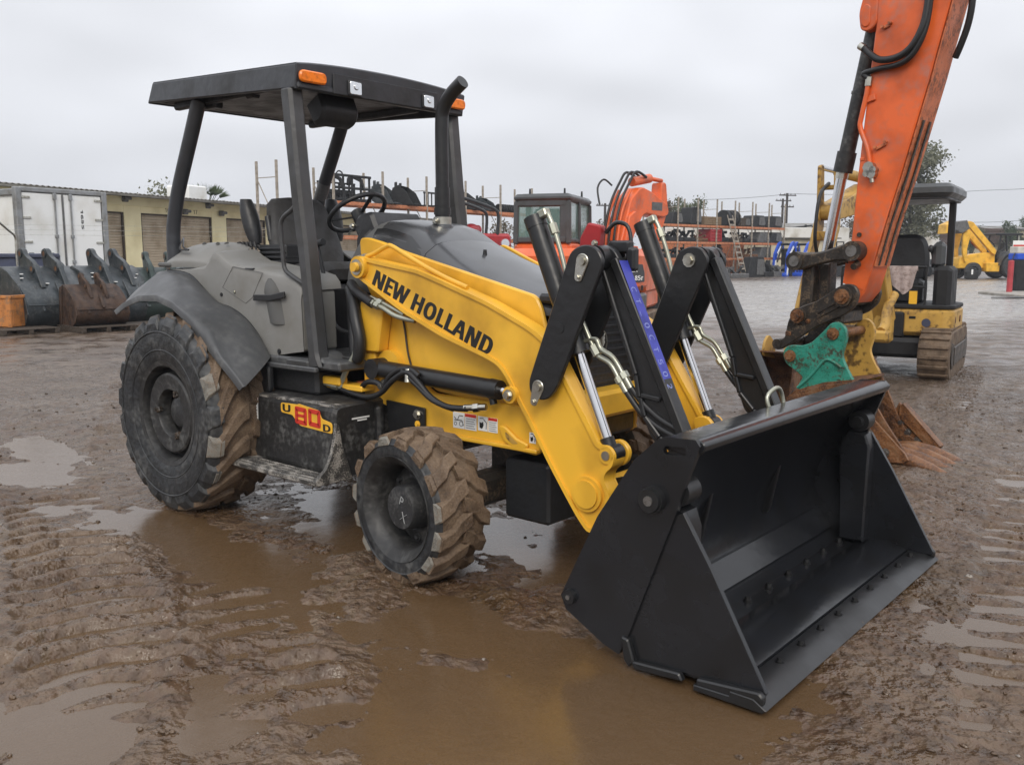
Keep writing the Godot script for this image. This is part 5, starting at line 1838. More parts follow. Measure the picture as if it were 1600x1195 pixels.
func ground() -> void:
	setup_ground()
	var v := PackedVector3Array()
	var n := PackedVector3Array()
	var c := PackedColorArray()
	var idx := PackedInt32Array()
	var idx2 := PackedInt32Array()
	var ca := cos(HEADING)
	var sa := sin(HEADING)
	# nested rectangles of finer and finer mesh towards the place where the tractor stands: u0, u1, d0, d1, step
	var rings := [[-3.84, 3.84, 2.24, 6.72, 0.014], [-8.0, 8.0, -0.96, 12.96, 0.04], [-24.0, 24.0, -7.2, 33.6, 0.16], [-168.0, 168.0, -62.4, 201.6, 2.4], [-904.0, 904.0, -398.4, 1000.0, 40.0]]
	for k in rings.size():
		var r: Array = rings[k]
		var nu := int(round((r[1] - r[0]) / r[4]))
		var nd := int(round((r[3] - r[2]) / r[4]))
		var st: float = (r[1] - r[0]) / nu
		var sd: float = (r[3] - r[2]) / nd
		var hole: Array = rings[k - 1] if k > 0 else [0, 0, 0, 0, 0]
		var ids := PackedInt32Array()
		ids.resize((nu + 1) * (nd + 1))
		ids.fill(-1)
		var hs := PackedFloat32Array()
		hs.resize((nu + 1) * (nd + 1))
		var margin: float = r[4] * 1.5
		for j in nd + 1:
			var d: float = r[2] + j * sd
			for i in nu + 1:
				var u: float = r[0] + i * st
				if k > 0 and u > hole[0] + margin and u < hole[1] - margin and d > hole[2] + margin and d < hole[3] - margin:
					continue
				var x := 5.251 + u * ca + d * sa
				var z := 3.908 + u * sa - d * ca
				var h := ground_height(x, z, d, u) if k < 3 else 0.004 + minf(maxf(0.0, d - 8.0), 120.0) * 0.0045
				hs[j * (nu + 1) + i] = h
				ids[j * (nu + 1) + i] = v.size()
				v.append(Vector3(x, h, z))
				n.append(Vector3.UP)
				c.append(ground_colour(x, z, d, u))
		for j in nd + 1:
			for i in nu + 1:
				var at := j * (nu + 1) + i
				if ids[at] < 0:
					continue
				var l := at - 1 if i > 0 and ids[at - 1] >= 0 else at
				var rr := at + 1 if i < nu and ids[at + 1] >= 0 else at
				var a := at - nu - 1 if j > 0 and ids[at - nu - 1] >= 0 else at
				var b := at + nu + 1 if j < nd and ids[at + nu + 1] >= 0 else at
				var du := (hs[rr] - hs[l]) / maxf(st, st * (rr - l))
				var dd := (hs[b] - hs[a]) / maxf(sd, sd * ((b - a) / (nu + 1)))
				n[ids[at]] = Vector3(-(du * ca + dd * sa), 1.0, -(du * sa - dd * ca)).normalized()
		for j in nd:
			for i in nu:
				var at := j * (nu + 1) + i
				if k > 0:
					var uc: float = r[0] + (i + 0.5) * st
					var dc: float = r[2] + (j + 0.5) * sd
					if uc > hole[0] and uc < hole[1] and dc > hole[2] and dc < hole[3]:
						continue
				if ids[at] < 0 or ids[at + 1] < 0 or ids[at + nu + 1] < 0 or ids[at + nu + 2] < 0:
					continue
				(idx if k < 2 else idx2).append_array([ids[at], ids[at + nu + 1], ids[at + 1], ids[at + 1], ids[at + nu + 1], ids[at + nu + 2]])
		# a short skirt hides the seam with the next rectangle
		for side in 4:
			var run := nu if side < 2 else nd
			for i in run:
				var p := i if side == 0 else nd * (nu + 1) + i if side == 1 else i * (nu + 1) if side == 2 else i * (nu + 1) + nu
				var q := p + (1 if side < 2 else nu + 1)
				if k == rings.size() - 1 or ids[p] < 0 or ids[q] < 0:
					continue
				var base := v.size()
				v.append_array([v[ids[p]] - Vector3(0, 0.06, 0), v[ids[q]] - Vector3(0, 0.06, 0)])
				n.append_array([n[ids[p]], n[ids[q]]])
				c.append_array([c[ids[p]], c[ids[q]]])
				(idx if k < 2 else idx2).append_array([ids[p], base, ids[q], ids[q], base, base + 1])
	var a := []
	a.resize(Mesh.ARRAY_MAX)
	a[Mesh.ARRAY_VERTEX] = v
	a[Mesh.ARRAY_NORMAL] = n
	a[Mesh.ARRAY_COLOR] = c
	a[Mesh.ARRAY_INDEX] = idx
	var mesh := ArrayMesh.new()
	mesh.add_surface_from_arrays(Mesh.PRIMITIVE_TRIANGLES, a)
	a[Mesh.ARRAY_INDEX] = idx2
	mesh.add_surface_from_arrays(Mesh.PRIMITIVE_TRIANGLES, a)
	var grain := noise_image(512, 31, 0.02, 5)
	var relief := noise_image(512, 32, 0.035, 5)
	var m := StandardMaterial3D.new()
	m.resource_name = "wet_mud"
	m.vertex_color_use_as_albedo = true
	m.albedo_texture = ramp(grain, [0.0, 0.3, 0.5, 0.7, 1.0], [Color(0.62, 0.58, 0.55), Color(0.82, 0.80, 0.78), Color(0.95, 0.94, 0.93), Color(1, 1, 1), Color(1, 1, 1)])
	m.roughness = 1.0
	m.metallic_specular = 0.5
	m.roughness_texture = ramp(noise_image(512, 33, 0.008, 5), [0.0, 0.36, 0.55, 1.0], [Color(0.16, 0.16, 0.16), Color(0.28, 0.28, 0.28), Color(0.48, 0.48, 0.48), Color(0.64, 0.64, 0.64)])
	m.normal_enabled = true
	m.normal_texture = bump(relief, 7.0)
	m.normal_scale = 1.5
	m.uv1_triplanar = true
	m.uv1_world_triplanar = true
	m.uv1_scale = Vector3.ONE * 0.85
	var far: StandardMaterial3D = m.duplicate()
	far.resource_name = "wet_gravel"
	far.normal_scale = 0.22
	far.uv1_scale = Vector3(0.37, 0.37, 0.37)
	mesh.surface_set_material(0, m)
	mesh.surface_set_material(1, far)
	var o := inst(numbered("ground"), mesh, null, self)
	o.set_meta("kind", "structure")
	# muddy water: one level sheet that shows wherever the mud lies lower
	var w := G()
	var rows := []
	for d in [1.0, 8.0, 30.0]:
		var line := []
		for u in [-22.0, 22.0]:
			line.append(yard(u, d, WATER))
		rows.append(line)
	w.sheet(rows)
	var wm := StandardMaterial3D.new()
	wm.resource_name = "muddy_water"
	wm.albedo_color = Color(lin(0.130, 0.078, 0.038), 0.72)
	wm.transparency = BaseMaterial3D.TRANSPARENCY_ALPHA
	wm.roughness = 0.2
	wm.metallic_specular = 0.55
	wm.normal_enabled = true
	wm.normal_texture = bump(noise_image(256, 34, 0.02, 3), 1.5)
	wm.normal_scale = 0.12
	wm.uv1_triplanar = true
	wm.uv1_world_triplanar = true
	wm.uv1_scale = Vector3.ONE * 0.6
	structure("water", w, wm)
	clods(m)


func clods(mud: Material) -> void:
	# crumbs and clods thrown up by wheels, too many to count
	var rng := RandomNumberGenerator.new()
	rng.seed = 77
	var g := G()
	var rows := []
	for i in 6:
		var line := []
		for k in 8:
			var t := PI * i / 5.0
			var r := 1.0 + rng.randf_range(-0.28, 0.28)
			line.append(Vector3(sin(t) * cos(TAU * k / 8) * r, cos(t) * r * 0.7, sin(t) * sin(TAU * k / 8) * r))
		rows.append(line)
	g.sheet(rows, 0.0, true)
	g.tinted = true
	for i in g.v.size():
		g.c.append(Color(1, 1, 1))
	var mm := MultiMesh.new()
	mm.transform_format = MultiMesh.TRANSFORM_3D
	mm.use_colors = true
	mm.mesh = g.mesh()
	mm.instance_count = 4000
	for i in 4000:
		var d := 2.3 + pow(rng.randf(), 1.5) * 8.0
		var u := rng.randf_range(-0.7, 0.7) * d
		var p := yard(u, d)
		var size := 0.0015 + 0.009 * pow(rng.randf(), 6.0) + 0.0005 * d
		var h := ground_height(p.x, p.z, d, u)
		if h < WATER - 0.004:
			size = 0.0
		var b := Basis.from_euler(Vector3(rng.randf() * 0.6, rng.randf() * TAU, rng.randf() * 0.6)).scaled(Vector3(size * rng.randf_range(0.8, 1.9), size, size))
		mm.set_instance_transform(i, Transform3D(b, Vector3(p.x, h + size * 0.25, p.z)))
		var c := ground_colour(p.x, p.z, d, u) * rng.randf_range(0.7, 1.15)
		if rng.randf() < 0.03:
			c = Color(0.28, 0.25, 0.22)
		mm.set_instance_color(i, c)
	var o := MultiMeshInstance3D.new()
	o.name = "mud_clods"
	o.multimesh = mm
	o.material_override = mud
	add_child(o)
	tag(o, "loose crumbs and clods of wet brown mud strewn over the ground", "mud clods")
	o.set_meta("kind", "stuff")


# ---------------------------------------------------------------- the excavators on the right

func big_excavator() -> void:
	# the dipper, hitch and bucket of a large excavator whose body stands outside the picture; x runs along the dipper's plane, z towards the photographer
	var t := thing("tracked_excavator", "tall orange excavator dipper with worn edge, dark links and green-eared rusty bucket", "excavator", yard(2.95, 6.95), facing(0.7071, -0.7071))
	t.position.y = 0.0
	var g := G()
	var side := P2([-0.257, 3.75, -0.258, 3.369, -0.293, 2.912, -0.342, 2.204, -0.364, 1.769, -0.400, 1.392, -0.415, 1.30, -0.372, 1.235, -0.300, 1.245, -0.233, 1.332, -0.187, 1.514, -0.110, 1.851, -0.018, 2.185, 0.166, 2.933, 0.215, 3.162, 0.275, 3.430, 0.345, 3.75])
	var tall := P2([-0.257, 3.369, -0.24, 4.0, -0.05, 4.55, 0.25, 4.62, 0.46, 4.35, 0.275, 3.430])
	g.prism(side, -0.30, 0.0, 0.01)
	g.prism(tall, -0.298, -0.002, 0.01)
	var dip := part("dipper", g, M.orange, t)
	# boom towards the body, above and outside the frame
	g = G()
	g.prism(round_corners(P2([-0.02, 4.25, 0.20, 4.50, 1.20, 4.95, 2.4, 4.75, 3.4, 3.6, 3.9, 2.3, 3.6, 2.3, 3.0, 3.5, 2.2, 4.35, 1.2, 4.50, 0.35, 4.20, 0.1, 4.10]), 0.1), -0.32, 0.02, 0.01)
	part("boom", g, M.orange, t)
	# the underside plate of the dipper, scraped along its middle
	g = G()
	g.prism(P2([-0.180, 1.535, -0.103, 1.855, -0.010, 2.19, 0.174, 2.935, 0.223, 3.162, 0.283, 3.430, 0.352, 3.75, 0.362, 3.75, 0.293, 3.430, 0.233, 3.162, 0.184, 2.935, 0.0, 2.19, -0.093, 1.855, -0.168, 1.53]), -0.29, -0.012, 0.002)
	part("wear_face", g, M.orange_worn, dip)
	g = G()
	for q in [-0.075, -0.20]:
		for e in [[-0.165, 1.54, -0.085, 1.87], [-0.085, 1.87, 0.01, 2.20], [0.01, 2.20, 0.115, 2.62]]:
			g.beam(Vector3(e[0], e[1], q), Vector3(e[2], e[3], q), 0.030, 0.010, 0.002)
	each("scraped_edge", g, M.grease_steel, dip)
	g = G()
	g.prism(P2([-0.415, 1.40, -0.235, 1.345, -0.195, 1.49, -0.10, 1.86, -0.06, 2.02, -0.075, 2.025, -0.13, 1.86, -0.225, 1.50, -0.40, 1.56]), 0.0, 0.004, 0.001)
	g.prism(round_corners(P2([-0.375, 3.33, -0.395, 3.46, -0.36, 3.60, -0.25, 3.62, -0.25, 3.36, -0.31, 3.31]), 0.04), -0.19, 0.012, 0.008)
	g.prism(round_corners(P2([-0.370, 3.37, -0.372, 3.46, -0.345, 3.52, -0.30, 3.50, -0.30, 3.36, -0.335, 3.34]), 0.04), 0.008, 0.022, 0.006)
	each("reinforcement", g, M.orange, dip)
	g = G()
	for e in [[-0.20, 3.315, -0.145, 3.335], [-0.205, 2.425, -0.125, 2.465]]:
		g.beam(Vector3(e[0], e[1], 0.010), Vector3(e[2], e[3], 0.010), 0.022, 0.024, 0.004)
	for e in [[-0.20, 3.325], [-0.145, 3.345], [-0.205, 2.44], [-0.13, 2.475]]:
		g.rod(Vector3(e[0], e[1], 0.0), Vector3(e[0], e[1], 0.035), 0.013, 0.013, 8)
	each("pipe_bracket", g, M.orange_worn, dip)
	g = G()
	g.tube([Vector3(-0.285, 2.93, 0.02), Vector3(-0.295, 2.84, 0.02), Vector3(-0.325, 2.68, 0.02), Vector3(-0.33, 2.60, 0.02), Vector3(-0.27, 2.45, 0.02), Vector3(-0.245, 2.36, 0.02), Vector3(-0.235, 2.30, 0.02)], 0.019, 10)
	g.beam(Vector3(-0.31, 2.80, -0.01), Vector3(-0.23, 2.82, -0.01), 0.06, 0.05, 0.006)
	g.beam(Vector3(-0.33, 2.36, -0.02), Vector3(-0.29, 2.36, -0.02), 0.05, 0.03, 0.006)
	part("steel_pipe", g, M.orange, dip)
	g = G()
	for q in [[-0.235, 2.29, 0.045], [-0.21, 2.24, 0.035], [-0.20, 2.27, 0.028], [-0.25, 2.245, 0.028]]:
		g.rod(Vector3(q[0], q[1], 0.0), Vector3(q[0], q[1], 0.06), q[2], q[2], 8)
	g.rod(Vector3(-0.22, 2.24, 0.035), Vector3(-0.205, 2.175, 0.035), 0.018, 0.018, 8)
	g.rod(Vector3(-0.285, 2.905, 0.02), Vector3(-0.28, 2.97, 0.02), 0.026, 0.026, 6)
	part("shut_off_valve", g, M.zinc, dip)
	g = G()
	g.tube([Vector3(-0.28, 2.96, 0.02), Vector3(-0.325, 3.0, 0.02), Vector3(-0.20, 3.02, 0.03), Vector3(-0.06, 3.025, 0.05), Vector3(0.04, 3.07, 0.06), Vector3(0.11, 3.18, 0.06), Vector3(0.145, 3.34, 0.05), Vector3(0.15, 3.6, 0.04), Vector3(0.12, 4.1, 0.03)], 0.022, 10, 6)
	g.tube([Vector3(-0.335, 3.195, 0.03), Vector3(-0.27, 3.13, 0.04), Vector3(-0.19, 3.08, 0.05), Vector3(-0.07, 3.075, 0.06), Vector3(0.03, 3.12, 0.07), Vector3(0.10, 3.22, 0.07), Vector3(0.135, 3.36, 0.06), Vector3(0.14, 3.6, 0.05), Vector3(0.11, 4.1, 0.04)], 0.026, 10, 6)
	g.tube([Vector3(0.38, 3.75, -0.12), Vector3(0.385, 3.45, -0.12), Vector3(0.36, 3.28, -0.14), Vector3(0.31, 3.14, -0.16), Vector3(0.27, 3.06, -0.18)], 0.024, 10)
	each("hose", g, M.hose, dip, false)
	g = G()
	g.rod(Vector3(-0.36, 3.21, 0.03), Vector3(-0.325, 3.185, 0.04), 0.030, 0.028, 8)
	part("hose_end", g, M.zinc, dip)
	# bucket cylinder on the near edge
	var c := joint("bucket_cylinder", t)
	g = G()
	var c0 := Vector3(-0.315, 3.42, -0.13)
	var c1 := Vector3(-0.525, 2.28, -0.13)
	g.rod(c0, c1, 0.062, 0.062, 20)
	g.rod(c1 + (c0 - c1) * 0.14, c1, 0.076, 0.076, 20)
	g.rod(c1 + (c0 - c1) * 0.52, c1 + (c0 - c1) * 0.54, 0.068, 0.068, 20)
	g.beam(Vector3(-0.47, 2.81, -0.10), Vector3(-0.42, 2.80, -0.10), 0.03, 0.03, 0.004)
	part("barrel", g, M.dusty_plastic, c)
	g = G()
	var r1 := Vector3(-0.635, 1.59, -0.13)
	g.rod(c1, r1, 0.043, 0.043, 20)
	part("piston_rod", g, M.chrome, c)
	g = G()
	g.rod(c1, c1 + (r1 - c1) * 0.07, 0.050, 0.050, 20)
	part("rod_gland", g, M.zinc, c)
	# linkage
	g = G()
	var bar := round_corners(P2([-0.85, 1.60, -0.80, 1.655, -0.70, 1.635, -0.56, 1.650, -0.36, 1.715, -0.28, 1.73, -0.23, 1.68, -0.25, 1.60, -0.32, 1.575, -0.45, 1.575, -0.62, 1.535, -0.76, 1.495, -0.84, 1.53]), 0.03)
	g.prism(bar, 0.03, 0.10, 0.014)
	g.prism(bar, -0.40, -0.33, 0.014)
	g.rod(Vector3(-0.787, 1.572, -0.40), Vector3(-0.787, 1.572, 0.115), 0.075, 0.075, 22)
	g.rod(Vector3(-0.308, 1.652, -0.40), Vector3(-0.308, 1.652, 0.115), 0.078, 0.078, 22)
	g.rod(Vector3(-0.30, 1.78, -0.02), Vector3(-0.30, 1.78, 0.012), 0.018, 0.018, 10)
	g.rod(Vector3(-0.29, 1.55, 0.03), Vector3(-0.29, 1.53, 0.10), 0.03, 0.026, 10)
	each("side_link", g, M.grease_steel, t)
	g = G()
	g.rod(Vector3(-0.787, 1.572, 0.105), Vector3(-0.787, 1.572, 0.123), 0.046, 0.044, 20)
	g.rod(Vector3(-0.308, 1.652, 0.105), Vector3(-0.308, 1.652, 0.123), 0.046, 0.044, 20)
	each("pin", g, M.bare_steel, t)
	g = G()
	for z in [-0.02, -0.24]:
		g.prism(P2([-0.755, 1.56, -0.655, 1.56, -0.665, 1.15, -0.775, 1.15]), z - 0.06, z + 0.05, 0.015)
	g.prism(P2([-0.655, 1.56, -0.56, 1.56, -0.56, 1.20, -0.655, 1.20]), -0.20, -0.06, 0.015)
	each("push_link", g, M.grease_steel, t)
	# quick hitch
	var h := joint("quick_hitch", t)
	g = G()
	var plate := round_corners(P2([-0.866, 0.93, -0.84, 1.08, -0.79, 1.17, -0.70, 1.215, -0.585, 1.256, -0.43, 1.365, -0.352, 1.400, -0.28, 1.385, -0.245, 1.32, -0.27, 1.225, -0.34, 1.16, -0.575, 1.050, -0.819, 0.885, -0.90, 0.83, -0.96, 0.835, -0.975, 0.88, -0.94, 0.915]), 0.03)
	g.prism(plate, 0.035, 0.075, 0.008)
	g.prism(plate, -0.375, -0.335, 0.008)
	g.box(Vector3(-0.56, 1.13, -0.15), Vector3(0.36, 0.12, 0.38), 0.02)
	g.rod(Vector3(-0.372, 1.296, -0.38), Vector3(-0.372, 1.296, 0.10), 0.080, 0.080, 24)
	g.rod(Vector3(-0.744, 1.124, -0.38), Vector3(-0.744, 1.124, 0.10), 0.066, 0.066, 24)
	g.rod(Vector3(-0.93, 0.882, -0.38), Vector3(-0.93, 0.882, 0.085), 0.040, 0.040, 18)
	rim_strip(g, P2([-0.60, 1.155, -0.425, 1.255, -0.395, 1.215, -0.575, 1.115]), 0.012, 0.075, 0.086)
	each("hitch_plate", g, M.grease_steel, h)
	g = G()
	g.bolt(Vector3(-0.372, 1.296, 0.10), Vector3(0, 0, 1), 0.042, 0.045)
	g.bolt(Vector3(-0.744, 1.124, 0.10), Vector3(0, 0, 1), 0.040, 0.045)
	g.bolt(Vector3(-0.66, 1.085, 0.075), Vector3(0, 0, 1), 0.014, 0.02)
	g.box(Vector3(-0.83, 0.975, 0.078), Vector3(0.05, 0.035, 0.012), 0.004)
	each("pin", g, M.rusty_bright, h)
	# bucket ears: near one painted green, far one worn to yellow
	g = G()
	var ear := round_corners(P2([-0.845, 0.79, -0.835, 0.855, -0.78, 0.885, -0.68, 0.885, -0.60, 0.915, -0.50, 1.015, -0.44, 1.085, -0.375, 1.100, -0.315, 1.055, -0.300, 0.97, -0.335, 0.835, -0.315, 0.78, -0.222, 0.620, -0.30, 0.575, -0.46, 0.575, -0.56, 0.525, -0.69, 0.505, -0.70, 0.56, -0.655, 0.625, -0.735, 0.68, -0.815, 0.725]), 0.03)
	g.prism(ear, 0.09, 0.125, 0.006)
	var near_ear := part("ear_plate", g, M.green_paint, t, "green painted ear plate with rust showing through")
	g = G()
	g.tube([Vector3(-0.70, 0.535, 0.128), Vector3(-0.60, 0.63, 0.130), Vector3(-0.50, 0.755, 0.130), Vector3(-0.455, 0.79, 0.130), Vector3(-0.40, 0.775, 0.130), Vector3(-0.335, 0.735, 0.128)], 0.012, 8)
	part("weld_bead", g, M.green_paint, near_ear)
	g = G()
	for q in [[-0.416, 0.999], [-0.777, 0.793]]:
		g.rod(Vector3(q[0], q[1], -0.42), Vector3(q[0], q[1], 0.135), 0.036, 0.036, 18)
		g.bolt(Vector3(q[0], q[1], 0.132), Vector3(0, 0, 1), 0.034, 0.03)
	each("pin", g, M.rusty_bright, near_ear)
	g = G()
	g.prism(ear, -0.43, -0.395, 0.006)
	part("ear_plate", g, M.yellow_dull, t, "far ear plate worn to dull yellow")
	# bucket shell
	var b := joint("digging_bucket", t)
	g = G()
	var prof := [Vector2(-0.22, 0.63), Vector2(-0.46, 0.585), Vector2(-0.69, 0.50), Vector2(-0.80, 0.40), Vector2(-0.86, 0.26), Vector2(-0.82, 0.12), Vector2(-0.68, 0.035), Vector2(-0.45, 0.015), Vector2(0.02, 0.02), Vector2(0.18, 0.015)]
	var rows := []
	for q in prof:
		rows.append([Vector3(q.x, q.y, 0.16), Vector3(q.x, q.y, -0.44)])
	g.sheet(rows, 0.02)
	part("shell", g, M.rusty, b)
	for z in [0.145, -0.44]:
		g = G()
		if z > 0.0:
			g.prism(P2([-0.22, 0.63, -0.46, 0.585, -0.69, 0.50, -0.80, 0.40, -0.86, 0.26, -0.82, 0.12, -0.68, 0.035, -0.45, 0.015, 0.10, 0.02, 0.235, 0.115, 0.06, 0.345, -0.06, 0.52, -0.17, 0.62]), z, z + 0.025, 0.003)
		else:
			g.prism(P2([-0.47, 0.775, -0.69, 0.50, -0.80, 0.40, -0.86, 0.26, -0.82, 0.12, -0.68, 0.035, -0.45, 0.015, 0.10, 0.02, 0.17, 0.085, 0.013, 0.157, -0.093, 0.335, -0.210, 0.579, -0.299, 0.764, -0.336, 0.796]), z, z + 0.025, 0.003)
		part("side_plate", g, M.rusty, b)
		g = G()
		var zz: float = z + (0.026 if z > 0 else -0.012)
		g.prism(P2([-0.083, 0.420, 0.226, 0.132, 0.255, 0.085, 0.215, 0.055, -0.03, 0.03, -0.19, 0.20]), zz - 0.008, zz + 0.018, 0.004)
		part("side_cutter", g, M.rusty_bright, b)
		for q in [[-0.06, 0.255], [-0.05, 0.10], [0.0, 0.18], [0.08, 0.12]]:
			g = G()
			g.bolt(Vector3(q[0], q[1], zz + 0.018), Vector3(0, 0, 1), 0.022, 0.022)
			part("bolt", g, M.bare_steel, b)
	g = G()
	g.prism(P2([-0.04, 0.42, 0.275, 0.105, 0.25, 0.07, 0.16, 0.085, -0.08, 0.30, -0.075, 0.40]), -0.49, -0.415, 0.008)
	part("side_cutter", g, M.rusty_bright, b)
	for i in 4:
		g = G()
		var z := 0.10 - i * 0.145
		var sec := [[-0.02, 0.060, 0.072, 0.060], [0.12, 0.068, 0.082, 0.064], [0.26, 0.062, 0.066, 0.060], [0.40, 0.042, 0.038, 0.052], [0.50, 0.020, 0.012, 0.036]]
		rows = []
		for q in sec:
			var line := []
			for k in 12:
				var a := TAU * k / 12
				line.append(Vector3(q[0], q[1] + sin(a) * q[2] - 0.012, z + cos(a) * q[3]))
			rows.append(line)
		g.sheet(rows, 0.0, true)
		g.cap(rows[-1], Vector3.RIGHT)
		part("tooth", g, M.rusty_bright, b)
	mini_excavator()


func mini_excavator() -> void:
	var t := thing("mini_excavator", "yellow mini excavator with grey canopy and a towel on its rail, behind the orange dipper", "excavator", yard(5.40, 12.55), facing(-0.53, -0.85))
	t.position.y = 0.01
	var lo := func(u: float, d: float, y: float) -> Vector3:
		var p: Vector3 = t.transform.affine_inverse() * yard(u, d)
		return Vector3(p.x, y, p.z)
	var g := G()
	for s in [1, -1]:
		g = G()
		var o := PackedVector2Array()
		for k in 14:
			o.append(Vector2(0.78, 0.325) + Vector2.from_angle(-PI / 2 + PI * k / 13) * 0.325)
		for k in 14:
			o.append(Vector2(-0.78, 0.325) + Vector2.from_angle(PI / 2 + PI * k / 13) * 0.325)
		g.prism(o, s * 0.60 - 0.185, s * 0.60 + 0.185, 0.03)
		for k in 40:
			# tread bars round the belt
			var f := k / 40.0
			var per := 2 * 1.56 + TAU * 0.325
			var l := f * per
			var p := Vector2.ZERO
			var a := 0.0
			if l < 1.56:
				p = Vector2(-0.78 + l, 0.65)
				a = PI / 2
			elif l < 1.56 + PI * 0.325:
				a = PI / 2 - (l - 1.56) / 0.325
				p = Vector2(0.78, 0.325) + Vector2.from_angle(a) * 0.325
			elif l < 3.12 + PI * 0.325:
				p = Vector2(0.78 - (l - 1.56 - PI * 0.325), 0.0)
				a = -PI / 2
			else:
				a = -PI / 2 - (l - 3.12 - PI * 0.325) / 0.325
				p = Vector2(-0.78, 0.325) + Vector2.from_angle(a) * 0.325
			g.at(Vector3(p.x, p.y, s * 0.60), Vector3(0, 0, a))
			g.box(Vector3(0.008, 0, 0), Vector3(0.032, 0.05, 0.36), 0.008)
		g.at(Vector3.ZERO)
		part("track", g, M.tyre_mud, t)
		g = G()
		g.box(Vector3(0, 0.32, s * 0.795), Vector3(1.4, 0.24, 0.03), 0.01)
		for x in [-0.78, 0.78]:
			g.rod(Vector3(x, 0.325, s * 0.78), Vector3(x, 0.325, s * 0.80), 0.17, 0.16, 18)
		part("track_frame", g, M.grease_steel, t)
	g = G()
	g.box(Vector3(0, 0.33, 0), Vector3(0.9, 0.18, 0.9), 0.04)
	g.rod(Vector3(0, 0.40, 0), Vector3(0, 0.60, 0), 0.40, 0.40, 24)
	part("undercarriage", g, M.dark_steel, t)
	g = G()
	g.box(Vector3(0.62, 0.40, 0), Vector3(0.30, 0.26, 0.86), 0.05)
	part("cross_member", g, M.dark_steel, t)
	# house: rounded body, yellow skirts
	g = G()
	var body := round_corners(P2([0.62, -0.76, 0.62, 0.74, -0.45, 0.76, -0.80, 0.52, -0.88, 0.0, -0.80, -0.55, -0.45, -0.78]), 0.18, 6)
	g.at(Vector3(0, 0.56, 0), Vector3(-PI / 2, 0, 0))
	var flip := PackedVector2Array()
	for p in body:
		flip.append(Vector2(p.x, -p.y))
	g.prism(flip, 0.0, 0.36, 0.04)
	part("body", g, M.yellow_dull, t)
	g = G()
	g.at(Vector3(0, 0.915, 0), Vector3(-PI / 2, 0, 0))
	g.prism(flip, 0.0, 0.05, 0.01)
	g.at(Vector3.ZERO)
	g.box(Vector3(0.55, 0.70, 0.0), Vector3(0.20, 0.34, 0.34), 0.02)
	part("deck", g, M.dark_steel, t)
	g = G()
	g.box(Vector3(0.628, 0.74, -0.40), Vector3(0.012, 0.26, 0.44), 0.01)
	part("front_panel", g, M.yellow_dull, t)
	g = G()
	g.box(Vector3(0.636, 0.80, -0.27), Vector3(0.008, 0.035, 0.08), 0.004)
	part("handle_slot", g, M.ink, t)
	g = G()
	g.rod(Vector3(0.630, 0.735, -0.44), Vector3(0.637, 0.735, -0.44), 0.055, 0.055, 20)
	part("round_sticker", g, M.blue_grey, t)
	g = G()
	for q in [Vector3(0.40, 0.77, -0.755), Vector3(0.0, 0.77, -0.77)]:
		g.rod(q, q + Vector3(0, 0, -0.012), 0.045, 0.045, 16)
	each("cap", g, M.rusty, t)
	# operator's place
	g = G()
	g.box(Vector3(-0.15, 1.12, 0.0), Vector3(0.55, 0.34, 0.60), 0.05)
	g.at(Vector3(-0.27, 1.22, 0.0), Vector3(0, PI / 2, 0))
	g.prism(round_corners(P2([-0.30, 0.0, 0.30, 0.0, 0.33, 0.40, 0.25, 0.68, -0.25, 0.68, -0.33, 0.40]), 0.14, 6), -0.07, 0.07, 0.05)
	g.at(Vector3.ZERO)
	part("seat", g, M.black_plastic, t)
	g = G()
	g.box(Vector3(0.10, 1.18, -0.58), Vector3(0.70, 0.58, 0.22), 0.05)
	g.box(Vector3(0.10, 1.10, 0.56), Vector3(0.55, 0.42, 0.20), 0.05)
	each("side_console", g, M.dark_steel, t)
	g = G()
	g.box(Vector3(0.22, 1.62, -0.50), Vector3(0.20, 0.34, 0.16), 0.05)
	part("lever_tower", g, M.cab_grey, t)
	g = G()
	for s in [1, -1]:
		g.tube([Vector3(0.20, 1.45, s * 0.42), Vector3(0.24, 1.60, s * 0.42), Vector3(0.30, 1.68, s * 0.40)], 0.016, 6)
		g.ball(Vector3(0.31, 1.70, s * 0.40), Vector3(0.035, 0.05, 0.035))
	each("lever", g, M.black_plastic, t)
	g = G()
	for y in [1.20, 1.46]:
		g.rod(Vector3(0.58, y, -0.40), Vector3(0.58, y, 0.66), 0.016, 0.016, 8)
	for z in [-0.40, 0.12, 0.66]:
		g.rod(Vector3(0.58, 0.93, z), Vector3(0.58, 1.46, z), 0.016, 0.016, 8)
	g.rod(Vector3(0.40, 0.95, 0.20), Vector3(0.36, 1.28, 0.20), 0.014, 0.014, 8)
	g.rod(Vector3(0.40, 0.95, 0.06), Vector3(0.36, 1.28, 0.06), 0.014, 0.014, 8)
	each("front_rail", g, M.black_paint, t, false)
	g = G()
	g.box(Vector3(0.61, 1.06, -0.26), Vector3(0.012, 0.17, 0.10), 0.004)
	part("tag", g, M.yellow, t)
	# canopy
	g = G()
	for s in [1, -1]:
		g.beam(Vector3(-0.42, 0.95, s * 0.56), Vector3(-0.38, 2.36, s * 0.56), 0.09, 0.07, 0.015)
	each("canopy_post", g, M.black_paint, t)
	g = G()
	g.at(Vector3(-0.05, 2.36, 0), Vector3(-PI / 2, 0, 0))
	g.prism(round_corners(P2([-0.72, -0.70, 0.76, -0.66, 0.76, 0.66, -0.72, 0.70]), 0.16, 6), 0.0, 0.17, 0.05)
	part("canopy_roof", g, M.cab_grey, t)
	g = G()
	g.at(Vector3(-0.05, 2.33, 0), Vector3(-PI / 2, 0, 0))
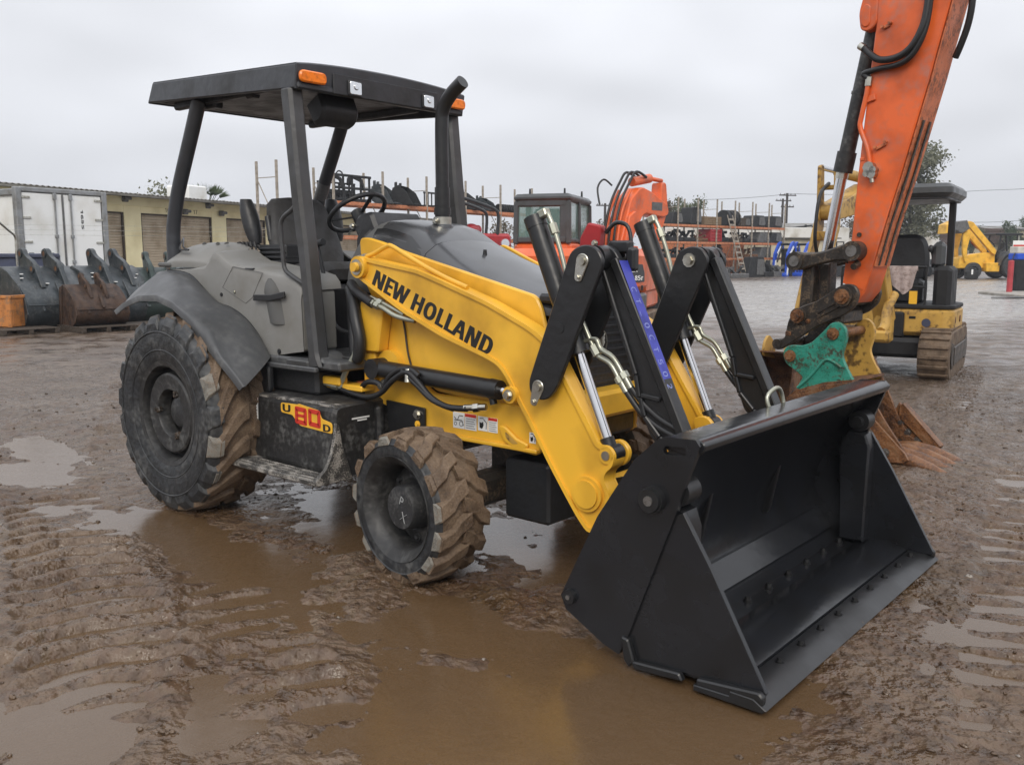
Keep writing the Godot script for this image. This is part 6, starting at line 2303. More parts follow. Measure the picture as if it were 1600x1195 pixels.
	g.prism(round_corners(P2([-0.66, -0.64, 0.70, -0.60, 0.70, 0.60, -0.66, 0.64]), 0.12, 6), 0.0, 0.05, 0.01)
	part("canopy_lining", g, M.black_plastic, t)
	# swing post, boom, dipper and bucket
	var foot: Vector3 = lo.call(4.82, 11.6, 0.85)
	var bend: Vector3 = lo.call(4.20, 10.9, 2.35)
	var tip: Vector3 = lo.call(3.46, 9.95, 2.08)
	var top: Vector3 = lo.call(3.36, 9.95, 2.55)
	var low: Vector3 = lo.call(2.84, 9.50, 0.62)
	var ax := Vector3(tip.x - foot.x, 0, tip.z - foot.z).normalized()
	var face := Transform3D(Basis(ax, Vector3.UP, ax.cross(Vector3.UP)), foot)
	var flat := func(p: Vector3) -> Vector2:
		var q := face.affine_inverse() * p
		return Vector2(q.x, q.y)
	g = G()
	g.xf = face
	var b1: Vector2 = flat.call(bend)
	var b2: Vector2 = flat.call(tip)
	g.prism(round_corners(PackedVector2Array([Vector2(-0.10, -0.06), Vector2(0.10, -0.10), Vector2(b1.x - 0.08, b1.y - 0.30), Vector2(b1.x + 0.20, b1.y - 0.22), b2 + Vector2(0.06, -0.10), b2 + Vector2(0.09, 0.06), Vector2(b1.x + 0.15, b1.y + 0.10), Vector2(b1.x - 0.12, b1.y + 0.06)]), 0.06), -0.11, 0.11, 0.012)
	part("boom", g, M.yellow_dull, t)
	g = G()
	g.xf = face
	var w := (b1 + Vector2(0.30, -0.20)).lerp(b2, 0.35)
	g.box(Vector3(b2.x - 0.28, b2.y + 0.07, 0.112), Vector3(0.30, 0.10, 0.004), 0.001)
	part("boom_sticker", g, M.mid_steel, t)
	g = G()
	g.box(foot + Vector3(0.05, -0.12, 0), Vector3(0.20, 0.46, 0.22), 0.03)
	g.tube([lo.call(4.86, 11.45, 1.12), lo.call(4.72, 11.3, 0.95), lo.call(4.66, 11.2, 0.75), lo.call(4.60, 11.15, 0.68)], 0.06, 10)
	g.box(lo.call(4.62, 11.2, 0.62), Vector3(0.30, 0.14, 0.20), 0.03)
	part("swing_post", g, M.yellow_dull, t)
	g = G()
	g.rod(bend + Vector3(0, 0.16, 0), top + (bend + Vector3(0, 0.16, 0) - top) * 0.35, 0.06, 0.06, 14)
	part("dipper_cylinder", g, M.yellow_dull, t)
	g = G()
	g.rod(top, top + (bend + Vector3(0, 0.16, 0) - top) * 0.36, 0.03, 0.03, 12)
	part("piston_rod", g, M.chrome, t)
	g = G()
	g.xf = Transform3D(face.basis, tip)
	var t2 := Vector2((face.basis.inverse() * (top - tip)).x, top.y - tip.y)
	var l2 := Vector2((face.basis.inverse() * (low - tip)).x, low.y - tip.y)
	for z in [-0.09, 0.09]:
		g.prism(round_corners(PackedVector2Array([t2 + Vector2(-0.05, 0.04), t2 + Vector2(0.05, 0.02), Vector2(0.09, 0.02), l2 + Vector2(0.04, 0.0), l2 + Vector2(-0.05, 0.0), Vector2(-0.06, -0.16)]), 0.03), z - 0.02, z + 0.02, 0.006)
	for f in [0.15, 0.35, 0.55, 0.75, 0.93]:
		var mid := Vector2(0.01, -0.05).lerp(l2, f)
		g.box(Vector3(mid.x, mid.y, 0), Vector3(0.05, 0.10, 0.16), 0.01)
	g.box(Vector3(t2.x * 0.55, t2.y * 0.55, 0), Vector3(0.05, 0.05, 0.16), 0.01)
	part("dipper", g, M.yellow_dull, t)
	g = G()
	g.tube([tip + Vector3(0, 0.30, 0) + ax * 0.05, tip + ax * 0.30 + Vector3(0, 0.15, 0), tip + ax * 0.38 + Vector3(0, -0.25, 0), tip + ax * 0.30 + Vector3(0, -0.45, 0)], 0.02, 8)
	g.tube([bend + Vector3(0, 0.1, 0), bend + ax * 0.3 + Vector3(0, -0.05, 0), tip - ax * 0.2 + Vector3(0, 0.0, 0)], 0.02, 8)
	each("hose", g, M.hose, t, false)
	# its bucket, half seen past the rusty one
	var bk := joint("bucket", t, Transform3D(face.basis, Vector3(low.x, 0.0, low.z)))
	g = G()
	var rows := []
	for q in [[0.16, 0.60], [-0.05, 0.58], [-0.22, 0.48], [-0.30, 0.30], [-0.24, 0.12], [-0.05, 0.03], [0.30, 0.03]]:
		rows.append([Vector3(q[0], q[1], 0.24), Vector3(q[0], q[1], -0.24)])
	g.sheet(rows, 0.015)
	for z in [0.23, -0.24]:
		g.prism(P2([0.16, 0.60, -0.05, 0.58, -0.22, 0.48, -0.30, 0.30, -0.24, 0.12, -0.05, 0.03, 0.30, 0.03, 0.20, 0.35]), z - 0.008, z + 0.012, 0.002)
	part("shell", g, M.rusty, bk)
	g = G()
	for z in [-0.12, 0.12]:
		g.prism(round_corners(P2([-0.18, 0.50, -0.14, 0.68, 0.02, 0.78, 0.12, 0.70, 0.14, 0.56]), 0.05), z - 0.015, z + 0.015, 0.004)
	each("ear", g, M.yellow_dull, bk)
	var tw := thing("towel", "greyish pink towel hung over the front rail of the yellow mini excavator", "towel", t.transform * Vector3(0.60, 1.47, -0.12), t.rotation.y)
	g = G()
	rows = []
	for i in 12:
		var f := i / 11.0
		var line := []
		for k in 10:
			var z := (k / 9.0 - 0.5) * lerpf(0.36, 0.24, maxf(0.0, f - 0.3) * 1.4)
			var drop := 0.0 if f < 0.25 else (f - 0.25) * 0.52 * (1.0 - 0.55 * absf(k / 9.0 - 0.42))
			var back := 0.05 - f * 0.28 if f < 0.25 else -0.02
			line.append(Vector3(-back * 0.4 + 0.016 * sin(k * 1.7 + f * 2.0), (0.02 * sin(PI * clampf(f / 0.25, 0, 1)) - 0.06 * (1.0 - f * 4.0) if f < 0.25 else 0.012 - drop), z))
		rows.append(line)
	g.sheet(rows, 0.008)
	part("cloth", g, M.towel, tw)


# ---------------------------------------------------------------- buildings, racks and machines further back

func shelf_run(called: String, label: String, n: int, bay: float, levels: Array, high: float, deep: float, where: Vector3, turn: float, skip := []) -> Node3D:
	# a run of pallet racking along x, its front at z = 0 and its back at z = -deep
	var t := thing(called, label, "pallet rack", where, turn)
	for i in n + 1:
		for z in [0.0, -deep]:
			var g := G()
			g.box(Vector3(i * bay, high / 2, z), Vector3(0.085, high, 0.075), 0.006)
			g.box(Vector3(i * bay, 0.01, z), Vector3(0.16, 0.02, 0.14), 0.003)
			part("upright", g, M.rack_grey, t)
		var b := G()
		for y in [0.5, high * 0.5, high - 0.6]:
			b.beam(Vector3(i * bay, y, 0), Vector3(i * bay, y, -deep), 0.03, 0.03, 0.004)
		b.beam(Vector3(i * bay, high * 0.52, 0), Vector3(i * bay, high - 0.62, -deep), 0.03, 0.03, 0.004)
		b.beam(Vector3(i * bay, 0.52, -deep), Vector3(i * bay, high * 0.5, 0), 0.03, 0.03, 0.004)
		each("brace", b, M.rack_grey, t, false)
	for i in n:
		for y in levels:
			if [i, y] in skip:
				continue
			for z in [0.03, -deep - 0.03]:
				var g := G()
				g.box(Vector3((i + 0.5) * bay, y - 0.07, z), Vector3(bay - 0.09, 0.14, 0.05), 0.008)
				part("beam", g, M.rack_orange, t)
			var d := G()
			for k in 9:
				d.box(Vector3((i + 0.06 + k * 0.11) * bay, y + 0.012, -deep / 2), Vector3(0.10, 0.02, deep + 0.05), 0.004)
			part("deck_board", d, M.dark_wood, t).set_meta("kind", "stuff")
	return t


func dig_bucket(called: String, label: String, category: String, m: Material, w: float, s: float, where: Vector3, turn: float, group := "", stickers := false) -> Node3D:
	# an excavator bucket standing on its teeth: x points away from its mouth, s is its size
	var t := thing(called, label, category, where, turn, group)
	var side := P2([-0.62 * s, 0.0, -0.45 * s, 1.0 * s, -0.36 * s, 1.06 * s, -0.10 * s, 0.98 * s, 0.22 * s, 0.78 * s, 0.46 * s, 0.52 * s, 0.52 * s, 0.30 * s, 0.40 * s, 0.10 * s, 0.16 * s, 0.0])
	var g := G()
	var rows := []
	for p in [Vector2(-0.36, 1.06), Vector2(-0.10, 0.98), Vector2(0.22, 0.78), Vector2(0.40, 0.62), Vector2(0.50, 0.46), Vector2(0.52, 0.30), Vector2(0.46, 0.17), Vector2(0.34, 0.06), Vector2(0.16, 0.0), Vector2(-0.40, 0.0)]:
		rows.append([Vector3(p.x * s, p.y * s, w / 2), Vector3(p.x * s, p.y * s, -w / 2)])
	g.sheet(rows, -0.03)
	part("shell", g, m, t)
	for z in [w / 2, -w / 2]:
		g = G()
		g.prism(side, z - 0.02, z + 0.02, 0.006)
		g.prism(round_corners(P2([-0.64 * s, 0.02 * s, -0.50 * s, 0.98 * s, -0.40 * s, 1.02 * s, -0.34 * s, 0.94 * s, -0.50 * s, 0.02 * s]), 0.03), z + (0.02 if z > 0 else -0.045), z + (0.045 if z > 0 else -0.02), 0.006)
		each("side_plate", g, m, t)
	for z in [0.20 * s, -0.20 * s]:
		g = G()
		g.prism(round_corners(P2([-0.40 * s, 1.02 * s, -0.46 * s, 1.26 * s, -0.40 * s, 1.36 * s, -0.30 * s, 1.36 * s, -0.20 * s, 1.24 * s, 0.06 * s, 1.13 * s, 0.16 * s, 0.98 * s, 0.34 * s, 0.70 * s, 0.24 * s, 0.74 * s, -0.10 * s, 0.96 * s]), 0.08 * s, 5), z - 0.04 * s, z + 0.04 * s, 0.01)
		for q in [[-0.35, 1.27], [0.03, 1.02]]:
			g.rod(Vector3(q[0] * s, q[1] * s, z - 0.055 * s), Vector3(q[0] * s, q[1] * s, z + 0.055 * s), 0.075 * s, 0.075 * s, 16)
		var ear := part("ear", g, m, t)
		g = G()
		for q in [[-0.35, 1.27], [0.03, 1.02]]:
			g.rod(Vector3(q[0] * s, q[1] * s, z - 0.058 * s), Vector3(q[0] * s, q[1] * s, z + 0.058 * s), 0.042 * s, 0.042 * s, 14)
		part("pin_hole", g, M.rusty, ear)
	g = G()
	g.tube([Vector3(0.535 * s, 0.44 * s, w / 2 * 0.98), Vector3(0.535 * s, 0.44 * s, -w / 2 * 0.98)], 0.012, 6, 1)
	g.beam(Vector3(0.30 * s, 0.80 * s, 0), Vector3(0.56 * s, 0.46 * s, 0), 0.05, 0.06, 0.01)
	for z in [0.28, -0.28]:
		g.beam(Vector3(0.28 * s, 0.74 * s, z * w), Vector3(0.545 * s, 0.34 * s, z * w), 0.05, 0.025, 0.006)
	each("reinforcement", g, m, t)
	if stickers:
		g = G()
		for y in [0.42, 0.37, 0.32]:
			g.box(Vector3(-0.10 * s, y * s, w / 2 + 0.022), Vector3(0.20 * s, 0.03 * s, 0.003), 0.001)
		g.box(Vector3(0.02 * s, 0.935 * s, 0.36 * w), Vector3(0.06, 0.02, 0.05), 0.004)
		g.box(Vector3(0.12 * s, 0.87 * s, 0.40 * w), Vector3(0.06, 0.02, 0.05), 0.004)
		g.box(Vector3(0.24 * s, 0.78 * s, 0.10 * w), Vector3(0.08, 0.02, 0.07), 0.004)
		each("label", g, M.sticker_white, t)
	return t


func scoop(called: String, label: String, m: Material, w: float, h: float, deep: float, where: Vector3, turn: float, teeth := false, group := "") -> Node3D:
	# a low loader bucket on a shelf: mouth towards +z
	var t := thing(called, label, "bucket", where, turn, group)
	var g := G()
	var rows := []
	for p in [Vector2(-deep * 0.15, h), Vector2(-deep * 0.42, h * 0.86), Vector2(-deep * 0.5, h * 0.5), Vector2(-deep * 0.42, h * 0.14), Vector2(-deep * 0.25, 0.02), Vector2(deep * 0.5, 0.02)]:
		rows.append([Vector3(-w / 2, p.y, p.x), Vector3(w / 2, p.y, p.x)])
	g.sheet(rows, 0.02)
	part("shell", g, m, t)
	for s in [-1, 1]:
		g = G()
		g.at(Vector3(s * w / 2, 0, 0), Vector3(0, -PI / 2, 0))
		g.prism(P2([-deep * 0.15, h, -deep * 0.42, h * 0.86, -deep * 0.5, h * 0.5, -deep * 0.42, h * 0.14, -deep * 0.25, 0.02, deep * 0.5, 0.02, deep * 0.2, h * 0.7]), -0.015, 0.015, 0.004)
		each("side_plate", g, m, t)
	g = G()
	g.box(Vector3(0, 0.03, deep * 0.48), Vector3(w * 1.02, 0.04, 0.10), 0.008)
	if teeth:
		for i in 6:
			g.beam(Vector3((i - 2.5) * w / 6, 0.03, deep * 0.48), Vector3((i - 2.5) * w / 6, 0.03, deep * 0.48 + 0.16), 0.06, 0.05, 0.01)
	part("cutting_edge", g, m, t)
	g = G()
	for s in [-1, 1]:
		g.prism(P2([s * w * 0.22 - 0.03, h * 0.75, s * w * 0.22 - 0.02, h * 1.18, s * w * 0.22 + 0.05, h * 1.22, s * w * 0.22 + 0.07, h * 0.75]), -deep * 0.48, -deep * 0.36, 0.01)
	each("hanger", g, m, t)
	return t


func grapple(called: String, label: String, w: float, h: float, where: Vector3, turn: float) -> void:
	# a skeleton bucket of bars with an upper clamp
	var t := thing(called, label, "bucket", where, turn)
	for i in 8:
		var g := G()
		var x := (i - 3.5) * w / 7.4
		g.prism(P2([-0.45, 0.0, 0.45, 0.0, 0.45, 0.07, -0.30, 0.10, -0.40, 0.30, -0.40, h * 0.62, -0.47, h * 0.62, -0.5, 0.15]), -0.03, 0.03, 0.006)
		var o := part("tine", g, M.dark_steel, t)
		o.transform = Transform3D(Basis(Vector3.UP, -PI / 2), Vector3(x, 0, 0))
	for y in [0.10, h * 0.30, h * 0.60]:
		var g := G()
		g.box(Vector3(0, y, -0.44), Vector3(w, 0.07, 0.06), 0.01)
		part("cross_bar", g, M.dark_steel, t)
	for i in 5:
		var g := G()
		g.box(Vector3((i - 2) * w / 4.3, h * 0.40, 0.42), Vector3(0.09, h * 0.78, 0.06), 0.01)
		part("front_bar", g, M.dark_steel, t)
	for y in [0.06, h * 0.40, h * 0.78]:
		var g := G()
		g.box(Vector3(0, y, 0.45), Vector3(w, 0.10, 0.05), 0.01)
		part("cross_bar", g, M.dark_steel, t)
	for s in [-1, 1]:
		var g := G()
		g.at(Vector3(s * w * 0.28, h * 0.55, 0), Vector3(0, -PI / 2, 0))
		g.prism(round_corners(P2([-0.45, 0.0, -0.40, 0.30, -0.10, 0.42, 0.40, 0.20, 0.55, -0.25, 0.45, -0.25, 0.30, 0.10, -0.10, 0.26, -0.25, 0.10, -0.30, 0.0]), 0.05), -0.04, 0.04, 0.008)
		each("clamp_arm", g, M.dark_steel, t)
	var c := G()
	c.box(Vector3(0, h * 0.2, -0.47), Vector3(w * 0.96, h * 0.4, 0.03), 0.008)
	c.tube([Vector3(-0.3, h * 0.7, -0.3), Vector3(-0.15, h * 0.95, -0.2), Vector3(0.1, h * 0.9, -0.2), Vector3(0.2, h * 0.65, -0.3)], 0.03, 6)
	part("frame", c, M.dark_steel, t)


func crown(g: Geo, c: Vector3, r: Vector3, clumps: int, leaves: int, size: float, rng: RandomNumberGenerator, spread := 0.55) -> void:
	# many small leaf faces in uneven clumps through the volume of a crown
	for i in clumps:
		var d := Vector3(rng.randfn(), rng.randfn(), rng.randfn()).normalized() * pow(rng.randf(), 0.45)
		var p := c + d * r
		var own := spread * rng.randf_range(0.5, 1.2)
		for k in leaves:
			var q := p + Vector3(rng.randfn(), rng.randfn() * 0.8, rng.randfn()) * own * 0.5
			var a := Vector3(rng.randfn(), rng.randfn(), rng.randfn()).normalized() * size * rng.randf_range(0.6, 1.3)
			var b := a.cross(Vector3(rng.randfn(), rng.randfn(), rng.randfn()).normalized()) * 0.75
			var nn := a.cross(b).normalized()
			g.tri(q - a, q + b, q + a, nn, nn, nn)
			g.tri(q - a, q + a, q - b, nn, nn, nn)


func tree(called: String, label: String, m: Material, where: Vector3, high: float, wide: float, sd: int, bare := 0.35, density := 1.0) -> void:
	var t := thing(called, label, "tree", where, 0.0)
	var rng := RandomNumberGenerator.new()
	rng.seed = sd
	var g := G()
	var g2 := G()
	var stems := 3 if high > 8.0 else 1
	for s in stems:
		var lean := Vector3(rng.randf_range(-0.18, 0.18), 0, rng.randf_range(-0.12, 0.12)) * (1.0 if stems > 1 else 0.3)
		var top := Vector3(lean.x * high, high * rng.randf_range(0.80, 0.95), lean.z * high)
		var mid := top * 0.5 + Vector3(rng.randf_range(-0.3, 0.3), 0, 0)
		g.tube([Vector3(s * 0.25 - 0.25, -0.1, 0), mid * 0.5, mid, top], high * 0.016, 8, 4, high * 0.003)
		for k in int(12 * (1.0 if stems > 1 else 1.4)):
			var f := rng.randf_range(bare, 0.95)
			var from := Vector3.ZERO.lerp(mid, f * 2.0) if f < 0.5 else mid.lerp(top, f * 2.0 - 1.0)
			var a := rng.randf() * TAU
			var reach := wide * 0.5 * rng.randf_range(0.45, 1.0) * sqrt(maxf(0.1, 1.15 - f))
			var tip := from + Vector3(cos(a) * reach, high * rng.randf_range(0.04, 0.16), sin(a) * reach)
			g.tube([from, from.lerp(tip, 0.5) + Vector3(0, high * 0.015, 0), tip], high * 0.006, 5, 3, high * 0.0015)
			crown(g2, tip, Vector3.ONE * high * 0.085, int(12 * density), 26, high * 0.0125, rng, high * 0.06)
			crown(g2, from.lerp(tip, 0.6), Vector3.ONE * high * 0.065, int(7 * density), 22, high * 0.0115, rng, high * 0.05)
	part("trunk", g, M.bark, t)
	part("crown", g2, m, t)


func bush(called: String, label: String, m: Material, where: Vector3, high: float, wide: float, sd: int) -> void:
	var t := thing(called, label, "tree", where, 0.0)
	var rng := RandomNumberGenerator.new()
	rng.seed = sd
	var g := G()
	var g2 := G()
	for k in 7:
		var a := rng.randf() * TAU
		var tip := Vector3(cos(a) * wide * 0.35, high * rng.randf_range(0.5, 0.85), sin(a) * wide * 0.35)
		g.tube([Vector3(0, -0.1, 0), tip * 0.5 + Vector3(0, 0.3, 0), tip], high * 0.02, 5, 3, high * 0.004)
		crown(g2, tip, Vector3(wide * 0.26, high * 0.2, wide * 0.26), 16, 22, high * 0.02, rng, high * 0.12)
	part("trunk", g, M.bark, t)
	part("crown", g2, m, t)


func utility_pole(label: String, where: Vector3, turn: float, high: float, arms: int) -> Node3D:
	var t := thing("utility_pole", label, "utility pole", where, turn)
	var g := G()
	g.rod(Vector3(0, -0.2, 0), Vector3(0, high, 0), 0.19, 0.13, 12)
	part("pole", g, M.pole_wood, t)
	for i in arms:
		g = G()
		g.box(Vector3(0, high - 0.25 - i * 1.3, 0.12), Vector3(2.2 - i * 0.5, 0.13, 0.10), 0.015)
		part("cross_arm", g, M.pole_wood, t)
		g = G()
		for x in [-0.95, -0.4, 0.4, 0.95]:
			g.rod(Vector3(x * (1.0 - 0.2 * i), high - 0.2 - i * 1.3, 0.12), Vector3(x * (1.0 - 0.2 * i), high - 0.02 - i * 1.3, 0.12), 0.05, 0.03, 8)
		part("insulator", g, M.mid_steel, t)
	return t


func wire(label: String, pts: Array) -> void:
	var t := thing("overhead_wire", label, "wire", pts[0])
	var g := G()
	for i in pts.size() - 1:
		var a: Vector3 = pts[i] - pts[0]
		var b: Vector3 = pts[i + 1] - pts[0]
		var line := []
		for k in 9:
			var f := k / 8.0
			line.append(a.lerp(b, f) - Vector3(0, 4.0 * f * (1.0 - f) * (b - a).length() * 0.012, 0))
		g.tube(line, 0.022, 5, 1)
	part("cable", g, M.wire, t)


func buildings() -> void:
	# ---- storage units on the left
	var turn := facing(0.364, 0.931)
	var t := thing("storage_building", "long low cream storage building with numbered tan roll-up doors and metal roof", "building", yard(-14.8, 26.0), turn)
	t.position.y = 0.08
	var L := 27.0
	var doors := [[-3.6, -0.4], [1.8, 4.92], [5.68, 9.30], [10.13, 12.6], [13.6, 16.6], [17.4, 20.4]]
	var g := G()
	# wall built as piers and heads around the door openings; the wall's face is z = 0
	var x := -8.0
	for d in doors + [[L, L]]:
		if d[0] > x:
			g.box(Vector3((x + d[0]) / 2, 1.72, -0.10), Vector3(d[0] - x, 3.44, 0.20), 0.006)
		if d[1] > d[0]:
			g.box(Vector3((d[0] + d[1]) / 2, 3.215, -0.101), Vector3(d[1] - d[0], 0.45, 0.198), 0.006)
		x = d[1]
	g.box(Vector3((L - 8.0) / 2, 1.7, -9.0), Vector3(L + 8.0, 3.4, 0.2), 0.01)
	g.box(Vector3(L - 0.1, 1.7, -4.5), Vector3(0.2, 3.4, 8.8), 0.01)
	g.box(Vector3(-7.9, 1.7, -4.5), Vector3(0.2, 3.4, 8.8), 0.01)
	part("wall", g, M.cream_wall, t)
	g = G()
	g.box(Vector3((L - 8.0) / 2, 3.36, 0.035), Vector3(L + 8.0, 0.30, 0.06), 0.006)
	part("fascia", g, M.cream_wall, t)
	g = G()
	# corrugated roof with an overhang
	var rows := []
	var n := int((L + 9.0) / 0.10)
	for i in n + 1:
		var xx := -8.5 + i * 0.10
		var up := 0.02 if i % 2 == 0 else -0.02
		rows.append([Vector3(xx, 3.56 + up, 0.75), Vector3(xx, 3.72 + up, -4.5), Vector3(xx, 3.52 + up, -9.4)])
	g.sheet(rows, 0.01)
	g.box(Vector3((L - 8.0) / 2, 3.50, 0.72), Vector3(L + 9.0, 0.07, 0.04), 0.006)
	part("roof", g, M.roof_metal, t)
	for i in doors.size():
		var d: Array = doors[i]
		g = G()
		var k := 0
		var y := 0.03
		while y < 2.95:
			g.box(Vector3((d[0] + d[1]) / 2, y + 0.045, -0.12), Vector3(d[1] - d[0] - 0.06, 0.086, 0.03), 0.010)
			y += 0.092
			k += 1
		var door := part("roll_up_door", g, M.tan_door, t)
		g = G()
		g.box(Vector3(d[0] + 0.03, 1.49, -0.06), Vector3(0.06, 2.98, 0.07), 0.006)
		g.box(Vector3(d[1] - 0.03, 1.49, -0.06), Vector3(0.06, 2.98, 0.07), 0.006)
		g.box(Vector3((d[0] + d[1]) / 2, 2.965, -0.05), Vector3(d[1] - d[0] - 0.12, 0.06, 0.07), 0.006)
		each("door_track", g, M.dark_wood, door)
		g = G()
		g.box(Vector3(d[1] - 0.25, 1.15, -0.095), Vector3(0.10, 0.16, 0.03), 0.008)
		part("door_lock", g, M.zinc, door)
	g = G()
	for q in [["15", 2.50], ["16", 6.85], ["17", 8.30]]:
		g.words(q[0], Vector3(q[1], 3.06, 0.001), Vector3(1, 0, 0), Vector3(0, 1, 0), 0.15, 0.0, 0.006, false)
	part("number", g, M.dark_wood, t)
	for q in [[9.75, 3.15], [4.9, 3.42], [9.0, 3.40], [7.75, 3.12]]:
		g = G()
		g.box(Vector3(q[0], q[1], 0.10), Vector3(0.22, 0.20, 0.12), 0.02)
		g.box(Vector3(q[0], q[1] + 0.02, 0.20), Vector3(0.30, 0.10, 0.14), 0.02)
		part("wall_lamp", g, M.mid_steel, t)
	var ac := thing("rooftop_unit", "white box unit on the metal roof beside the palm top", "air conditioner", t.transform * Vector3(12.5, 3.72, -4.2), turn)
	g = G()
	g.box(Vector3(0.35, 0.40, 0), Vector3(1.2, 0.80, 1.2), 0.06)
	part("housing", g, M.white_paint, ac)
	# palm and shrubs behind the roof
	var p := thing("palm_tree", "palm top of spiky fronds showing above the storage building roof", "palm", yard(-15.3, 46.0, -0.45))
	var rng := RandomNumberGenerator.new()
	rng.seed = 9
	g = G()
	g.tube([Vector3(0, 0, 0), Vector3(0.1, 2.5, 0), Vector3(0, 4.2, 0)], 0.22, 10, 4, 0.18)
	part("trunk", g, M.bark, p)
	for i in 26:
		g = G()
		var a := TAU * i / 26.0 + rng.randf() * 0.2
		var el := rng.randf_range(-0.2, 1.3)
		var d := Vector3(cos(a) * cos(el), sin(el), sin(a) * cos(el))
		var side := d.cross(Vector3.UP).normalized()
		var o := Vector3(0, 4.2, 0)
		for k in 15:
			var f := (k - 7) / 7.0
			var v := (d + side * f * 1.1 + Vector3(0, -0.25 * absf(f), 0)).normalized()
			var base := o + d * 0.9
			var b := side.cross(v).normalized() * 0.05
			var tip := base + v * rng.randf_range(0.45, 0.65) - Vector3(0, 0.08, 0)
			var nn := v.cross(b).normalized()
			g.tri(base - b, base + b, tip, nn, nn, nn)
		g.beam(o, o + d * 0.92, 0.03, 0.02, 0.004)
		part("frond", g, M.leaf_palm, p)
	bush("shrub", "grey green shrub top showing above the roof left of the palm", M.leaf_grey, yard(-16.8, 46.0), 4.9, 2.6, 3)
	# ---- box container with double doors
	turn = facing(0.50, 0.866)
	var c := thing("shipping_container", "white box container with double rear doors in front of the storage building", "container", yard(-12.22, 22.5), turn)
	c.position.y = 0.06
	g = G()
	g.box(Vector3(1.22, 1.74, -3.05), Vector3(2.38, 2.9, 6.0), 0.02)
	part("box_body", g, M.white_paint, c)
	g = G()
	for q in [0.03, 2.41]:
		g.box(Vector3(q, 1.74, 0.0), Vector3(0.16, 3.0, 0.16), 0.02)
	g.box(Vector3(1.22, 3.19, 0.0), Vector3(2.24, 0.12, 0.14), 0.02)
	g.box(Vector3(1.22, 0.30, 0.0), Vector3(2.24, 0.16, 0.14), 0.02)
	g.box(Vector3(-0.0, 3.12, -3.0), Vector3(0.08, 0.16, 5.9), 0.02)
	part("frame", g, M.frame_grey, c)
	for s in [0, 1]:
		g = G()
		g.box(Vector3(0.665 + s * 1.11, 1.75, 0.02), Vector3(1.07, 2.72, 0.06), 0.01)
		var door := part("door", g, M.white_paint, c)
		g = G()
		for xx in ([0.98] if s == 0 else [1.42]):
			g.rod(Vector3(xx, 0.35, 0.075), Vector3(xx, 3.14, 0.075), 0.022, 0.022, 10)
			for y in [0.45, 1.4, 2.05, 3.05]:
				g.box(Vector3(xx, y, 0.07), Vector3(0.09, 0.09 if y < 3 else 0.16, 0.06), 0.01)
		part("lock_rod", g, M.frame_grey, door)
		g = G()
		for y in [0.6, 1.25, 1.9, 2.5, 3.0]:
			g.box(Vector3(0.22 if s == 0 else 2.22, y, 0.058), Vector3(0.22, 0.06, 0.03), 0.008)
		each("hinge", g, M.zinc, door)
	g = G()
	g.box(Vector3(1.20, 1.75, 0.055), Vector3(0.045, 2.7, 0.03), 0.006)
	part("door_seal", g, M.mid_steel, c)
	g = G()
	g.words("1655", Vector3(1.70, 2.75, 0.051), Vector3(0, -1, 0), Vector3(1, 0, 0), 0.07, 0.5, 0.004)
	part("lettering", g, M.ink, c)
	# ---- low blue grey dumpster before it
	var b := thing("dumpster", "low blue grey steel dumpster at the left edge before the white container", "dumpster", yard(-12.6, 21.4), facing(0.9, 0.43))
	g = G()
	for q in [[Vector3(0, 0.82, 0.75), Vector3(3.4, 1.5, 0.07)], [Vector3(0, 0.82, -0.75), Vector3(3.4, 1.5, 0.07)], [Vector3(1.68, 0.82, 0), Vector3(0.07, 1.5, 1.42)], [Vector3(-1.68, 0.82, 0), Vector3(0.07, 1.5, 1.42)], [Vector3(0, 0.12, 0), Vector3(3.3, 0.08, 1.42)]]:
		g.box(q[0], q[1], 0.015)
	part("tub", g, M.blue_grey, b)
	g = G()
	for i in 6:
		g.box(Vector3(-1.5 + i * 0.6, 0.8, 0.81), Vector3(0.09, 1.4, 0.05), 0.012)
	g.box(Vector3(0, 1.56, 0.79), Vector3(3.46, 0.10, 0.10), 0.02)
	each("rib", g, M.blue_grey, b)
	# ---- fence post with barbed wire
	var fe := thing("barbed_wire_fence", "grey fence post bent over at its top with barbed wire strands", "fence", yard(-11.26, 20.6), facing(0.87, 0.5))
	for k in [-1, 0, 3]:
		g = G()
		g.tube([Vector3(k * 2.9, 0, 0), Vector3(k * 2.9, 1.6, 0), Vector3(k * 2.9, 1.98, 0), Vector3(k * 2.9 - 0.12, 2.12, 0.12), Vector3(k * 2.9 - 0.30, 2.30, 0.28)], 0.026, 8)
		each("post", g, M.zinc, fe)
	for k in 3:
		g = G()
		g.tube([Vector3(-3.0, 2.05 + k * 0.11, 0.06 + k * 0.1), Vector3(0, 2.03 + k * 0.11, 0.06 + k * 0.1), Vector3(8.7, 2.05 + k * 0.11, 0.06 + k * 0.1)], 0.0025, 4, 3)
		for i in 40:
			var xx := -3.0 + i * 0.22
			g.beam(Vector3(xx, 2.02 + k * 0.11, 0.06 + k * 0.1), Vector3(xx + 0.02, 2.07 + k * 0.11, 0.06 + k * 0.1), 0.003, 0.003, 0.0008)
		part("strand", g, M.zinc, fe)


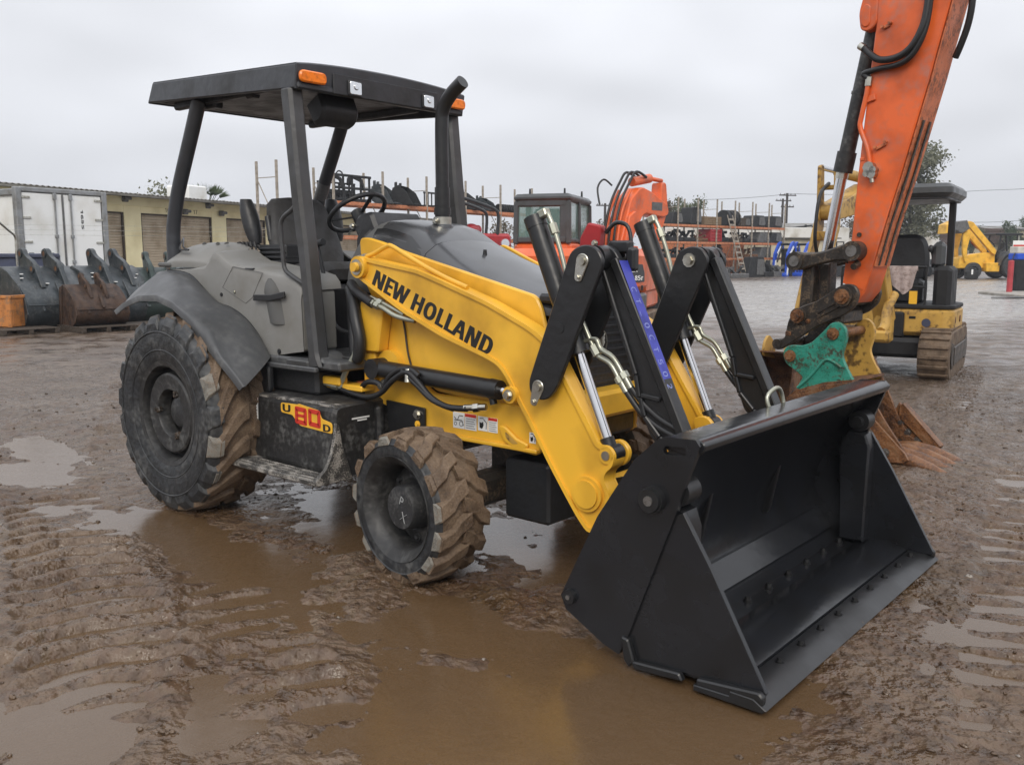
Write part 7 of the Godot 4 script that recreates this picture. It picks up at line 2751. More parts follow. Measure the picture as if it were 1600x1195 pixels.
func yard_left() -> void:
	var q := facing(0.80, -0.60)
	dig_bucket("excavator_bucket", "large dark slate excavator bucket leftmost in the row by the storage building", "bucket", M.slate_steel, 1.45, 1.27, yard(-9.95, 19.3), q, "excavator buckets in a row", true)
	dig_bucket("excavator_bucket", "dark slate excavator bucket second in the row, behind the small brown bucket", "bucket", M.slate_steel, 1.40, 1.27, yard(-8.95, 20.3), q, "excavator buckets in a row", true)
	dig_bucket("excavator_bucket", "dark green excavator bucket partly hidden behind the tractor's mudguard", "bucket", M.green_steel, 1.5, 1.22, yard(-8.15, 21.0), facing(0.55, -0.83), "excavator buckets in a row", true)
	dig_bucket("excavator_bucket", "rearmost slate bucket of the row, seen only between its neighbours", "bucket", M.slate_steel, 1.4, 1.2, yard(-11.0, 21.6), q, "excavator buckets in a row")
	dig_bucket("trenching_bucket", "small rusty brown excavator bucket lying on a pallet in front of the row", "bucket", M.rusty_dark, 1.05, 0.80, yard(-8.75, 18.9, 0.13), facing(0.72, -0.70))
	for i in 3:
		var w: Array = [["wooden pallet under the small brown bucket", -8.75, 18.85, 0.7], ["dark pallet on the ground right of the brown bucket's pallet", -7.75, 19.4, 0.6], ["dark pallet before the leftmost big bucket", -10.0, 18.2, 0.75]][i]
		var t := thing("pallet", w[0], "pallet", yard(w[1], w[2]), facing(0.75, -0.65), "pallets under the buckets")
		for k in 7:
			var g := G()
			g.box(Vector3(-0.54 + k * 0.18, 0.125, 0), Vector3(0.12, 0.022, 1.1), 0.004)
			part("slat", g, M.dark_wood, t)
		for z in [-0.5, 0.0, 0.5]:
			var g := G()
			g.box(Vector3(0, 0.065, z), Vector3(1.2, 0.095, 0.09), 0.006)
			part("runner", g, M.dark_wood, t)
	var c := thing("steel_bin", "scuffed orange steel bin with open top at the left edge of the yard", "bin", yard(-10.72, 18.6), facing(0.985, -0.17))
	var g := G()
	for s in [[Vector3(0, 0.46, 0.42), Vector3(1.50, 0.62, 0.03)], [Vector3(0, 0.46, -0.42), Vector3(1.50, 0.62, 0.03)], [Vector3(0.74, 0.46, 0), Vector3(0.03, 0.62, 0.80)], [Vector3(-0.74, 0.46, 0), Vector3(0.03, 0.62, 0.80)], [Vector3(0, 0.17, 0), Vector3(1.44, 0.03, 0.80)]]:
		g.box(s[0], s[1], 0.006)
	part("tub", g, M.bin_orange, c)
	g = G()
	g.box(Vector3(0, 0.75, 0.435), Vector3(1.54, 0.07, 0.05), 0.01)
	g.box(Vector3(0.755, 0.75, 0.0), Vector3(0.05, 0.07, 0.82), 0.01)
	for xx in [-0.70, 0.70]:
		g.box(Vector3(xx, 0.44, 0.44), Vector3(0.09, 0.60, 0.03), 0.006)
	g.box(Vector3(0, 0.11, 0.40), Vector3(1.5, 0.05, 0.06), 0.006)
	part("rim", g, M.bin_orange, c)
	g = G()
	g.box(Vector3(0.40, 0.56, 0.4365), Vector3(0.17, 0.11, 0.006), 0.002)
	part("plate", g, M.ink, c)
	g = G()
	for xx in [-0.55, 0.0, 0.62]:
		g.box(Vector3(xx, 0.045, 0), Vector3(0.14, 0.09, 0.9), 0.01)
	each("foot", g, M.dark_wood, c, false)
	# racks with attachments
	var turn := facing(0.565, 0.825)
	var rack := shelf_run("pallet_rack", "tall pallet rack with orange beams behind the tractor, attachments on its top shelf", 6, 2.80, [2.30, 3.62], 4.92, 1.07, yard(-8.47, 33.0), turn, [[0, 3.62], [0, 2.30]])
	var on := func(s: float, y: float, z: float) -> Vector3: return rack.transform * Vector3(s, y, z)
	grapple("skeleton_grapple", "black skeleton grapple bucket on the rack's top shelf, behind the canopy post", 2.1, 1.25, on.call(3.85, 3.64, -0.45), turn)
	scoop("rack_bucket", "black toothed bucket on the top shelf right of the skeleton grapple", M.slate_steel, 1.30, 0.80, 0.95, on.call(6.2, 3.64, -0.4), turn + 0.5, true)
	scoop("rack_bucket", "black bucket on the top shelf, its sides rising in points, left of the exhaust stack", M.dark_steel, 1.35, 0.82, 0.95, on.call(7.55, 3.64, -0.4), turn + 0.4, true)
	var fr := thing("fork_frame", "black fork carriage frame on the top shelf just left of the exhaust", "fork frame", on.call(9.1, 3.64, -0.3), turn)
	g = G()
	for xx in [-0.5, -0.25, 0.0, 0.25, 0.5]:
		g.box(Vector3(xx, 0.32, 0), Vector3(0.05, 0.62, 0.05), 0.008)
	for y in [0.05, 0.62]:
		g.box(Vector3(0, y, 0.03), Vector3(1.2, 0.08, 0.05), 0.008)
	part("frame", g, M.dark_steel, fr)
	g = G()
	for xx in [-0.4, 0.4]:
		g.box(Vector3(xx, 0.04, 0.35), Vector3(0.10, 0.04, 0.7), 0.008)
	each("fork", g, M.dark_steel, fr)
	scoop("rack_bucket", "grey flat-backed bucket on the top shelf just right of the exhaust stack", M.mid_steel, 1.2, 0.52, 0.8, on.call(10.4, 3.64, -0.35), turn + PI)
	scoop("rack_bucket", "black bucket on the top shelf right of the canopy's front post", M.dark_steel, 1.25, 0.80, 0.9, on.call(12.05, 3.64, -0.4), turn + 0.5, true)
	scoop("rack_bucket", "smaller black bucket near the right end of the top shelf", M.slate_steel, 1.15, 0.62, 0.9, on.call(13.35, 3.64, -0.4), turn + 0.3, true)
	var ro := thing("auger_roll", "dark roller attachment lying at the far end of the top shelf", "roller", on.call(15.0, 3.80, -0.3), turn)
	g = G()
	g.rod(Vector3(-0.8, 0.0, 0), Vector3(0.8, 0.0, 0), 0.20, 0.20, 16)
	for k in 9:
		g.rod(Vector3(-0.76 + k * 0.19, 0, 0), Vector3(-0.72 + k * 0.19, 0, 0), 0.235, 0.235, 16)
	each("drum", g, M.dark_steel, ro)
	var comp := thing("red_compressor", "red round-bodied compressor on the lower shelf behind the hood", "compressor", on.call(12.0, 2.32, -0.3), turn)
	g = G()
	g.ball(Vector3(0, 0.36, 0), Vector3(0.50, 0.34, 0.36), 16, 10)
	g.rod(Vector3(-0.55, 0.42, 0), Vector3(0.55, 0.42, 0), 0.22, 0.22, 14)
	g.box(Vector3(0, 0.08, 0), Vector3(0.8, 0.14, 0.5), 0.03)
	part("body", g, M.red_paint, comp)
	scoop("rack_bucket", "dark pointed bucket on the lower shelf between exhaust and canopy post", M.green_steel, 1.0, 0.75, 0.8, on.call(10.3, 2.32, -0.35), turn + 0.4, true)
	scoop("rack_bucket", "small black bucket on the lower shelf left of the exhaust", M.dark_steel, 0.7, 0.55, 0.6, on.call(8.95, 2.32, -0.35), turn + 0.3)
	# red roller with a roll bar beside the rack
	var rr := thing("red_roller", "red compact machine with black roll bar and round headlamp behind the hood", "roller", yard(-1.25, 33.0), facing(0.9, 0.44))
	g = G()
	g.box(Vector3(0, 1.55, 0), Vector3(2.2, 1.5, 1.2), 0.10)
	part("body", g, M.red_paint, rr)
	g = G()
	for z in [0.5, -0.5]:
		g.tube([Vector3(0.55, 2.2, z), Vector3(0.60, 2.9, z), Vector3(0.45, 3.15, z), Vector3(-0.3, 3.4, z), Vector3(-0.9, 3.55, z)], 0.06, 8)
	g.rod(Vector3(-0.9, 3.55, -0.5), Vector3(-0.9, 3.55, 0.5), 0.06, 0.06, 8)
	each("roll_bar", g, M.black_paint, rr, false)
	g = G()
	g.rod(Vector3(0.80, 1.95, 0.58), Vector3(0.80, 1.95, 0.68), 0.17, 0.16, 16)
	part("headlamp", g, M.lamp_glass, rr)
	g = G()
	g.rod(Vector3(-1.1, 0.6, -0.7), Vector3(-1.1, 0.6, 0.7), 0.6, 0.6, 20)
	g.rod(Vector3(1.1, 0.6, -0.7), Vector3(1.1, 0.6, 0.7), 0.6, 0.6, 20)
	each("drum", g, M.dark_steel, rr)
	bush("shrub", "brown green bush behind the racks, seen left of the orange excavator's cab", M.leaf_brown, yard(0.3, 56.0), 3.6, 3.0, 7)


func yard_middle() -> void:
	# ---- orange excavator seen from behind
	var t := thing("orange_excavator", "orange excavator with grey cab and folded boom, seen from behind its counterweight", "excavator", yard(1.15, 15.3), facing(0.30, 0.954))
	var g := G()
	# local x forward (away from the photographer), z to its right
	g.at(Vector3(0, 0.98, 0), Vector3(-PI / 2, 0, 0))
	var plan := PackedVector2Array()
	for k in 21:
		var a := lerpf(-1.05, 1.05, k / 20.0)
		plan.append(Vector2(-cos(a) * 1.45 + 0.05, sin(a) * 1.30))
	plan.append(Vector2(0.2, 1.12))
	plan.append(Vector2(0.2, -1.12))
	g.prism(plan, 0.0, 0.72, 0.12)
	g.at(Vector3.ZERO)
	part("counterweight", g, M.orange, t)
	g = G()
	g.at(Vector3(0, 0.62, 0), Vector3(-PI / 2, 0, 0))
	var low := PackedVector2Array()
	for p in plan:
		low.append(p * 0.99)
	g.prism(low, 0.0, 0.355, 0.04)
	part("skirt", g, M.cab_grey, t)
	g = G()
	for k in 3:
		var a: float = [-0.72, 0.1, 0.85][k]
		g.box(Vector3(-cos(a) * 1.445 + 0.05, 0.80, sin(a) * 1.295), Vector3(0.02, 0.34, 0.012), 0.004)
	each("skirt_seam", g, M.ink, t)
	g = G()
	g.box(Vector3(1.0, 0.84, 0), Vector3(1.8, 0.34, 2.1), 0.05)
	g.box(Vector3(0.9, 1.2, 0.72), Vector3(1.6, 0.55, 0.75), 0.08)
	part("upper_frame", g, M.orange, t)
	# louvres and badge on the right of the counterweight
	g = G()
	var ga := 0.66
	g.xf = Transform3D(Basis(Vector3(sin(ga), 0, cos(ga)), Vector3.UP, Vector3(-cos(ga), 0, sin(ga))), Vector3(-cos(ga) * 1.45 + 0.05, 1.24, sin(ga) * 1.30))
	g.prism(round_corners(P2([-0.36, 0.20, 0.10, 0.20, 0.20, 0.02, 0.22, -0.22, -0.36, -0.22]), 0.03), -0.04, 0.012, 0.004)
	var gr := part("grille", g, M.ink, t)
	for i in 6:
		var s := G()
		s.xf = g.xf
		s.box(Vector3(-0.08, 0.15 - i * 0.06, 0.012), Vector3(0.50, 0.022, 0.014), 0.004)
		part("slat", s, M.cab_grey, gr)
	g = G()
	ga = 1.0
	g.xf = Transform3D(Basis(Vector3(sin(ga), 0, cos(ga)), Vector3.UP, Vector3(-cos(ga), 0, sin(ga))), Vector3(-cos(ga) * 1.45 + 0.05, 1.30, sin(ga) * 1.30))
	g.prism(round_corners(P2([-0.20, 0.15, 0.12, 0.15, 0.17, 0.0, 0.17, -0.13, -0.18, -0.13]), 0.02), 0.004, 0.012, 0.002)
	var badge := part("badge", g, M.cab_grey, t)
	var xf2 := g.xf
	g = G()
	g.xf = xf2
	g.words("CX", Vector3(-0.15, 0.03, 0.012), Vector3(1, 0, 0), Vector3(0, 1, 0), 0.075, 0.15, 0.003)
	g.words("85r", Vector3(-0.06, -0.10, 0.012), Vector3(1, 0, 0), Vector3(0, 1, 0), 0.075, 0.19, 0.003)
	part("lettering", g, M.sticker_white, badge)
	g = G()
	g.xf = xf2
	g.box(Vector3(0.12, -0.22, 0.005), Vector3(0.04, 0.08, 0.012), 0.003)
	part("latch", g, M.ink, t)
	g = G()
	ga = -0.98
	g.xf = Transform3D(Basis(Vector3(sin(ga), 0, cos(ga)), Vector3.UP, Vector3(-cos(ga), 0, sin(ga))), Vector3(-cos(ga) * 1.45 + 0.05, 1.45, sin(ga) * 1.30))
	g.words("V", Vector3(0.62, -0.16, 0.004), Vector3(1, 0, 0), Vector3(0, 1, 0), 0.14, 0.15, 0.004)
	part("lettering", g, M.sticker_white, t)
	# cab on the left
	var cab := joint("cab", t, Transform3D(Basis(), Vector3(0.62, 0.98, -0.62)))
	g = G()
	g.box(Vector3(0, 0.42, 0), Vector3(1.62, 0.84, 1.0), 0.06)
	part("cab_base", g, M.orange, cab)
	g = G()
	for x in [-0.80, -0.08, 0.80]:
		for z in [-0.46, 0.46]:
			g.beam(Vector3(x, 0.80, z), Vector3(x * 0.97, 1.52, z * 0.97), 0.09, 0.09, 0.02)
	g.box(Vector3(-0.80, 0.87, 0), Vector3(0.08, 0.10, 0.86), 0.02)
	g.box(Vector3(-0.78, 1.50, 0), Vector3(0.10, 0.16, 0.86), 0.02)
	g.box(Vector3(-0.80, 1.17, 0.38), Vector3(0.05, 0.62, 0.14), 0.02)
	g.box(Vector3(0, 0.86, 0.46), Vector3(1.5, 0.07, 0.06), 0.02)
	g.box(Vector3(0, 0.86, -0.46), Vector3(1.5, 0.07, 0.06), 0.02)
	part("cab_frame", g, M.cab_grey, cab)
	g = G()
	g.at(Vector3(0, 1.50, 0), Vector3(-PI / 2, 0, 0))
	g.prism(round_corners(P2([-0.86, -0.50, -0.86, 0.50, 0.84, 0.50, 0.84, -0.50]), 0.10, 5), 0.0, 0.13, 0.05)
	g.at(Vector3.ZERO)
	for x in [-0.5, -0.1, 0.3]:
		g.box(Vector3(x, 1.635, 0), Vector3(0.24, 0.025, 0.8), 0.01)
	g.box(Vector3(0.95, 1.50, 0.32), Vector3(0.24, 0.05, 0.20), 0.02)
	part("cab_roof", g, M.cab_grey, cab)
	g = G()
	for q in [Vector3(-0.5, 1.64, -0.3), Vector3(-0.45, 1.64, 0.3), Vector3(0.4, 1.64, 0.4)]:
		g.rod(q, q + Vector3(0, 0.10, 0), 0.02, 0.015, 8)
	each("aerial", g, M.black_plastic, cab)
	for w in [["rear_window", Vector3(-0.80, 1.17, -0.05), Vector3(0.008, 0.56, 0.74)], ["side_window", Vector3(-0.44, 1.18, 0.455), Vector3(0.62, 0.62, 0.008)], ["side_window", Vector3(0.36, 1.18, 0.455), Vector3(0.78, 0.62, 0.008)], ["side_window", Vector3(0.0, 1.18, -0.455), Vector3(1.5, 0.62, 0.008)], ["windscreen", Vector3(0.79, 1.18, 0.0), Vector3(0.008, 0.62, 0.84)]]:
		g = G()
		g.box(w[1], w[2], 0.002)
		part(w[0], g, M.glass, cab)
	g = G()
	g.box(Vector3(-0.20, 0.86, 0), Vector3(0.5, 0.16, 0.5), 0.05)
	g.box(Vector3(-0.42, 1.1, 0), Vector3(0.14, 0.60, 0.48), 0.05)
	part("seat", g, M.black_plastic, cab)
	g = G()
	g.box(Vector3(-1.0 + 0.18, 0.62, 0.32), Vector3(0.012, 0.035, 0.20), 0.004)
	part("cab_trim", g, M.orange_worn, cab)
	# undercarriage
	for s in [1, -1]:
		g = G()
		g.prism(round_corners(P2([-1.45, 0.02, -1.62, 0.32, -1.45, 0.64, 1.45, 0.64, 1.62, 0.32, 1.45, 0.02]), 0.24, 6), s * 0.93 - 0.22, s * 0.93 + 0.22, 0.03)
		part("track", g, M.tyre_mud, t)
	g = G()
	g.rod(Vector3(0.3, 0.35, 0), Vector3(0.3, 0.66, 0), 0.6, 0.6, 24)
	g.box(Vector3(0, 0.34, 0), Vector3(1.2, 0.2, 1.5), 0.04)
	part("undercarriage", g, M.dark_steel, t)
	# boom and folded dipper, swung to the right on the swing post
	var sw := joint("swing_boom", t, Transform3D(Basis(Vector3.UP, -0.42), Vector3(1.15, 0.0, 0.30)))
	g = G()
	g.prism(round_corners(P2([-0.16, 0.95, 0.0, 0.82, 0.20, 0.95, 0.42, 1.85, 0.80, 2.36, 1.45, 2.30, 1.66, 2.36, 1.62, 2.54, 1.05, 2.76, 0.70, 2.84, 0.36, 2.60, 0.02, 1.70]), 0.10, 5), -0.17, 0.17, 0.02)
	part("boom", g, M.orange, sw)
	g = G()
	g.prism(round_corners(P2([0.12, 1.75, 0.30, 1.70, 0.54, 2.20, 0.46, 2.40, 0.25, 2.30]), 0.06), -0.22, 0.22, 0.02)
	part("boom_bracket", g, M.orange, sw)
	g = G()
	g.prism(round_corners(P2([-0.26, 0.75, 0.20, 0.75, 0.16, 1.12, -0.20, 1.12]), 0.06), -0.22, 0.22, 0.02)
	part("boom_foot", g, M.orange, sw)
	for z in [-0.25, 0.25]:
		g = G()
		g.rod(Vector3(0.24, 0.95, z), Vector3(0.36, 1.75, z), 0.075, 0.075, 14)
		part("boom_cylinder", g, M.orange, sw)
	g = G()
	g.rod(Vector3(0.62, 2.92, 0), Vector3(1.20, 3.02, 0), 0.085, 0.085, 14)
	g.rod(Vector3(1.20, 3.02, 0), Vector3(1.62, 3.0, 0), 0.04, 0.04, 12)
	part("dipper_cylinder", g, M.orange, sw)
	g = G()
	g.prism(round_corners(P2([1.46, 2.96, 1.62, 2.96, 1.70, 2.45, 1.05, 1.15, 0.90, 1.20, 1.40, 2.30]), 0.06), -0.12, 0.12, 0.02)
	part("dipper", g, M.orange, sw)
	g = G()
	g.box(Vector3(1.22, 2.50, 0.172), Vector3(0.36, 0.15, 0.006), 0.002)
	part("boom_sticker", g, M.mid_steel, sw)
	for k in 3:
		g = G()
		var z := -0.12 + k * 0.11
		g.tube([Vector3(-0.10, 1.2, z), Vector3(-0.06, 1.9, z), Vector3(0.12, 2.50, z), Vector3(0.42, 2.92, z), Vector3(0.62, 3.10, z), Vector3(0.95, 3.02, z)], 0.024, 6)
		part("hose", g, M.hose, sw)
	g = G()
	g.tube([Vector3(0.34, 2.85, -0.24), Vector3(0.22, 2.96, -0.34), Vector3(0.06, 2.80, -0.36), Vector3(0.02, 2.50, -0.28)], 0.018, 6)
	part("hose", g, M.hose, sw)
	for k in 2:
		g = G()
		var z := -0.13 + k * 0.26
		g.tube([Vector3(-0.06, 1.1, z), Vector3(-0.02, 1.75, z), Vector3(0.14, 2.38, z), Vector3(0.40, 2.76, z)], 0.026, 6)
		part("steel_pipe", g, M.orange, sw)
	g = G()
	g.prism(round_corners(P2([0.75, 0.50, 0.65, 0.85, 0.85, 1.20, 1.15, 1.20, 1.30, 0.85, 1.20, 0.50]), 0.1), -0.35, 0.35, 0.03)
	part("bucket", g, M.dark_steel, sw)


func lump(called: String, label: String, category: String, m: Material, size: Vector3, where: Vector3, turn: float, kind: int) -> void:
	# small attachments far off on the shelves: a crate, a drum, a pile of arms or a boxy bucket
	var t := thing(called, label, category, where, turn)
	var g := G()
	match kind:
		0:
			for y in 4:
				g.box(Vector3(0, size.y * (y + 0.5) / 4.0, size.z / 2), Vector3(size.x, size.y / 4.6, 0.03), 0.006)
				g.box(Vector3(0, size.y * (y + 0.5) / 4.0, -size.z / 2), Vector3(size.x, size.y / 4.6, 0.03), 0.006)
			g.box(Vector3(0, 0.03, 0), Vector3(size.x, 0.04, size.z), 0.006)
			part("side_board", g, m, t)
			g = G()
			for x in [-0.48, 0.0, 0.48]:
				g.box(Vector3(x * size.x, size.y / 2, size.z / 2 + 0.03), Vector3(0.08, size.y, 0.03), 0.006)
			for x in [-0.49, 0.49]:
				g.box(Vector3(x * size.x, size.y / 2, 0), Vector3(0.03, size.y, size.z), 0.006)
			each("post", g, m, t)
		1:
			g.rod(Vector3(-size.x / 2, size.y / 2, 0), Vector3(size.x / 2, size.y / 2, 0), size.y / 2, size.y / 2, 18)
			part("drum", g, m, t)
			g = G()
			for x in [-0.46, -0.15, 0.15, 0.46]:
				g.rod(Vector3(x * size.x - 0.03, size.y / 2, 0), Vector3(x * size.x + 0.03, size.y / 2, 0), size.y * 0.54, size.y * 0.54, 18)
			each("flange", g, m, t)
		2:
			var rng := RandomNumberGenerator.new()
			rng.seed = int(where.x * 91.0 + where.z * 17.0)
			g.box(Vector3(0, size.y * 0.18, 0), Vector3(size.x, size.y * 0.36, size.z), 0.03)
			part("base", g, m, t)
			for k in 5:
				g = G()
				var a := Vector3(rng.randf_range(-0.45, 0.45) * size.x, size.y * 0.2, rng.randf_range(-0.4, 0.4) * size.z)
				var b := Vector3(rng.randf_range(-0.45, 0.45) * size.x, size.y * rng.randf_range(0.6, 1.0), rng.randf_range(-0.4, 0.4) * size.z)
				g.beam(a, b, size.y * 0.22, size.y * 0.14, 0.01)
				g.rod(b - Vector3(0, 0, 0.1), b + Vector3(0, 0, 0.1), size.y * 0.12, size.y * 0.12, 10)
				part("arm", g, m, t)
		3:
			g.at(Vector3(0, 0, 0), Vector3.ZERO)
			g.prism(round_corners(P2([-size.x * 0.5, 0.0, -size.x * 0.30, size.y, size.x * 0.36, size.y, size.x * 0.5, size.y * 0.3, size.x * 0.46, 0.0]), size.y * 0.12), -size.z / 2, size.z / 2, 0.02)
			part("shell", g, m, t)
			g = G()
			g.prism(round_corners(P2([-size.x * 0.02, size.y * 0.14, 0.02 * size.x, size.y * 0.88, size.x * 0.34, size.y * 0.88, size.x * 0.44, size.y * 0.32, size.x * 0.40, size.y * 0.12]), size.y * 0.08), size.z / 2, size.z / 2 + 0.03, 0.01)
			part("end_plate", g, M.mid_steel, t)


func yard_right() -> void:
	# ---- racks across the yard
	var turn := facing(0.74, 0.67)
	var rack := shelf_run("pallet_rack", "long three-level pallet rack across the yard, crowded with machine attachments", 7, 2.0, [1.28, 2.28, 3.32], 4.95, 1.05, yard(8.6, 54.0), turn)
	var on := func(s: float, y: float, z := -0.5) -> Vector3: return rack.transform * Vector3(s, y + 0.03, z)
	var black: Material = M.dark_steel
	var rows := [
		["rack_bucket", "black bucket left of the tall cone on the far rack's top shelf", "bucket", black, Vector3(1.2, 0.7, 0.9), 2.0, 3.32, 3],
		["rack_hopper", "tall black pointed hopper on the far rack's top shelf before the tree", "hopper", black, Vector3(1.2, 1.05, 0.9), 3.9, 3.32, 3],
		["wooden_crate", "low brown wooden crate on the far rack's top shelf", "crate", M.wood, Vector3(1.8, 0.52, 0.9), 5.6, 3.32, 0],
		["black_drum", "fat black drum on the far rack's top shelf right of the ladder", "drum", black, Vector3(1.3, 0.98, 1.0), 8.0, 3.32, 1],
		["rusty_attachment", "low brown attachment on the far rack's top shelf between drum and grey buckets", "attachment", M.dark_wood, Vector3(1.2, 0.55, 0.8), 9.4, 3.32, 3],
		["grey_bucket", "grey-ended black bucket second from right on the far rack's top shelf", "bucket", black, Vector3(1.7, 0.75, 0.9), 10.9, 3.32, 3],
		["grey_bucket", "grey-ended black bucket at the right end of the far rack's top shelf", "bucket", black, Vector3(1.9, 0.75, 0.9), 12.9, 3.32, 3],
		["arm_pile", "heap of black arms leftmost on the far rack's middle shelf", "attachment", black, Vector3(1.3, 0.7, 0.9), 2.0, 2.28, 2],
		["arm_pile", "black tangled attachment beside the left heap on the far rack's middle shelf", "attachment", black, Vector3(1.2, 0.65, 0.9), 3.3, 2.28, 2],
		["rusty_attachment", "reddish brown attachment left of the red box on the middle shelf", "attachment", M.rusty, Vector3(1.2, 0.55, 0.8), 4.7, 2.28, 2],
		["red_box", "bright red steel box on the far rack's middle shelf", "box", M.red_paint, Vector3(1.2, 0.80, 0.9), 6.0, 2.28, 0],
		["arm_pile", "black frame just right of the red box on the middle shelf", "attachment", black, Vector3(0.9, 0.8, 0.8), 7.1, 2.28, 2],
		["arm_pile", "dark attachment right of the ladder on the middle shelf", "attachment", M.dark_wood, Vector3(1.2, 0.7, 0.8), 8.5, 2.28, 2],
		["arm_pile", "wide black attachment in the middle shelf's fifth bay", "attachment", black, Vector3(1.5, 0.7, 0.9), 10.0, 2.28, 2],
		["grey_bucket", "grey-ended bucket left of the last bay on the middle shelf", "bucket", M.mid_steel, Vector3(1.5, 0.7, 0.9), 11.6, 2.28, 3],
		["grey_bucket", "grey-ended bucket at the right end of the middle shelf", "bucket", black, Vector3(1.6, 0.7, 0.9), 13.1, 2.28, 3],
		["arm_pile", "black attachment leftmost on the far rack's bottom shelf", "attachment", black, Vector3(1.4, 0.6, 0.9), 2.1, 1.28, 2],
		["arm_pile", "black attachment second on the far rack's bottom shelf", "attachment", black, Vector3(1.3, 0.6, 0.9), 3.7, 1.28, 2],
		["arm_pile", "dark attachment beside the ladder's left rail on the bottom shelf", "attachment", black, Vector3(1.4, 0.75, 0.9), 6.5, 1.28, 2],
		["rusty_attachment", "brown lumpy attachment on the far rack's bottom shelf", "attachment", M.rusty, Vector3(1.2, 0.6, 0.8), 10.4, 1.28, 2],
		["grey_bucket", "grey bucket on the far rack's bottom shelf near its right end", "bucket", M.mid_steel, Vector3(1.4, 0.7, 0.8), 11.9, 1.28, 3],
	]
	for r in rows:
		lump(r[0], r[1], r[2], r[3], r[4], on.call(r[5], r[6]), turn, r[7])
	for r in [["arm_pile", "jumble of grey and black forks on the ground under the ladder", 6.6, M.mid_steel, Vector3(2.0, 0.8, 1.2), 2], ["plow_frame", "wide black blade standing on the ground before the far rack", 8.9, black, Vector3(2.2, 1.35, 0.6), 3], ["arm_pile", "grey and white jumble of parts on the ground left of the blue arms", 11.6, M.mid_steel, Vector3(1.8, 1.0, 1.0), 2], ["auger_drive", "black attachment on the ground right of the wide black blade", 10.3, black, Vector3(1.2, 1.0, 0.9), 2], ["black_stack", "black upright attachment behind the left blue arm", 13.3, black, Vector3(0.9, 1.9, 0.7), 0]]:
		lump(r[0], r[1], "attachment", r[3], r[4], rack.transform * Vector3(r[2], 0.0, 0.9), turn, r[5])
	var la := thing("ladder", "tall steel warehouse ladder leaning against the far rack", "ladder", rack.transform * Vector3(7.4, 0.0, 0.7), turn)
	var g := G()
	for x in [-0.28, 0.28]:
		g.beam(Vector3(x + 0.35, 0.0, 0.35), Vector3(x - 0.35, 4.0, -0.45), 0.07, 0.05, 0.006)
	each("rail", g, M.rack_grey, la)
	for k in 11:
		g = G()
		var f := (k + 0.7) / 11.5
		var p := Vector3(0.35, 0.0, 0.35).lerp(Vector3(-0.35, 4.0, -0.45), f)
		g.beam(p + Vector3(-0.28, 0, 0), p + Vector3(0.28, 0, 0), 0.05, 0.12, 0.006)
		part("rung", g, M.rack_grey, la)
	# ---- blue loader arms standing on the ground
	for k in 2:
		var b := thing("blue_loader_arms", ["bright blue loader arms standing bent on the ground, nearest the far rack", "bright blue loader arms standing between the first pair and the orange dipper"][k], "loader arms", rack.transform * Vector3(12.75 + k * 1.6, 0.0, 0.9 + k * 0.3), turn + 0.15, "blue loader arms in the yard")
		for z in [-0.45, 0.45]:
			g = G()
			g.prism(round_corners(P2([-0.95, 0.10, -0.80, 0.10, -0.55, 1.20, 0.05, 1.90, 0.40, 1.95, 0.95, 0.60, 0.85, 0.05, 1.05, 0.05, 1.15, 0.65, 0.60, 2.20, 0.20, 2.40, -0.15, 2.28, -0.80, 1.55]), 0.08), z - 0.07, z + 0.07, 0.01)
			part("arm", g, M.blue_paint, b)
			g = G()
			g.beam(Vector3(-0.86, 0.10, z + 0.09), Vector3(-0.66, 1.1, z + 0.09), 0.05, 0.14, 0.006)
			g.beam(Vector3(0.1, 2.02, z + 0.09), Vector3(-0.45, 1.55, z + 0.09), 0.05, 0.14, 0.006)
			each("decal", g, M.white_paint, b)
		g = G()
		g.rod(Vector3(0.2, 2.2, -0.5), Vector3(0.2, 2.2, 0.5), 0.09, 0.09, 12)
		g.rod(Vector3(-0.6, 1.0, -0.3), Vector3(0.15, 2.1, -0.3), 0.06, 0.06, 10)
		each("cylinder", g, M.black_paint, b, false)
		g = G()
		g.box(Vector3(-0.85, 0.14, 0), Vector3(0.7, 0.28, 1.1), 0.06)
		g.box(Vector3(1.0, 0.30, 0), Vector3(0.8, 0.6, 1.0), 0.08)
		each("mount", g, M.blue_paint, b)
	# ---- yellow telehandler boom farther back
	var ye := thing("yellow_excavator", "small yellow boom with black hydraulic arm seen past the far rack's end", "excavator", yard(24.2, 75.0), facing(0.95, 0.3))
	g = G()
	g.prism(round_corners(P2([-2.6, 3.30, -1.6, 3.32, 1.0, 2.35, 2.4, 1.3, 2.4, 0.9, 1.0, 1.7, -1.2, 2.75]), 0.1), -0.18, 0.18, 0.02)
	part("boom", g, M.yellow, ye)
	g = G()
	g.beam(Vector3(-2.8, 3.42, 0), Vector3(0.6, 3.80, 0), 0.16, 0.12, 0.02)
	g.rod(Vector3(-0.1, 2.9, 0), Vector3(0.0, 3.85, 0), 0.10, 0.10, 10)
	g.rod(Vector3(0.6, 2.7, 0), Vector3(0.7, 3.75, 0), 0.10, 0.10, 10)
	each("cylinder", g, M.black_paint, ye, false)
	g = G()
	g.box(Vector3(3.2, 1.3, 0), Vector3(2.6, 1.4, 1.6), 0.2)
	part("body", g, M.yellow, ye)
	g = G()
	for x in [2.3, 4.2]:
		g.rod(Vector3(x, 0.55, -0.9), Vector3(x, 0.55, 0.9), 0.55, 0.55, 18)
	each("wheel", g, M.dark_steel, ye)
	# ---- yellow backhoe loader at the far right
	var bh := thing("backhoe_loader", "yellow backhoe loader with raised loader arms and dark canopy at the far right", "backhoe loader", yard(29.9, 56.5), facing(-0.97, -0.05))
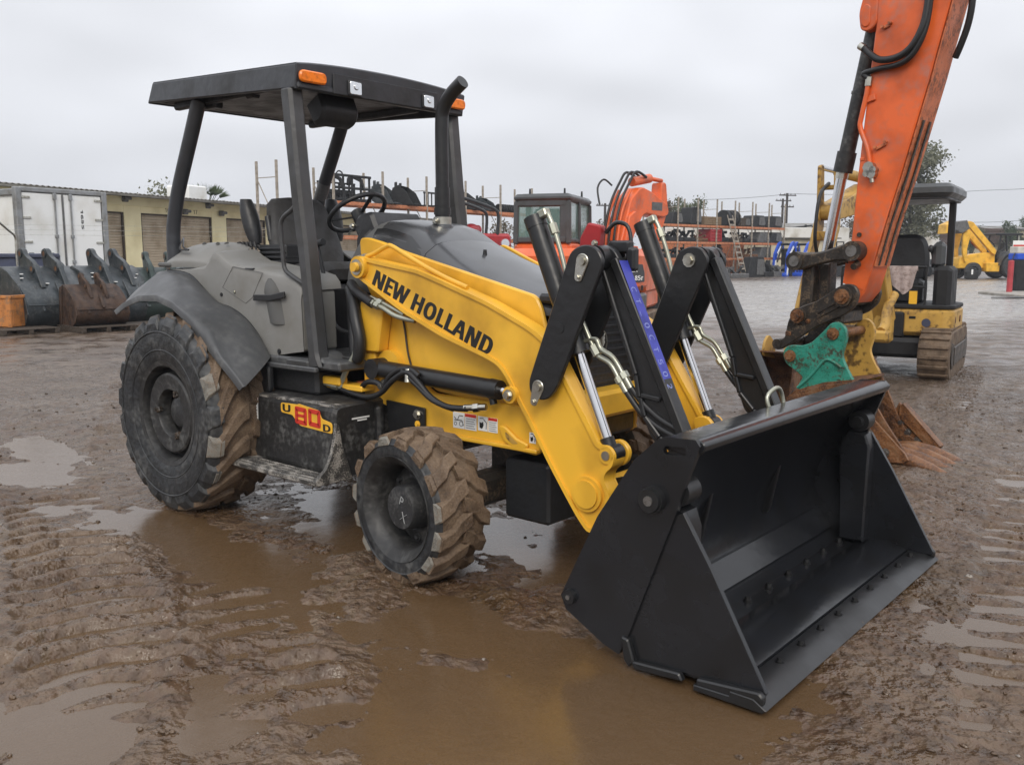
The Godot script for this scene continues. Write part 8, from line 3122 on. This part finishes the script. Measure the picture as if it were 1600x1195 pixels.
	for q in [1]:
		for z in [-0.85, 0.85]:
			g = G()
			g.at(Vector3(-0.85, 0.74, z))
			g.lathe([Vector2(0.36, -0.2), Vector2(0.66, -0.21), Vector2(0.74, -0.13), Vector2(0.74, 0.13), Vector2(0.66, 0.21), Vector2(0.36, 0.2)], 32)
			var w := part("wheel", g, M.rubber, bh)
			g = G()
			g.at(Vector3(-0.85, 0.74, z))
			g.lathe([Vector2(0.38, 0.18), Vector2(0.30, 0.05), Vector2(0.12, 0.10), Vector2(0.0, 0.12)], 24)
			part("rim", g, M.mid_steel, w)
			g = G()
			g.at(Vector3(1.62, 0.50, z))
			g.lathe([Vector2(0.26, -0.15), Vector2(0.45, -0.16), Vector2(0.50, -0.10), Vector2(0.50, 0.10), Vector2(0.45, 0.16), Vector2(0.26, 0.15)], 28)
			w = part("wheel", g, M.rubber, bh)
			g = G()
			g.at(Vector3(1.62, 0.50, z))
			g.lathe([Vector2(0.28, 0.13), Vector2(0.2, 0.02), Vector2(0.1, 0.08), Vector2(0.0, 0.09)], 20)
			part("rim", g, M.mid_steel, w)
	g = G()
	g.prism(round_corners(P2([0.0, 0.62, 0.0, 1.55, 0.35, 1.62, 1.5, 1.50, 2.25, 1.30, 2.30, 0.62]), 0.10), -0.42, 0.42, 0.05)
	part("hood", g, M.yellow, bh)
	g = G()
	g.box(Vector3(0.35, 0.70, 0.62), Vector3(0.85, 0.55, 0.45), 0.04)
	g.box(Vector3(0.35, 0.70, -0.62), Vector3(0.85, 0.55, 0.45), 0.04)
	each("tank", g, M.yellow, bh)
	for z in [-0.85, 0.85]:
		g = G()
		var o := []
		for k in 9:
			var a := lerpf(0.1, 2.7, k / 8.0)
			o.append([Vector3(-0.85 + cos(a) * 0.92, 0.74 + sin(a) * 0.92, z - 0.24), Vector3(-0.85 + cos(a) * 0.92, 0.74 + sin(a) * 0.92, z + 0.24)])
		g.sheet(o, 0.03)
		part("mudguard", g, M.fender, bh)
	g = G()
	g.box(Vector3(-0.75, 1.45, 0), Vector3(1.3, 0.5, 1.1), 0.08)
	part("platform", g, M.fender, bh)
	g = G()
	for z in [-0.6, 0.6]:
		g.beam(Vector3(0.0, 1.4, z), Vector3(-0.15, 2.66, z), 0.10, 0.10, 0.02)
		g.beam(Vector3(-1.35, 1.5, z), Vector3(-1.2, 2.66, z), 0.10, 0.10, 0.02)
		g.tube([Vector3(-0.05, 1.6, z), Vector3(-0.5, 2.0, z), Vector3(-0.12, 2.4, z)], 0.03, 6)
	g.box(Vector3(-0.65, 2.72, 0), Vector3(1.75, 0.13, 1.40), 0.03)
	each("canopy", g, M.black_paint, bh)
	g = G()
	g.box(Vector3(-0.62, 1.9, 0), Vector3(0.16, 0.6, 0.5), 0.04)
	part("seat", g, M.black_plastic, bh)
	for z in [-0.5, 0.5]:
		g = G()
		g.prism(round_corners(P2([0.05, 1.72, 0.12, 1.45, 0.32, 1.55, 1.9, 3.16, 2.15, 3.40, 1.92, 3.52, 1.65, 3.45]), 0.08), z - 0.10, z + 0.10, 0.02)
		part("loader_arm", g, M.yellow, bh)
		g = G()
		g.prism(round_corners(P2([1.72, 2.85, 1.95, 2.95, 2.25, 2.75, 2.18, 1.6, 2.0, 1.0, 1.85, 1.1, 1.92, 1.8]), 0.06), z - 0.09, z + 0.09, 0.02)
		part("link_arm", g, M.yellow, bh)
	g = G()
	g.prism(P2([2.0, 3.05, 2.2, 3.55, 2.9, 3.45, 3.0, 3.0, 2.5, 2.75]), -0.9, 0.9, 0.03)
	part("bucket", g, M.mid_steel, bh)
	g = G()
	g.prism(P2([2.7, 3.55, 3.25, 3.30, 3.3, 2.75, 2.75, 2.85]), -0.5, 0.5, 0.03)
	part("bucket_clam", g, M.yellow, bh)
	g = G()
	g.beam(Vector3(1.02, 2.28, 0.61), Vector3(0.55, 1.85, 0.61), 0.02, 0.14, 0.004)
	each("decal", g, M.red_paint, bh)
	var bk := thing("black_box", "small black cased part on the ground by the backhoe loader's front wheel", "case", yard(27.7, 54.5), 0.4)
	g = G()
	g.box(Vector3(0, 0.28, 0), Vector3(0.7, 0.5, 0.5), 0.05)
	g.box(Vector3(0.1, 0.6, 0), Vector3(0.36, 0.2, 0.3), 0.04)
	part("case_body", g, M.dark_steel, bk)
	g = G()
	g.box(Vector3(0.0, 0.45, 0.27), Vector3(0.10, 0.3, 0.02), 0.006)
	part("label", g, M.sticker_white, bk)
	# ---- bollards, fuel pump and its island
	var isl := thing("pump_island", "low worn concrete island with dark edge at the right, bollards standing on it", "concrete island", yard(19.4, 33.5), facing(1.0, 0.1))
	g = G()
	g.at(Vector3(0, -0.05, 0), Vector3(-PI / 2, 0, 0))
	g.prism(round_corners(P2([-1.2, -0.9, 4.0, -1.0, 4.0, 2.6, -0.7, 2.4]), 0.2), 0.0, 0.17, 0.03)
	part("slab", g, M.concrete, isl)
	g = G()
	g.at(Vector3(0, 0.02, 0), Vector3(-PI / 2, 0, 0))
	g.prism(round_corners(P2([-2.7, -1.4, 4.2, -1.6, 4.2, -0.95, -1.3, -0.9]), 0.2), 0.0, 0.04, 0.01)
	part("edge_plate", g, M.mid_steel, isl)
	var bo := thing("bollard", "red steel bollard left of the blue-topped fuel pump", "bollard", yard(19.25, 34.9, 0.05), 0.0, "red bollards guarding the fuel pump")
	g = G()
	g.rod(Vector3.ZERO, Vector3(0, 1.25, 0), 0.105, 0.105, 20)
	part("pipe", g, M.bollard_red, bo)
	g = G()
	g.ball(Vector3(0, 1.25, 0), Vector3(0.105, 0.03, 0.105), 20, 6)
	part("cap", g, M.bollard_red, bo)
	copy(bo, "red steel bollard at the photo's right edge, right of the fuel pump", yard(20.0, 34.9, 0.05))
	var pu := thing("fuel_pump", "dark fuel pump with bright blue band and pale top between two red bollards", "fuel pump", yard(20.3, 36.2, 0.10), facing(1.0, 0.2))
	g = G()
	g.box(Vector3(0, 0.62, 0), Vector3(0.62, 1.24, 0.5), 0.03)
	part("cabinet", g, M.dark_steel, pu)
	g = G()
	g.box(Vector3(0, 1.36, 0), Vector3(0.66, 0.24, 0.54), 0.03)
	part("band", g, M.blue_paint, pu)
	g = G()
	g.box(Vector3(0, 1.62, 0), Vector3(0.62, 0.28, 0.48), 0.03)
	part("head", g, M.far_white, pu)
	g = G()
	g.tube([Vector3(-0.33, 1.5, 0.1), Vector3(-0.46, 1.1, 0.12), Vector3(-0.40, 0.5, 0.12), Vector3(-0.33, 0.8, 0.1)], 0.02, 8)
	part("hose", g, M.hose, pu)
	var sg := thing("price_sign", "small red and white sign on a post above the fuel pump", "sign", yard(20.75, 37.2), facing(1.0, 0.2))
	g = G()
	g.rod(Vector3(0, 0, 0), Vector3(0, 2.3, 0), 0.03, 0.03, 10)
	each("post", g, M.zinc, sg)
	g = G()
	g.box(Vector3(0, 1.98, 0.03), Vector3(0.56, 0.24, 0.03), 0.01)
	part("board", g, M.sticker_white, sg)
	g = G()
	g.box(Vector3(0, 1.90, 0.047), Vector3(0.54, 0.07, 0.006), 0.002)
	part("stripe", g, M.sticker_red, sg)
	var gs := thing("yard_cabinet", "grey steel cabinet frame behind the fuel pump at the right edge", "cabinet", yard(23.9, 41.0), facing(1.0, 0.2))
	g = G()
	g.box(Vector3(0, 1.15, 0), Vector3(1.9, 1.7, 0.6), 0.03)
	part("cabinet_box", g, M.zinc, gs)
	g = G()
	for x in [-0.9, 0.9]:
		g.box(Vector3(x, 1.05, 0.32), Vector3(0.07, 2.1, 0.07), 0.01)
	g.box(Vector3(0, 2.06, 0.32), Vector3(1.8, 0.07, 0.07), 0.01)
	part("frame", g, M.mid_steel, gs)
	var lp := thing("lamp_post", "thin pale lamp post at the photo's right edge", "lamp post", yard(27.0, 47.5))
	g = G()
	g.rod(Vector3.ZERO, Vector3(0, 4.75, 0), 0.09, 0.07, 12)
	part("pole", g, M.zinc, lp)
	g = G()
	g.box(Vector3(0.12, 5.0, 0), Vector3(0.5, 0.22, 0.3), 0.05)
	g.rod(Vector3(0, 4.7, 0), Vector3(0.02, 4.95, 0), 0.05, 0.05, 8)
	part("lamp_head", g, M.dark_steel, lp)
	# ---- poles and wires
	utility_pole("tall dark utility pole with two cross arms right of the far rack", yard(31.6, 105.0), facing(0.96, 0.28), 8.3, 2)
	utility_pole("slim utility pole just left of the tall double-armed one", yard(33.8, 114.0), facing(0.96, 0.28), 8.2, 1)
	utility_pole("dark utility pole between the orange excavator's cab and its boom", yard(10.2, 100.0), facing(0.96, 0.28), 6.9, 1)
	utility_pole("short dark pole behind the backhoe loader's arms", yard(46.6, 100.0), facing(0.96, 0.28), 5.4, 1)
	wire("wire sagging from the tall pole left towards the tree behind the racks", [yard(31.6, 105.0, 8.2), yard(21.0, 102.0, 7.4)])
	wire("wire running right from the tall pole behind the orange dipper", [yard(31.6, 105.0, 8.25), yard(54.0, 105.0, 8.6), yard(80.0, 105.0, 10.6)])
	wire("low wire left of the tall pole, crossing behind the far rack", [yard(31.6, 105.0, 4.5), yard(18.0, 100.0, 4.9)])
	wire("low wire behind the backhoe loader falling to the right", [yard(46.6, 100.0, 5.2), yard(62.0, 110.0, 4.4)])
	wire("thin wire above the far roofs at the right", [yard(46.6, 100.0, 5.0), yard(64.0, 112.0, 5.6)])
	# ---- trees
	tree("eucalyptus_tree", "tall loose grey green tree with several stems behind the yellow mini excavator", M.leaf_grey, yard(31.2, 72.0), 10.6, 5.4, 41, 0.26, 0.75)
	tree("tree", "olive tree showing above the middle of the far rack", M.leaf_olive, yard(15.0, 78.0), 6.8, 5.2, 42, 0.35, 1.3)
	tree("tree", "brownish tree partly hidden by the first tree above the far rack's left end", M.leaf_brown, yard(13.2, 81.0), 6.4, 2.6, 43, 0.35, 1.2)
	tree("dark_tree", "dark round-topped tree at the right edge above the backhoe loader's canopy", M.leaf_green, yard(60.0, 106.0), 6.4, 7.0, 44, 0.25, 1.5)
	tree("dark_tree", "dark bushy tree cut by the photo's right edge", M.leaf_green, yard(66.5, 112.0), 5.5, 7.0, 45, 0.2, 1.5)
	bush("shrub", "dark small conifer left of the tiled roof at far right", M.leaf_green, yard(53.5, 106.0), 4.6, 2.4, 46)
	bush("shrub", "brown green bush in the gap between orange cab and boom", M.leaf_brown, yard(6.4, 80.0), 4.4, 5.5, 47)
	bush("shrub", "second bush right of the pole in the gap beside the orange boom", M.leaf_olive, yard(9.2, 82.0), 3.9, 3.0, 48)
	bush("shrub", "grey brown shrub at the foot of the tall eucalyptus", M.leaf_brown, yard(29.0, 74.0), 5.6, 5.0, 49)
	# ---- far buildings and trailers
	var far := thing("white_trailer", "long white box trailer standing behind the far rack", "trailer", yard(15.0, 71.0), facing(0.99, 0.10))
	g = G()
	g.box(Vector3(3.5, 2.35, 0), Vector3(15.5, 2.3, 2.5), 0.05)
	part("box_body", g, M.far_white, far)
	g = G()
	for x in [-3.2, -2.0, 9.0, 10.2]:
		g.rod(Vector3(x, 0.5, -1.1), Vector3(x, 0.5, 1.1), 0.5, 0.5, 18)
	each("wheel", g, M.dark_steel, far)
	var red := thing("red_container", "dull red container standing on the ground behind the far rack's left bays", "container", yard(10.2, 63.5), facing(0.96, 0.26))
	g = G()
	g.box(Vector3(3.0, 1.25, 0), Vector3(6.1, 2.4, 2.4), 0.04)
	for k in 26:
		g.box(Vector3(0.15 + k * 0.23, 1.25, 1.21), Vector3(0.10, 2.2, 0.05), 0.015)
	part("box_body", g, M.rack_orange, red)
	var cr := thing("cream_shed", "low cream shed wall behind the far rack's right bays", "building", yard(17.6, 67.0), facing(0.96, 0.26))
	g = G()
	g.box(Vector3(3.5, 1.3, -1.5), Vector3(7.5, 2.6, 3.0), 0.03)
	part("wall", g, M.far_cream, cr)
	g = G()
	g.prism(P2([-0.5, 2.62, 7.5, 2.62, 7.5, 2.72, -0.5, 2.72]), -3.2, 0.3, 0.02)
	part("roof", g, M.roof_metal, cr)
	var hs := thing("house", "far house with brown tiled roof and cream gable behind the backhoe loader", "house", yard(56.0, 112.0), facing(0.98, 0.2))
	g = G()
	g.box(Vector3(0, 1.3, 0), Vector3(11.0, 2.6, 7.0), 0.05)
	g.at(Vector3(5.5, 2.6, 0), Vector3(0, PI / 2, 0))
	g.prism(P2([-3.5, 0, 3.5, 0, 0, 1.9]), -0.15, 0.0, 0.01)
	part("wall", g, M.far_cream, hs)
	g = G()
	for s in [-1, 1]:
		for k in 12:
			var y := 2.55 + k * 0.165
			var z := 3.9 - k * 0.325
			g.box(Vector3(0, y + 0.08, s * (z - 0.16)), Vector3(11.6, 0.10, 0.40), 0.03)
	part("roof", g, M.tile_roof, hs)
	for q in [["white_shed", "pale long shed roof far behind the mini excavator's seat", 34.0, 92.0, 16.0, 3.4], ["white_shed", "low white shed far away between the racks and the orange dipper", 25.5, 90.0, 12.0, 3.9], ["white_shed", "cream house block behind the backhoe loader's canopy", 64.5, 118.0, 9.0, 4.4]]:
		var h := thing(q[0], q[1], "building", yard(q[2], q[3]), facing(0.99, 0.1))
		g = G()
		g.box(Vector3(0, q[5] / 2, 0), Vector3(q[4], q[5], 6.0), 0.04)
		part("wall", g, M.far_white if q[4] > 10 else M.far_cream, h)
		g = G()
		g.at(Vector3(0, q[5], 0), Vector3(0, PI / 2, 0))
		g.prism(P2([-3.3, 0.0, 3.3, 0.0, 3.3, 0.06, 0.0, 0.55, -3.3, 0.06]), -q[4] / 2 - 0.3, q[4] / 2 + 0.3, 0.02)
		part("roof", g, M.roof_metal, h)
		for k in int(q[4] / 3.0):
			g = G()
			g.box(Vector3(-q[4] / 2 + 1.5 + k * 3.0, q[5] * 0.55, 3.01), Vector3(1.0, 0.8, 0.06), 0.02)
			part("window", g, M.cab_grey, h)
	# small parked machines seen past the mini excavator
	for k in 3:
		var q: Array = [["dark parked tractor beyond the mini excavator's seat, left one", 27.3, 62.0], ["dark parked tractor beyond the mini excavator's seat, right one", 29.6, 66.0], ["grey parked machine far left of the orange dipper's foot", 22.4, 60.0]][k]
		var v := thing("parked_tractor", q[0], "tractor", yard(q[1], q[2]), facing(0.6, -0.8), "small machines parked far back")
		g = G()
		g.box(Vector3(0.5, 0.85, 0), Vector3(1.5, 0.55, 0.6), 0.08)
		part("hood", g, M.cab_grey, v)
		for p in [[-0.6, 0.55, 0.5], [1.0, 0.38, 0.45]]:
			for z in [-p[2] as float, p[2] as float]:
				g = G()
				g.rod(Vector3(p[0], p[1], z - 0.14), Vector3(p[0], p[1], z + 0.14), p[1], p[1], 18)
				each("wheel", g, M.rubber, v)
		g = G()
		for z in [-0.4, 0.4]:
			g.beam(Vector3(-0.8, 0.9, z), Vector3(-0.8, 2.3, z), 0.07, 0.07, 0.01)
		g.beam(Vector3(-0.8, 2.3, -0.43), Vector3(-0.8, 2.3, 0.43), 0.07, 0.07, 0.01)
		part("roll_bar", g, M.black_paint, v)
		g = G()
		g.box(Vector3(-0.55, 1.15, 0), Vector3(0.4, 0.12, 0.45), 0.03)
		g.box(Vector3(-0.75, 1.4, 0), Vector3(0.10, 0.5, 0.42), 0.03)
		part("seat", g, M.black_plastic, v)
